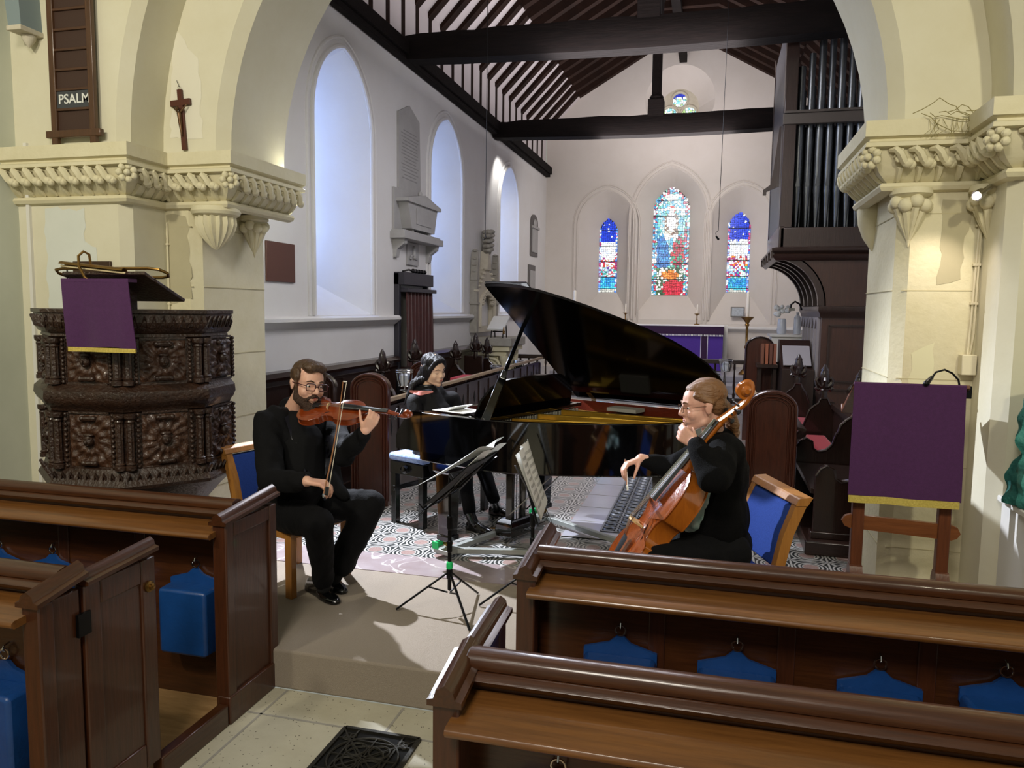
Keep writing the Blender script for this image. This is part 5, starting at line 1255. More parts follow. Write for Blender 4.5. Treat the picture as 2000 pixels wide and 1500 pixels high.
# music desk
MM=PM@Matrix.Translation((.40,0,1.20))@Matrix.Rotation(math.radians(16),4,'Y')
b=MB();b.prism([(.10,0),(1.22,0),(1.20,.10),(1.12,.19),(1.0,.235),(.66,.25),(.32,.235),(.2,.19),(.12,.10)],'x',-.008,.008,0,MM,smooth=True);b.box((-.06,.1,-.012),(.03,1.22,.0),0,MM);b.build('music_desk',LIDM,t,bevel=.004)
b=MB();b.box((.30,.12,1.165),(.47,1.28,1.19),0,PM);b.build('desk_shelf',EBON,t,bevel=.004)
# gold plate with struts, strings, tuning pins
b=MB()
fr=[(.42,.07),(.46,.07),(.60,.09),(.75,.13),(.9,.21),(1.05,.305),(1.2,.415),(1.34,.53),(1.45,.65),(1.53,.77),(1.58,.95),(1.58,1.12),(1.54,1.26),(1.46,1.33),(.42,1.33)]
q=[PM@V((x,y,1.125)) for x,y in fr]
inn=[(.60,.24),(.72,.25),(.86,.31),(1.0,.41),(1.14,.52),(1.27,.64),(1.36,.76),(1.42,.88),(1.46,1.0),(1.44,1.14),(1.38,1.24),(.60,1.25)]
tri=[fr,inn];b.holed(fr,[inn],lambda u,v:PM@V((u,v,1.125)));b.holed(fr,[inn],lambda u,v:PM@V((u,v,1.105)))
b.strip([[PM@V((u,v,1.125)) for u,v in fr+[fr[0]]],[PM@V((u,v,1.105)) for u,v in fr+[fr[0]]]]);b.strip([[PM@V((u,v,1.125)) for u,v in inn+[inn[0]]],[PM@V((u,v,1.08)) for u,v in inn+[inn[0]]]])
b.build('iron_frame',GOLDF,t)
for (a_,c_) in (((.46,.20),(1.10,.47)),((.46,.42),(1.42,.85)),((.46,.72),(1.5,1.05)),((.46,1.02),(1.48,1.2))):
    b=MB();b.bar(PL_(a_[0],a_[1],1.135),PL_(c_[0],c_[1],1.135),.028,.05);b.build('frame_strut',GOLDF,t,bevel=.006)
b=MB();b.tube([PL_(x,y+.02,1.145) for x,y in fr[1:9]],.014,8);b.cap(PL_(1.22,.45,1.13),PL_(1.22,.45,1.185),.014,.01,8);b.build('frame_lip',GOLDF,t)
b=MB()
for i in range(70):
    y=.12+i*.0168;xe=.62+max(0,(y-.1))*.82 if y<1.1 else 1.46
    b.bar(PL_(.48,y,1.118),PL_(min(1.48,xe+.1),min(1.3,y+.05),1.105),.0016,.0016)
b.build('strings',mat('piano_strings','A88A5A',.3,.9),t)
b=MB()
for i in range(60):
    for k in range(2): b.cap(PL_(.43+.03*k,.12+i*.019,1.12),PL_(.43+.03*k,.12+i*.019,1.15),.0035,.0035,6)
b.build('tuning_pins',STEEL,t)
# lid: 36 degrees, hinged along the spine, front flap folded back on top
TH=math.radians(36)
LM=PM@Matrix.Translation((0,1.40,RIMZ+.012))@Matrix.Rotation(-TH,4,'X')@Matrix.Rotation(PI,4,'Z')@Matrix.Scale(-1,4,(1,0,0))
# LM maps (x along spine, u distance from hinge, w lid normal)
lidp=[(.35,0),(1.48,0),(1.58,.05),(1.64,.15),(1.67,.3),(1.665,.45),(1.635,.58),(1.575,.70),(1.485,.83),(1.36,.95),(1.21,1.065),(1.06,1.175),(.91,1.27),(.76,1.35),(.61,1.40),(.46,1.415),(.35,1.415)]
def LIDP(x,u,w=0): return PM@V((x,1.40-u*math.cos(TH)-w*math.sin(TH)*0+w*-math.sin(TH),RIMZ+.012+u*math.sin(TH)+w*math.cos(TH)))
b=MB();n=len(lidp);tri=tessellate_polygon([[V((u,v,0)) for u,v in lidp]])
A=[LIDP(x,u,0) for x,u in lidp];B_=[LIDP(x,u,.022) for x,u in lidp]
b.add(A+B_,[tuple(f) for f in tri]+[tuple(i+n for i in f[::-1]) for f in tri],0,False);b.add(A+B_,[(i,(i+1)%n,(i+1)%n+n,i+n) for i in range(n)],0,False)
b.build('lid',LIDM,t,bevel=.004)
b=MB();fl=[(.36,.01),(.70,.01),(.70,1.40),(.36,1.41)]
A=[LIDP(x,u,.026) for x,u in fl];B_=[LIDP(x,u,.048) for x,u in fl];b.add(A+B_,[(0,1,2,3),(7,6,5,4)]+[(i,(i+1)%4,(i+1)%4+4,i+4) for i in range(4)],0,False);b.build('folded_front_lid',EBON,t,bevel=.004)
b=MB()
for x in (.5,1.3): b.bar(LIDP(x,-.01,-.004),LIDP(x,.09,-.004),.04,.004)
b.build('hinge_plates',BRASS,t)
s0=PZ(949,812,1.195);rr=ray(1021,640)
nrm=(LIDP(1,0)-LIDP(.5,0)).cross(LIDP(.5,1)-LIDP(.5,0)).normalized();s1=CAM+rr*((LIDP(.5,0)-CAM).dot(nrm)/rr.dot(nrm))
s0=PL_(.545,.03,1.19)
b=MB();b.bar(s0,s0.lerp(s1,.45),.055,.022,up=tuple(FW));b.bar(s0.lerp(s1,.43),s1,.028,.02,up=tuple(FW));b.build('lid_prop',EBON,t,bevel=.006)
b=MB();b.bar(s0.lerp(s1,.42),s0.lerp(s1,.5),.036,.03,up=tuple(FW));b.build('prop_ferrule',CHR,t,bevel=.003)
b=MB();b.box((.74,1.20,1.16),(.98,1.335,1.185),0,PM);b.build('paper_label',mat('label_grey','8C8A84',.7),t)
# legs, lyre
for x,y in ((.14,.13),(.14,1.25),(1.33,.98)):
    b=MB();b.loft([[PL_(x+sx*h,y+sy*h,z) for sx,sy in ((-1,-1),(1,-1),(1,1),(-1,1))] for z,h in ((.87,.075),(.80,.075),(.79,.062),(.42,.048),(.36,.046),(.355,.055),(.32,.055))],smooth=False);b.build('leg',EBON,t,bevel=.004)
    b=MB();b.cap(PL_(x-.012,y,.295),PL_(x+.012,y,.295),.026,.026,12);b.build('caster',BRASS,t)
lx,ly=.28,.72
b=MB();b.loft([[PL_(lx+sx*a,ly+sy*c,z) for sx,sy in ((-1,-1),(1,-1),(1,1),(-1,1))] for z,a,c in ((.26,.07,.15),(.30,.075,.16),(.36,.07,.15),(.385,.05,.12))],smooth=False)
for s in (-1,1): b.bar(PL_(lx,ly+s*.08,.38),PL_(lx,ly+s*.08,.87),.05,.05)
b.box((lx-.02,ly-.15,.72),(lx+.02,ly+.15,.77),0,PM);b.build('pedal_lyre',EBON,t,bevel=.005)
b=MB()
for s in (-.03,0,.03): b.cap(PL_(lx,ly+s,.38),PL_(lx,ly+s,.75),.004,.004,6)
b.cap(PL_(lx+.02,ly-.1,.42),PL_(lx+.45,ly,.86),.005,.005,6);b.cap(PL_(lx+.02,ly+.1,.42),PL_(lx+.45,ly+.1,.86),.005,.005,6);b.build('lyre_rods',CHR,t)
for s in (-.06,0,.06):
    b=MB();b.bar(PL_(lx-.07,ly+s,.285),PL_(lx-.19,ly+s,.275),.028,.01);b.build('pedal',BRASS,t,bevel=.004)
# dolly
t=thing('piano_dolly','grey steel triangular dolly under the piano legs with green tape','dolly',tuple(PL_(.6,.7,.2)))
LG=[(.14,.13),(.14,1.25),(1.33,.98)]
for i in range(3):
    a_,c_=LG[i],LG[(i+1)%3];b=MB();b.bar(PL_(a_[0],a_[1],.245),PL_(c_[0],c_[1],.245),.045,.035);b.build('frame_bar',STEEL,t,bevel=.003)
for x,y in LG:
    b=MB();b.box((x-.07,y-.07,.232),(x+.07,y+.07,.262),0,PM);b.build('leg_plate',STEEL,t,bevel=.003)
    b=MB();b.lathe([(.03,-.012),(.034,-.008),(.034,.008),(.03,.012)],PL_(x-.10,y+.02,.234),14,M=Matrix.Rotation(PA+.5,3,'Z')@Matrix.Rotation(PI/2,3,'X'));b.build('wheel',METB,t)
for (x,y) in LG[:2]:
    b=MB();b.box((x-.075,y-.078,.262),(x-.02,y-.07,.31),0,PM);b.box((x-.078,y-.07,.262),(x-.07,y+.05,.30),0,PM);b.build('green_tape_wrap',GREEN,t)
# sheet on piano
b=MB();M=PM@Matrix.Translation((-.02,.1,1.21));b.prism([(.02,1.205),(.30,1.205),(.30,1.208),(.02,1.208)],'y',.10,.32,0,PM);b.prism([(.12,1.209),(.20,1.245),(.21,1.243),(.14,1.209)],'y',.12,.30,0,PM);tag(b.build('sheet_music',PAPER),'white music sheet lying on the near end of the piano','sheet music')
# ---------------- piano bench ----------------
BMx=Matrix.Translation((-2.43,5.54,0))@Matrix.Rotation(PA,4,'Z')
t=thing('piano_bench','black piano bench with pale blue patterned seat pad','bench',(-2.2,5.7,.2))
BW,BL=.36,.80
b=MB();
for x in (.03,BW-.03):
    for y in (.03,BL-.03):
        q=MB();q.box((x-.025,y-.025,.2),(x+.025,y+.025,.64),0,BMx);q.build('leg',BLACKW,t,bevel=.003)
b=MB();b.box((0,0,.60),(BW,BL,.70),0,BMx);b.box((.02,.0,.46),(.05,BL,.50),0,BMx);b.build('frame',BLACKW,t,bevel=.005)
b=MB();b.box((-.01,-.01,.705),(BW+.01,BL+.01,.765),0,BMx);b.build('seat_pad',mat('blue_white_tapestry','A8B8D8',.9,0,'5A78B8',40),t,bevel=.02)
for y in (-.0,):
    b=MB();b.lathe([(.03,0),(.035,.01),(.03,.035),(.015,.04)],BMx@V((.18,-.0,.65)),14,M=(Matrix.Rotation(PA,3,'Z')@Matrix.Rotation(PI/2,3,'X')));b.build('adjusting_knob',EBON,t)
# ---------------- chairs ----------------
def chair(loc,fdir,label):
    f=V((fdir[0],fdir[1],0)).normalized();r=V((f.y,-f.x,0));M=frame((loc[0],loc[1],.2),r,f,(0,0,1))
    t=thing('chair',label,'chair',(loc[0],loc[1],.2),'blue upholstered wooden chairs')
    for s in (-1,1):
        b=MB();b.box((s*.235-.022,.17,0),(s*.235+.022,.22,.425),0,M);b.build('leg',CHAIRW,t,bevel=.004)
        pr_=[(-.25,0),(-.205,0),(-.205,.40),(-.215,.50),(-.25,.66),(-.315,.83),(-.37,.83),(-.30,.66),(-.262,.50),(-.25,.40)]
        b=MB();b.prism([(y,z) for y,z in pr_],'x',s*.235-.022,s*.235+.022,0,M,smooth=True);b.build('leg',CHAIRW,t,bevel=.004,ang=40)
        b=MB();b.box((s*.235-.012,-.2,.35),(s*.235+.012,.18,.40),0,M);b.build('side_rail',CHAIRW,t,bevel=.003)
    for yy_ in ((.18,.21),(-.235,-.21)):
        b=MB();b.box((-.22,yy_[0],.35),(.22,yy_[1],.41),0,M);b.build('cross_rail',CHAIRW,t,bevel=.003)
    b=MB();b.box((-.25,-.20,.425),(.25,.235,.475),0,M);b.build('seat',BLUEF,t,bevel=.018)
    b=MB();rows=[]
    for off in (0,.045):
        pass
    P=[(-.215,.50),(-.245,.66),(-.305,.79),(-.345,.79),(-.290,.66),(-.258,.50)]
    b.prism(P,'x',-.213,.213,0,M,smooth=True);b.build('backrest',BLUEF,t,bevel=.01,ang=50)
    b=MB();b.prism([(-.30,.80),(-.318,.835),(-.385,.84),(-.36,.80)],'x',-.262,.262,0,M,smooth=False);b.build('top_rail',CHAIRW,t,bevel=.006)
    return t
chair((-2.46,4.165),(.966,-.256),'wooden chair with blue back on the left, under the violinist')
chair((.03,3.87),(-.94,-.34),'wooden chair with blue back on the right, under the cellist')
# ---------------- music stands ----------------
def stand(cx,cy,zt,hv,wv,hc,label,front,legs):
    t=thing('music_stand',label,'music stand',(cx,cy,.2),'folding black music stands')
    b=MB();b.cap((cx,cy,.33),(cx,cy,.72),.011,.011,10);b.build('lower_pole',METB,t);b=MB();b.cap((cx,cy,.70),(cx,cy,zt),.008,.008,10);b.cap((cx,cy,.68),(cx,cy,.74),.016,.016,10);b.cap((cx,cy,.55),(cx,cy,.60),.015,.015,10);b.build('upper_pole',METB,t)
    b=MB();b.cap((cx,cy,.40),(cx,cy,.44),.018,.018,10);b.build('collar',METB,t)
    b=MB();b.cap((cx,cy,.455),(cx,cy,.475),.0185,.0185,12);b.build('green_tape_band',GREEN,t)
    for a in legs:
        d=V((math.cos(a),math.sin(a),0));b=MB();b.bar(V((cx,cy,.42))+d*.015,V((cx,cy,.208))+d*.30,.013,.010);b.bar(V((cx,cy,.31))+d*.01,V((cx,cy,.34))+d*.115,.010,.008);b.build('leg',METB,t,bevel=.002)
    c=V(hc);h=V(hv);wd=V(wv);n=wd.cross(h).normalized()
    # n must face the reader
    if n.z<0: n=-n
    def D(u,v,o=0): return c+wd*u+h*v+n*o
    b=MB();b.cap((cx,cy,zt),D(0,-.1,-.02),.009,.009,8);b.bar(D(0,-.5,-.012),D(0,.45,-.012),.02,.006)
    for s in (-1,1):
        b.bar(D(0,-.42,-.012),D(s*.5,.42,-.012),.012,.003);b.bar(D(0,.42,-.014),D(s*.5,-.42,-.014),.012,.003);b.bar(D(s*.25,-.42,-.01),D(s*.25,-.42,.04),.01,.003);b.bar(D(s*.5,-.42,-.012),D(s*.5,-.42,.03),.01,.003)
    b.bar(D(-.55,-.42,-.01),D(.55,-.42,-.01),.012,.003);[b.bar(D(u_,-.40,-.012),D(u_-.04,-.72,-.012),.008,.003) for u_ in (-.5,-.35)];b.build('desk',METB,t)
    return t,D
def sheets(D,name,label,mats,curl,folder):
    t=thing(name,label,'sheet music',tuple(D(0,-.4,0)))
    if folder:
        b=MB();
        for o in (.0,.004): b.strip([[D(u,v,o+.02*(u*2)**2*.3) for u in [-.5+i/10 for i in range(11)]] for v in (-.42,.0,.5)])
        b.build('folder_back',SGREY,t)
    for s in (-1,1):
        for k in range(2):
            b=MB()
            def Q(i,j,o):
                u=s*.49*i/10;v=-.40+(1.08 if folder else .95)*j/8+.03*k
                return D(u,v,o+.008+.006*k+(.10*k*(1-j/8) if folder else 0)+.035*math.sin(PI*i/10)*(.4+.3*k)*(j/8)+ (curl*(i/10)**2*(j/8)**2 if k==1 else 0))
            for o in (0,.0012): b.strip([[Q(i,j,o) for i in range(11)] for j in range(9)])
            pg=b.build('page',PAPER,t)
            if k==1:
                b=MB()
                for L in range(8):
                    for q in range(3):
                        j0=1+L*.82+q*.12
                        b.strip([[Q(i,j0,.002) for i in range(1,10)],[Q(i,j0+.035,.002) for i in range(1,10)]])
                b.build('printed_staves',INK,pg)
t,D=stand(-1.38,3.96,.98,(.27,.0,.25),(.03,.46,.0),W(900,938,4.13),'black folding music stand in front of the violinist, with green tape',0,[math.radians(q) for q in (195,75,-50)])
sheets(D,'sheet_music','open music in a dark folder on the left stand',0,.03,True)
t,D=stand(-.95,4.15,.93,(-.15,.0,.36),(.05,-.40,.0),W(1040,948,4.22),'black folding music stand in front of the cellist',0,[math.radians(q) for q in (-165,-30,80)])
sheets(D,'sheet_music','white open music pages on the right stand, facing the cellist',0,.02,False)
# ---------------- people and instruments ----------------
from mathutils import noise
def blob(name,mb,mats,parent=None,voxel=.007,smooth=5,wr=0,ws=9,fac=.5,stretch=(1,1,.35)):
    me=bpy.data.meshes.new(name);me.from_pydata(mb.v,[],mb.f)
    bm=bmesh.new();bm.from_mesh(me);bmesh.ops.recalc_face_normals(bm,faces=bm.faces);bm.to_mesh(me);bm.free()
    o=bpy.data.objects.new('tmp',me);COL.objects.link(o)
    r=o.modifiers.new('r','REMESH');r.mode='VOXEL';r.voxel_size=voxel;r.adaptivity=0
    if smooth: s=o.modifiers.new('s','SMOOTH');s.factor=fac;s.iterations=smooth
    dg=bpy.context.evaluated_depsgraph_get();me2=bpy.data.meshes.new_from_object(o.evaluated_get(dg));bpy.data.objects.remove(o);bpy.data.meshes.remove(me)
    me2.name=name
    if wr:
        n=len(me2.vertices);co=np.empty(n*3);no=np.empty(n*3);me2.vertices.foreach_get('co',co);me2.vertices.foreach_get('normal',no);co=co.reshape(-1,3);no=no.reshape(-1,3)
        d=np.array([(.35-1.6*abs(noise.noise(V((c[0]*ws*stretch[0]+c[2]*ws*.3,c[1]*ws*stretch[1],c[2]*ws*stretch[2]+3)))) if ws<20 else noise.noise(V((c[0]*ws*stretch[0],c[1]*ws*stretch[1],c[2]*ws*stretch[2]+3))))+.5*noise.noise(V((c[0]*ws*2.1,c[1]*ws*2.1,c[2]*ws*.9))) for c in co])
        co+=no*(d[:,None]*wr);me2.vertices.foreach_set('co',co.ravel())
    if not isinstance(mats,(list,tuple)):mats=[mats]
    me2.materials.clear()
    for m_ in mats: me2.materials.append(m_)
    me2.polygons.foreach_set('use_smooth',[True]*len(me2.polygons));me2.update()
    q=bpy.data.objects.new(name,me2);COL.objects.link(q)
    if parent is not None: q.parent=parent;q.matrix_parent_inverse=parent_inv(parent)
    return q
def headframe(f,tilt=0):
    f=V(f).normalized();r=f.cross(V((0,0,1))).normalized();u=r.cross(f)
    if tilt: q=Matrix.Rotation(tilt,3,f);r=q@r;u=q@u
    return Matrix((r,f,u)).transposed()
def head_prims(b,c,R,s=1.0,nose=1.0,full=1.0,male=False):
    c=V(c);P=lambda x,y,z:c+R@V((x*s,y*s,z*s))
    E=lambda x,y,z,a,d,e:b.ell(P(x,y,z),(a*s,d*s,e*s),16,11,R)
    K=lambda p,q,ra,rb:b.cap(P(*p),P(*q),ra*s,rb*s,12)
    E(0,-.012,.042,.074,.094,.080);E(0,.035,.03,.062,.055,.060);E(0,.03,-.03,.060*full,.060,.070);E(0,.0,-.045,.058*full,.06,.05)
    K((-.042*full,.015,-.070),(0,.068,-.098),.020,.018);K((.042*full,.015,-.070),(0,.068,-.098),.020,.018);E(0,.066,-.096,.022,.020,.017)
    E(-.036*full,.056,-.032,.024,.026,.026);E(.036*full,.056,-.032,.024,.026,.026)
    K((-.04,.072,.022),(-.012,.086,.018),.010,.010);K((.04,.072,.022),(.012,.086,.018),.010,.010)
    K((0,.086,.012),(0,.108*nose+.002,-.026),.007,.0125);E(-.012,.098,-.031,.008,.010,.007);E(.012,.098,-.031,.008,.010,.007)
    E(0,.078,-.060,.030,.018,.020)
    K((-.02,.086,-.054),(.02,.086,-.054),.0055,.0055);K((-.016,.087,-.064),(.016,.087,-.064),.006,.006)
    K((0,.088,-.052),(0,.096,-.034),.004,.006)
    for k in (-1,1):
        E(k*.077,-.004,-.004,.008,.017,.031);E(k*.080,-.012,.006,.008,.014,.020);E(k*.032,.066,.0,.015,.012,.011)
def face_parts(t,c,R,s=1.0,lids=True,closed=False,browm=None):
    c=V(c);P=lambda x,y,z:c+R@V((x*s,y*s,z*s))
    for k in (-1,1):
        if closed:
            b=MB();b.tube([P(k*.020,.0800,-.002),P(k*.031,.0835,-.006),P(k*.044,.0765,-.003)],[.0012,.002,.0012],6);b.build('closed_eyelashes',IRIS,t)
            b=MB();b.tube([P(k*.014,.094,.022),P(k*.03,.090,.027),P(k*.047,.078,.022)],[.002*s,.003*s,.0015*s],6);b.build('eyebrow',browm,t);continue
        b=MB();b.ell(P(k*.032,.0715,.0),(.0115*s,.009*s,.0065*s),12,8,R);e=b.build('eye',EYEW,t)
        b=MB();b.ell(P(k*.032-.002,.0795,-.001),(.0048*s,.0028*s,.0048*s if not closed else .0012),10,7,R);b.build('iris',IRIS,e)
        if browm:
            b=MB();b.tube([P(k*.014,.094,.022),P(k*.03,.090,.028),P(k*.047,.078,.022)],[.003*s,.004*s,.002*s],6);b.build('eyebrow',browm,t)
    b=MB();b.tube([P(-.023,.083,-.0575),P(-.010,.0925,-.0565),P(0,.0938,-.058),P(.010,.0925,-.0565),P(.023,.083,-.0575)],[.0015*s,.0042*s,.0038*s,.0042*s,.0015*s],6);b.tube([P(-.018,.085,-.0625),P(0,.0938,-.0650),P(.018,.085,-.0625)],[.0015*s,.005*s,.0015*s],6);b.build('lips',LIP,t)
def glasses(t,c,R,s,m,r=.024,th=.0022,rect=True):
    c=V(c);P=lambda x,y,z:c+R@V((x*s,y*s,z*s));b=MB()
    for k in (-1,1):
        L=[];
        for i in range(20):
            a=2*PI*i/20;ex=abs(math.cos(a))**.45*math.copysign(1,math.cos(a));ez=abs(math.sin(a))**.45*math.copysign(1,math.sin(a))
            L.append(P(k*.033+r*ex,.103-.25*abs(r*ex*k+0)*0,-.002+r*.70*ez))
        b.tube(L,th*s,6,True)
        b.tube([P(k*(.033+r),.103,.004),P(k*.072,.085,.006),P(k*.082,.0,.006),P(k*.08,-.03,-.004)],th*s*.9,6)
    b.tube([P(-.010,.104,.0),P(0,.107,.003),P(.010,.104,.0)],th*s,6);g=b.build('glasses',m,t)
def hand_prims(b,wrist,d,pn,th,curl=(.5,.5,.5,.5),s=1.0,spread=.10,thumbdir=None,tc=.5):
    """d: finger direction, pn: palm normal (towards which fingers curl), th: thumb side"""
    w=V(wrist);d=V(d).normalized();pn=V(pn);pn=(pn-d*pn.dot(d)).normalized();k=d.cross(pn)
    if k.dot(V(th))<0:k=-k
    L=.088*s
    for i,o in enumerate((.030,.011,-.009,-.028)): b.cap(w+k*(o*.55*s),w+d*(L*(1-.05*abs(i-1)))+k*(o*s),.0145*s,.0115*s,10)
    lens=((.040,.024,.020),(.044,.028,.021),(.041,.026,.020),(.032,.020,.018))
    for i,o in enumerate((.030,.011,-.009,-.028)):
        p=w+d*(L*(1-.05*abs(i-1)))+k*(o*s);a=0;dirn=(d+k*(spread*(1.5-i)*.6)).normalized()
        ax=dirn.cross(pn);c=curl[i]
        for j,l in enumerate(lens[i]):
            a+=c*(1.0,1.15,.8)[j];dd=dirn*math.cos(a)+pn*math.sin(a);q=p+dd*(l*s);r=(.0092,.0084,.0076)[j]*s;b.cap(p,q,r,r*.93,10);p=q
    td=V(thumbdir).normalized() if thumbdir is not None else (d*.55+k*.75+pn*.35).normalized()
    p=w+k*(.020*s)+d*(.018*s);q=p+td*(.045*s);b.cap(p,q,.0145*s,.0105*s,10);t2=(td*math.cos(tc)+ (d*.7+pn*.5-k*.3).normalized()*math.sin(tc)).normalized();q2=q+t2*(.032*s);b.cap(q,q2,.0102*s,.009*s,10);b.cap(q2,q2+(t2*.8+pn*.2)*(.024*s),.009*s,.0075*s,10)
def limb(b,pts,rs,n=14):
    for i in range(len(pts)-1): b.cap(pts[i],pts[i+1],rs[i],rs[i+1],n)
def lerp(a,b_,t): return V(a).lerp(V(b_),t)
def im(dx,dy,dz): return (RT*dx+UP*dy+FW*dz)     # direction by image right / image up / away
def shoe(name,heel,toe,ankle,parent,m=LEA,s=1.0,heelh=.0):
    heel=V(heel);toe=V(toe);d=(toe-heel);d.z=0;L=d.length;d.normalize();r=V((d.y,-d.x,0));b=MB()
    rings=[]
    for u,wd,h in ((-.02,.022,.055),(.02,.034,.07),(.25,.034,.075),(.42,.036,.062),(.6,.045,.048),(.8,.046,.040),(.94,.034,.030),(1.0,.015,.018)):
        base=heel+d*(u*L if u>0 else u);z0=heel.z
        rings.append([base+r*(wd*s*math.cos(a))+V((0,0,z0*0+ (h*s*max(0,math.sin(a))**.8 if math.sin(a)>0 else -.004))) for a in [2*PI*k/16 for k in range(16)]])
    b.loft(rings);b.cap(heel+d*.045+V((0,0,.05)),V(ankle),.042*s,.040*s,12)
    o=blob(name,b,m,parent,voxel=.005,smooth=3)
    b=MB();
    for k in range(4): p=heel+d*(L*(.38+.06*k))+V((0,0,.068-.006*k));b.cap(p-r*.016,p+r*.016,.0025,.0025,6)
    b.build('laces',m,o)
    return o
# ======== violinist ========
HC=W(600,750,4.50)
HF=im(.66,-.16,-.72);HR=headframe(HF,math.radians(-7))
chest=W(583,868,4.62);belly=W(577,945,4.60);pelv=W(562,1000,4.70)
neckb=W(573,806,4.62);sR=W(522,828,4.50);sL=W(640,820,4.80)
eR=W(528,938,4.28);wR=W(600,940,4.10);hR=W(607,941,4.09)
eL=W(673,888,4.50);wL=W(712,842,4.36)
hipR=W(545,1000,4.62);kR=W(622,1022,4.20);aR=W(632,1138,4.46)
hipL=W(585,990,4.86);kL=W(724,985,4.62);aL=W(652,1125,4.62)
b=MB();head_prims(b,HC,HR,1.17,1.0,1.08)
b.cap(HC+HR@V((0,-.025,-.06)),neckb,.058,.064,14)
limb(b,[neckb+V((0,0,-.02)),chest,belly,pelv],[.07,.10,.10,.10])
limb(b,[sR,eR,wR],[.055,.045,.030]);limb(b,[sL,eL,wL],[.055,.045,.030]);b.cap(sR,sL,.05,.05)
limb(b,[hipR,kR,aR],[.085,.062,.042]);limb(b,[hipL,kL,aL],[.085,.062,.042])
hand_prims(b,wR,im(.93,-.10,-.1),im(.25,-1,.15),im(.1,-.5,1),(.62,.68,.7,.62),1.06,.05,im(.75,-.55,.25),.35)
hand_prims(b,wL,im(.55,.72,-.25),im(-.1,.55,.75),im(-.75,.3,.1),(.75,.8,.75,.7),1.0,.12,im(-.25,.85,-.1),.25)
vio=blob('person',b,SKIN,None,voxel=.0055,smooth=4)
tag(vio,'bearded seated person in black suit and glasses playing a violin','person')
face_parts(vio,HC,HR,1.17,browm=H_BR)
glasses(vio,HC,HR,1.17,mat('dark_red_frame','3A1418',.3),.025,.0026)
# hair
Q=lambda x,y,z:HC+HR@(V((x,y,z))*1.17)
b=MB();
b.ell(Q(0,-.018,.058),(.086,.100,.080),18,12,HR);b.ell(Q(0,-.05,.0),(.076,.062,.075),16,10,HR)
b.ell(Q(.0,.05,.095),(.066,.052,.034),14,9,HR);b.ell(Q(.03,.06,.088),(.040,.042,.030),12,8,HR);b.ell(Q(-.035,.052,.085),(.036,.038,.028),12,8,HR)
b.ell(Q(-.072,.0,.045),(.018,.055,.045),12,8,HR);b.ell(Q(.072,.0,.045),(.018,.055,.045),12,8,HR);b.cap(Q(-.076,.022,.03),Q(-.072,.026,-.02),.012,.008);b.cap(Q(.076,.022,.03),Q(.072,.026,-.02),.012,.008)
blob('hair',b,H_BR,vio,voxel=.005,smooth=5,wr=.0035,ws=30,stretch=(.5,.5,1.6))
# beard
b=MB()
for k in (-1,1):
    b.cap(Q(k*.070,.018,-.015),Q(k*.060,.035,-.070),.012,.024);b.cap(Q(k*.060,.035,-.070),Q(0,.078,-.110),.026,.030)
    b.cap(Q(k*.040,.070,-.072),Q(k*.004,.094,-.045),.012,.010)
b.ell(Q(0,.065,-.122),(.045,.040,.038),14,9,HR);b.ell(Q(0,.045,-.11),(.05,.04,.03),14,9,HR)
blob('beard',b,H_BD,vio,voxel=.005,smooth=2,wr=.005,ws=60)
# shirt under the jacket
b=MB();limb(b,[neckb+V((0,0,-.05)),chest+im(.02,0,-.03),belly+im(.02,0,-.03),pelv],[.10,.150,.160,.14]);b.cap(lerp(neckb,chest,.3)+im(.02,0,-.04),belly+im(.03,0,-.05),.09,.14)
blob('black_shirt',b,mat('black_shirt_fabric','060608',.8,spec=.2),vio,voxel=.009,smooth=4)
# jacket
b=MB()
limb(b,[lerp(sR,neckb,.35),lerp(chest,eR,.10),lerp(belly,hipR,.25)],[.085,.135,.14])
limb(b,[lerp(sL,neckb,.35),lerp(chest,sL,.35),lerp(belly,hipL,.3)],[.085,.135,.14])
b.ell(lerp(chest,belly,.3),(.17,.15,.20),18,12);b.ell(lerp(belly,pelv,.3)+V((-.05,.04,-.02)),(.19,.17,.17),18,12);b.ell(pelv+V((-.08,0,-.02)),(.18,.17,.13),18,12)
b.cap(sR,sL,.082,.082);b.cap(neckb+V((-.03,.02,-.03)),neckb+V((-.045,.03,.02)),.078,.066)
limb(b,[sR,lerp(sR,eR,.5),eR],[.088,.078,.074]);limb(b,[eR,lerp(eR,wR,.5),lerp(eR,wR,.86)],[.074,.062,.052])
limb(b,[sL,eL],[.085,.070]);limb(b,[eL,lerp(eL,wL,.86)],[.070,.050])
b.cap(W(520,985,4.50),W(590,1000,4.42),.075,.05);b.cap(W(640,930,4.66),W(672,968,4.60),.06,.035);b.cap(W(630,880,4.70),W(655,960,4.68),.08,.05)
b.cap(neckb+V((0,.01,-.02)),lerp(neckb,sR,.8)+V((0,0,.0)),.070,.078);b.cap(neckb+V((0,.01,-.02)),lerp(neckb,sL,.8),.070,.078)
jk=blob('suit_jacket',b,BLKF,vio,voxel=.009,smooth=6,wr=.016,ws=9,stretch=(1,1,.6))
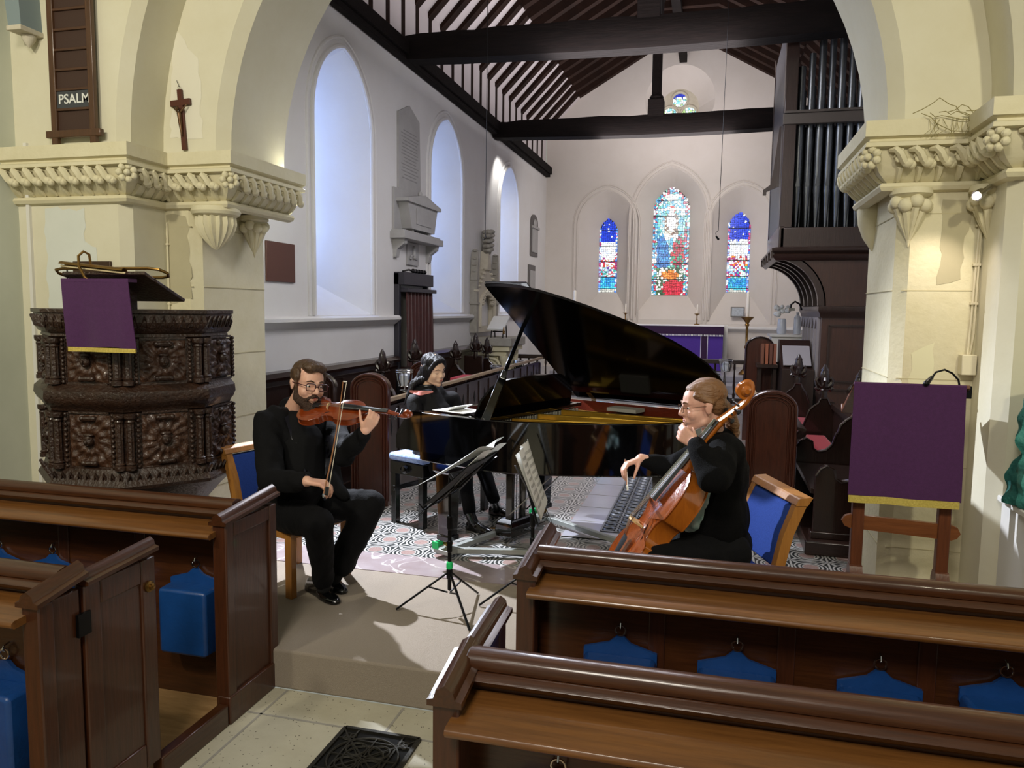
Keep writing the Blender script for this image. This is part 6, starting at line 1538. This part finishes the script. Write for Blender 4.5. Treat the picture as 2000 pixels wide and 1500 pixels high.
# lapels and shirt placket
b=MB()
def surf(px,py,d): return W(px,py,d)
ro=random.Random(1)
def panel(mb,pts,th=.006):
    A=[V(p) for p in pts];n=(A[1]-A[0]).cross(A[2]-A[0]).normalized()
    if n.dot(FW)>0:n=-n
    k=len(A);mb.add(A+[p+n*th for p in A],[tuple(range(k)),tuple(k+i for i in range(k))]+[(i,(i+1)%k,(i+1)%k+k,i+k) for i in range(k)],0,False)
def onto(px,py,extra=.004):
    """point on the jacket front seen at this pixel, lifted slightly"""
    org=CAM;d=ray(px,py).normalized();hit,loc,nn,_=jk.ray_cast(org,d)
    return (loc-d*extra) if hit else W(px,py,4.45)
def ribbon(mb,left,right,nseg=10,lift=.005):
    rows=[]
    for i in range(nseg+1):
        f=i/nseg
        def ip(P):
            g=f*(len(P)-1);k=min(int(g),len(P)-2);u=g-k;return (P[k][0]*(1-u)+P[k+1][0]*u,P[k][1]*(1-u)+P[k+1][1]*u)
        l=ip(left);r_=ip(right);rows.append([onto(l[0]+(r_[0]-l[0])*j/4,l[1]+(r_[1]-l[1])*j/4,lift+(.003 if 0<j<4 else 0)) for j in range(5)])
    mb.strip(rows)
bpy.context.view_layer.update()
b=MB();ribbon(b,[(556,815),(574,870),(592,918),(606,945)],[(574,805),(592,850),(606,900),(612,945)],12,.010);b.build('lapel',SATIN,vio)
b=MB();ribbon(b,[(636,850),(632,890),(622,930),(614,950)],[(652,850),(650,885),(638,925),(618,952)],10,.010);b.build('lapel',SATIN,vio)
b=MB();ribbon(b,[(574,806),(592,850),(606,900),(612,945)],[(612,812),(632,850),(632,890),(616,945)],12,.003);b.build('shirt_placket',MATS['black_shirt_fabric'],vio)
b=MB()
for q in ((600,838),(606,862),(612,884),(612,908)): b.ell(onto(*q,.012),.0035,8,6)
b.build('shirt_buttons',CHR,vio)
b=MB();b.tube([neckb+V((.062*math.cos(a),.062*math.sin(a),.035+.012*math.sin(a+1))) for a in [i*PI/8 for i in range(16)]],[.016]*16,8,True);b.build('shirt_collar',mat('black_collar','0A0A0C',.7),vio)
# trousers
b=MB();b.ell(pelv+V((0,0,-.02)),(.17,.17,.12),18,12)
limb(b,[hipR,lerp(hipR,kR,.5),kR],[.115,.102,.085]);limb(b,[kR,lerp(kR,aR,.5),lerp(kR,aR,.93)],[.085,.072,.062])
limb(b,[hipL,lerp(hipL,kL,.5),kL],[.115,.105,.088])
lowL=W(668,1098,4.62);limb(b,[kL,lerp(kL,lowL,.5),lowL],[.088,.085,.088])
blob('trousers',b,BLKF,vio,voxel=.009,smooth=4,wr=.009,ws=10)
b=MB();b.cap(lowL,aL+V((0,0,-.02)),.05,.042);b.build('sock',mat('black_sock','08080A',.9),vio)
b=MB();b.cap(lerp(kR,aR,.9),aR+V((0,0,-.02)),.05,.045);b.build('sock',MATS['black_sock'],vio)
h1=PZ(604,1150,.205);t1=PZ(660,1180,.205);shoe('shoe',h1,t1,aR+V((0,0,.0)),vio)
h2=PZ(634,1130,.205);t2=PZ(672,1160,.205);shoe('shoe',h2,t2,aL+V((0,0,.0)),vio)
# ======== violin and bow ========
def fiddle(name,label,cat,O,a,n,L,cello=False):
    """O: tail end of the body on the belly plane, a: axis to the scroll, n: belly normal"""
    a=V(a).normalized();n=V(n);n=(n-a*n.dot(a)).normalized();tt=n.cross(a);s=L   # L = body length
    M=frame(O,a,tt,n)
    t=thing(name,label,cat,tuple(O))
    half=[(0,0),(.0,.10),(.02,.20),(.08,.27),(.17,.295),(.26,.285),(.33,.245),(.37,.235),(.375,.215),(.40,.175),(.46,.155),(.53,.16),(.585,.19),(.60,.215),(.605,.225),(.66,.235),(.74,.24),(.83,.23),(.92,.185),(.975,.11),(1.0,.05),(1.0,0)]
    # smooth subdivision
    def cr(P,k=4):
        o=[]
        for i in range(len(P)-1):
            p0=P[max(i-1,0)];p1=P[i];p2=P[i+1];p3=P[min(i+2,len(P)-1)]
            for j in range(k):
                u=j/k;o.append(tuple(.5*((2*p1[q])+(-p0[q]+p2[q])*u+(2*p0[q]-5*p1[q]+4*p2[q]-p3[q])*u*u+(-p0[q]+3*p1[q]-3*p2[q]+p3[q])*u**3) for q in (0,1)))
        return o+[P[-1]]
    Hh=cr(half,3);out=Hh+[(x,-y) for x,y in Hh[-2:0:-1]]
    rib=(.155 if cello else .088)*s;arch=.035*s
    def plate(z0,sg):
        b=MB();rings=[]
        for k,(f,h) in enumerate(((1.025,0),(1.03,.008),(1.0,.012),(.93,.012),(.8,.55),(.6,.82),(.35,.96),(.12,1.0))):
            hh=(h*arch if k>3 else h*s*.9)
            rings.append([M@V((.5*s+(x-.5)*s*f,y*s*f,z0+sg*hh)) for x,y in out])
        b.loft(rings,True);return b
    plate(0,1).build('belly',VARN if not cello else VARC,t,ang=60);plate(-rib,-1).build('back_plate',VARN if not cello else VARL,t,ang=60)
    b=MB();b.loft([[M@V((x*s,y*s,z)) for x,y in out] for z in (0,-rib)],False);b.build('ribs',VARN if not cello else VARL,t,ang=60)
    # f holes
    for k in (-1,1):
        b=MB();hz=.03*s+.002;P=[(.37,.135),(.375,.155),(.40,.15),(.44,.115),(.48,.10),(.50,.085),(.495,.07)]
        b.tube([M@V((x*s,k*y*s,arch*.62+.004*s)) for x,y in cr(P,3)],[.006*s]*len(cr(P,3)),6,flat=.4);b.build('sound_hole',VOID,t)
    # bridge, tailpiece, fingerboard, strings, neck, scroll
    bh=(.085 if not cello else .115)*s
    b=MB();b.prism([(-.06*s,arch*.8),(-.045*s,arch*.8),(-.03*s,arch+.02*s),(.03*s,arch+.02*s),(.045*s,arch*.8),(.06*s,arch*.8),(.055*s,arch+.03*s),(.058*s,bh*.85),(.03*s,bh*1.12),(0,bh*1.18),(-.03*s,bh*1.12),(-.058*s,bh*.85),(-.055*s,arch+.03*s)],'x',.435*s,.45*s,0,M);b.build('bridge',mat('maple_bridge','D8B27A',.5) if 'maple_bridge' not in MATS else MATS['maple_bridge'],t)
    b=MB();b.loft([[M@V((x*s,w_*s*u,h*s+w2)) for u,w2 in ((-1,0),(-.6,.008*s),(0,.012*s),(.6,.008*s),(1,0),(0,-.008*s))] for x,w_,h in ((.01,.025,.035),(.05,.035,.05),(.30,.055,.075),(.315,.05,.08))]);b.build('tailpiece',EBF,t)
    nk=1.0+(.38 if not cello else .40)
    b=MB();b.loft([[M@V((x*s,w_*s*math.cos(q),h*s+w_*s*.5*math.sin(q))) for q in [PI*i/8 for i in range(9)]] for x,w_,h in ((.66,.062,.075),(nk,.036,.030))]);b.build('fingerboard',EBF,t,ang=60)
    b=MB()
    for k in (-1.5,-.5,.5,1.5): b.tube([M@V((.31*s,k*.02*s,.085*s)),M@V((.443*s,k*.026*s,bh*1.12)),M@V((nk*s,k*.014*s,.05*s))],.0011 if not cello else .0018,5)
    b.build('strings',CHR,t)
    b=MB();rings=[]
    for x,w_,z0,z1 in ((.96,.045,.05,-.17 if cello else -.10),(1.02,.036,.055,-.05),(1.10,.032,.055,-.005),(nk-.03,.030,.03,-.02),(nk,.036,.03,-.03)):
        rings.append([M@V((x*s,w_*s*math.cos(q),(z0+z1)/2*s+(z0-z1)/2*s*math.sin(q))) for q in [2*PI*i/12 for i in range(12)]])
    b.loft(rings);b.build('neck',VARL if cello else VARN,t)
    # pegbox + scroll
    b=MB();P=[(nk,.035),(nk+.10,.0),(nk+.22,-.035),(nk+.30,-.03),(nk+.36,.01),(nk+.34,.05),(nk+.28,.055),(nk+.25,.02),(nk+.28,-.005),(nk+.31,.01),(nk+.30,.025)]
    P=cr(P,3);rr=[.034*s*(1-.55*min(1,i/len(P)*1.3)) for i in range(len(P))]
    b.tube([M@V((x*s,0,z*s-.02*s)) for x,z in P],rr,10,flat=1.0,up=tuple(tt));
    c=M@V(((nk+.295)*s,0,-.005*s))
    q3=Matrix((a,n,tt)).transposed()
    for k in (-1,1): b.lathe([(.062*s,0),(.062*s,.01*s),(.04*s,.022*s),(.04*s,.03*s),(.022*s,.045*s),(.018*s,.052*s)],c,16,M=q3@Matrix.Diagonal((1,1,k)))
    b.lathe([(.066*s,-.022*s),(.066*s,.022*s)],c,16,M=q3);b.build('pegbox_and_scroll',VARL if cello else VARN,t)
    for k,x in ((-1,.06),(1,.10),(-1,.14),(1,.18)):
        b=MB();b.cap(M@V(((nk+x)*s,-k*.03*s,-.02*s)),M@V(((nk+x)*s,k*.085*s,-.02*s)),.009*s,.011*s,8);b.ell(M@V(((nk+x)*s,k*.105*s,-.02*s)),(.022*s,.026*s,.012*s),10,7,M.to_3x3());b.build('peg',EBF,t)
    if cello:
        b=MB();b.cap(M@V((0,0,-.06*s)),M@V((-.05*s,0,-.06*s)),.018,.015,10);e=M@V((0,0,-.06*s));q=e-a*((e.z-.2)/a.z);b.cap(M@V((-.04*s,0,-.06*s)),q+V((0,0,.004)),.005,.003,8);b.build('end_pin',CHR,t)
    else:
        b=MB();b.ell(M@V((.05*s,.14*s,.055*s)),(.08*s,.10*s,.02*s),12,8,M.to_3x3());b.build('chin_rest',EBF,t)
    return t,M
VO=W(590,796,4.46);VS=W(711,803,4.38);va=(VS-VO).normalized()
fiddle('violin','reddish brown violin held under the beard of the seated player','violin',VO,va,im(.05,.80,-.60),(VS-VO).length)
def bow(name,label,tip,frog,s=1.0,hairdir=None):
    t=thing(name,label,'bow',tuple(frog));tip=V(tip);frog=V(frog);d=(tip-frog);L=d.length;d.normalize();h=V(hairdir);h=(h-d*h.dot(d)).normalized()
    b=MB();b.tube([frog+d*(L*i/10)+h*(.010*math.sin(PI*i/10)) for i in range(11)],[.0042]*6+[.0038,.0035,.0032,.003,.0028],8);b.build('stick',mat('bow_stick_wood','8A5A34',.35) if 'bow_stick_wood' not in MATS else MATS['bow_stick_wood'],t)
    b=MB();a0=frog+d*.03+h*.022;a1=tip+h*.020;b.bar(a0,a1,.008,.0015,up=tuple(h));b.build('bow_hair',mat('bow_hair_white','DDD6C4',.6) if 'bow_hair_white' not in MATS else MATS['bow_hair_white'],t)
    b=MB();b.bar(frog+d*.0+h*.012,frog+d*.045+h*.012,.010,.022,up=tuple(h));b.build('frog',EBF,t,bevel=.002);b=MB();b.cap(frog-d*.012,frog+d*.002,.0048,.0048,8);b.build('silver_button',CHR,t)
    b=MB();b.loft([[tip+d*u+h*v+d.cross(h)*w_ for w_ in (-.003,.003)]+[tip+d*(u+.006)+h*v+d.cross(h)*w_ for w_ in (.003,-.003)] for u,v in ((0,0),(.004,.022))]);b.build('tip',WAX,t)
    return t
bow('violin_bow','pale violin bow held upright by the seated violinist',W(670,746,4.30),W(632,966,4.00),1,im(.8,.1,.6))
# ======== pianist ========
HC=W(846,722,5.98);HF=im(.72,-.26,-.64);HR=headframe(HF,math.radians(6))
neckb=W(834,762,6.02);chest=W(846,806,6.02);belly=W(842,858,6.03);pelv=W(838,905,6.05)
sR=W(808,785,5.90);sL=W(884,779,6.18);eR=W(820,858,5.80);eL=W(905,840,6.2);wR=W(862,826,5.66);wL=W(908,806,5.9)
hipR=W(830,900,5.98);hipL=W(848,895,6.16);kR=W(905,902,5.95);kL=W(935,895,6.15);aR=W(917,1000,5.9);aL=W(965,975,6.05)
b=MB();head_prims(b,HC,HR,1.06,.86,1.08)
b.cap(HC+HR@V((0,-.02,-.06)),neckb,.046,.052,14)
limb(b,[neckb,chest,belly,pelv],[.06,.09,.09,.10]);b.cap(sR,sL,.038,.038)
limb(b,[sR,eR,wR],[.045,.036,.025]);limb(b,[sL,eL,wL],[.045,.036,.025])
limb(b,[hipR,kR,aR],[.075,.052,.036]);limb(b,[hipL,kL,aL],[.075,.052,.036])
hand_prims(b,wR,im(.95,.02,.15),im(0,-1,0),im(.2,0,1),(.4,.4,.4,.4),.92,.15);hand_prims(b,wL,im(.95,.02,.15),im(0,-1,0),im(.2,0,-1),(.35,.4,.4,.35),.92,.15)
pia=blob('person',b,SKIN2,None,voxel=.0055,smooth=8);tag(pia,'dark-haired person in black top seated at the grand piano, looking down','person')
face_parts(pia,HC,HR,1.06,closed=True,browm=H_BK)
Q=lambda x,y,z:HC+HR@(V((x,y,z))*1.06)
b=MB();b.ell(Q(0,-.016,.052),(.082,.098,.078),18,12,HR);b.ell(Q(0,-.06,-.02),(.072,.055,.085),16,10,HR)
for k in (-1,1):
    b.cap(Q(k*.03,.068,.082),Q(k*.066,.042,.02),.022,.020);b.cap(Q(k*.066,.042,.02),Q(k*.072,.012,-.06),.018,.014);b.ell(Q(k*.074,-.008,.0),(.022,.036,.052),12,8,HR)
b.ell(Q(0,.045,.085),(.055,.045,.03),14,9,HR)
limb(b,[Q(.0,-.07,-.06),W(812,752,6.05),W(804,778,6.08),W(796,800,6.05)],[.06,.045,.032,.010])
limb(b,[Q(.02,-.07,-.05),W(828,760,6.12),W(812,790,6.12)],[.055,.035,.012]);limb(b,[Q(-.05,-.02,-.05),W(808,748,5.95),W(797,775,5.93),W(790,790,5.93)],[.03,.028,.02,.006])
blob('hair',b,H_BK,pia,voxel=.0055,smooth=3,wr=.005,ws=34,stretch=(1.4,1.4,.3))
b=MB()
limb(b,[lerp(neckb,chest,.35),chest,belly,pelv],[.11,.135,.125,.145]);limb(b,[lerp(sR,neckb,.6),lerp(sL,neckb,.6)],[.07,.07]);b.ell(chest,(.155,.13,.12),16,10);b.cap(lerp(sR,sL,.1),lerp(sR,sL,.9),.062,.062)
limb(b,[sR,eR],[.062,.050]);limb(b,[eR,lerp(eR,wR,.85)],[.050,.036]);limb(b,[sL,eL],[.062,.052]);limb(b,[eL,lerp(eL,wL,.85)],[.052,.036])
b.ell(pelv,(.16,.16,.11),16,10)
jk=blob('black_top',b,mat('black_knit_top','08080A',.75,0,'0E0E12',20,bump=.2,bscale=120,spec=.25),pia,voxel=.009,smooth=5,wr=.008,ws=11)
bpy.context.view_layer.update()
def onto(px,py,extra=.004):
    d=ray(px,py).normalized();hit,loc,nn,_=jk.ray_cast(CAM,d);return (loc-d*extra) if hit else W(px,py,5.9)
b=MB();ribbon(b,[(800,770),(812,776),(826,778),(846,768)],[(803,776),(818,783),(834,776),(846,772)],8,.006)
rows=[[onto(800+46*j/8,(762+2*j/8)+i*(10-abs(j-3.5)*1.6)/3,.008) for j in range(9)] for i in range(4)]
b=MB();b.strip(rows);b.build('sheer_pink_yoke',mat('sheer_pink_fabric','C98078',.6,0,'B56A64',20),pia)
b=MB();b.tube([neckb+V((.050*math.cos(a),.050*math.sin(a),.045+.01*math.sin(a))) for a in [i*PI/8 for i in range(16)]],.013,8,True)
b.build('collar',SATIN,pia)
b=MB();limb(b,[hipR,kR],[.09,.068]);limb(b,[kR,lerp(kR,aR,.97)],[.066,.050]);limb(b,[hipL,kL],[.09,.068]);limb(b,[kL,lerp(kL,aL,.97)],[.066,.050]);b.ell(pelv+V((0,0,-.04)),(.15,.15,.09),14,9)
blob('trousers',b,BLKF,pia,voxel=.010,smooth=4,wr=.006,ws=10)
for (h0,t0,ak) in (((916,1033),(963,1043),aR),((960,1003),(1003,1008),aL)):
    hh=PZ(h0[0],h0[1],.205);tt_=PZ(t0[0],t0[1],.205);s_=shoe('ankle_boot',hh,tt_,hh.lerp(ak,.9) if False else V(ak),pia)
# ======== cellist ========
HC=W(1374,792,3.62);HF=im(-.985,-.10,.02);HR=headframe(HF,math.radians(0))
neckb=W(1398,862,3.66);chest=W(1398,925,3.66);belly=W(1392,1000,3.68);pelv=W(1385,1060,3.72)
sL=W(1412,882,3.50);sR=W(1392,882,3.85);eL=W(1396,932,3.30);wL=W(1358,866,3.40)
eR=W(1310,915,3.95);wR=W(1252,896,3.92)
hipL=W(1420,1080,3.62);hipR=W(1400,1070,3.84);kL=W(1275,1100,3.50);kR=W(1270,1085,4.05);aL=W(1265,1235,3.60);aR=W(1290,1215,4.15)
b=MB();head_prims(b,HC,HR,1.04,.96,.94)
b.cap(HC+HR@V((0,-.025,-.06)),neckb,.048,.055,14)
limb(b,[neckb+V((0,0,-.02)),chest,belly,pelv],[.06,.085,.09,.10]);b.cap(sR,sL,.04,.04)
limb(b,[sL,eL,wL],[.05,.042,.028]);limb(b,[sR,eR,wR],[.05,.04,.027])
limb(b,[hipL,kL,aL],[.085,.06,.04]);limb(b,[hipR,kR,aR],[.085,.06,.04])
hand_prims(b,wL,im(-.60,.50,.62),im(.75,-.30,.35),im(.4,.8,.1),(.55,.6,.65,.6),.95,.1,im(.15,.45,.85),.3)
hand_prims(b,wR,im(-.92,-.30,-.2),im(-.15,-1,-.1),im(-.2,-.5,-1),(.62,.66,.66,.6),.98,.08,im(-.3,-.9,-.4),.3)
cel=blob('person',b,SKIN3,None,voxel=.0055,smooth=4);tag(cel,'person in black knit with tied light brown hair playing a cello, seen in profile','person')
face_parts(cel,HC,HR,1.04,browm=H_RD)
glasses(cel,HC,HR,1.04,mat('thin_bronze_frame','4A3420',.3,.6),.021,.0012)
Q=lambda x,y,z:HC+HR@(V((x,y,z))*1.04)
b=MB();b.ell(Q(0,-.020,.052),(.081,.096,.079),18,12,HR);b.ell(Q(0,-.05,.01),(.070,.058,.070),16,10,HR);b.ell(Q(0,.030,.080),(.054,.045,.028),14,9,HR)
for k in (-1,1): b.cap(Q(k*.058,.040,.055),Q(k*.070,-.02,.02),.018,.018)
bun=Q(0,-.115,-.035);b.cap(Q(0,-.08,-.005),bun,.038,.026)
limb(b,[bun,W(1432,846,3.66),W(1424,872,3.66)],[.030,.032,.014]);limb(b,[bun,W(1434,830,3.62),W(1437,858,3.64)],[.026,.026,.008])
blob('hair',b,H_RD,cel,voxel=.005,smooth=6,wr=.0015,ws=40,stretch=(.4,1.4,1.4))
b=MB()
limb(b,[lerp(sL,neckb,.3)+V((.02,0,-.02)),chest+V((.02,-.02,0)),belly,pelv],[.09,.125,.14,.155]);limb(b,[lerp(sR,neckb,.3),chest+V((.02,.05,0)),belly+V((.0,.05,0))],[.09,.14,.15])
b.ell(chest+V((.03,0,.0)),(.12,.15,.18),16,10);b.ell(belly+V((.03,0,-.02)),(.14,.17,.20),16,10);b.ell(pelv+V((.04,0,.0)),(.16,.19,.13),16,10)
b.cap(sL,sR,.085,.08);b.cap(neckb+V((.03,0,-.03)),neckb+V((.035,0,.0)),.075,.065)
limb(b,[sL,lerp(sL,eL,.5),eL],[.078,.076,.074]);limb(b,[eL,lerp(eL,wL,.5),lerp(eL,wL,.95)],[.070,.056,.044])
limb(b,[sR,eR],[.085,.062]);limb(b,[eR,lerp(eR,wR,.97)],[.058,.036])
blob('black_cardigan',b,BLKK,cel,voxel=.009,smooth=6,wr=.014,ws=8)
b=MB();limb(b,[hipL,kL],[.115,.085]);limb(b,[kL,lerp(kL,aL,.9)],[.085,.06]);limb(b,[hipR,kR],[.115,.085]);limb(b,[kR,lerp(kR,aR,.9)],[.085,.06]);b.ell(pelv+V((0,0,-.05)),(.18,.19,.10),14,9);b.cap(lerp(hipL,kL,.3),lerp(hipR,kR,.3),.09,.09)
blob('trousers',b,BLKF,cel,voxel=.010,smooth=4,wr=.006,ws=10)
b=MB();limb(b,[lerp(neckb,chest,.45)+im(-.03,0,0),chest+im(-.045,0,0),belly+im(-.05,0,0)],[.09,.125,.13]);limb(b,[W(1340,960,3.70),W(1310,990,3.74),W(1298,1018,3.72)],[.08,.05,.03]);blob('teal_print_blouse',b,mat('teal_print_fabric','7FB8B4',.7,0,'DDE8E4',30),cel,voxel=.008,smooth=3,wr=.008,ws=20)
for ak in (aL,aR):
    hh=V((ak.x+.05,ak.y,.205));shoe('shoe',hh,hh+V((-.24,-.05,0)),V((ak.x,ak.y,.32)),cel)
# cello
CO=W(1192,1115,3.62);CS=W(1458,752,3.48);ca=(CS-CO).normalized();Lb=(CS-CO).length/1.72
fiddle('cello','golden brown cello leaning back against the seated player, scroll by the head','cello',CO+im(-.00,-.01,0),ca,im(-.80,.60,-.16),Lb,True)
bow('cello_bow','cello bow pointing away, held low by the cellist',W(1262,985,3.35) if False else W(1224,948,3.50),W(1221,898,4.05),1,im(0.2,-1,0))
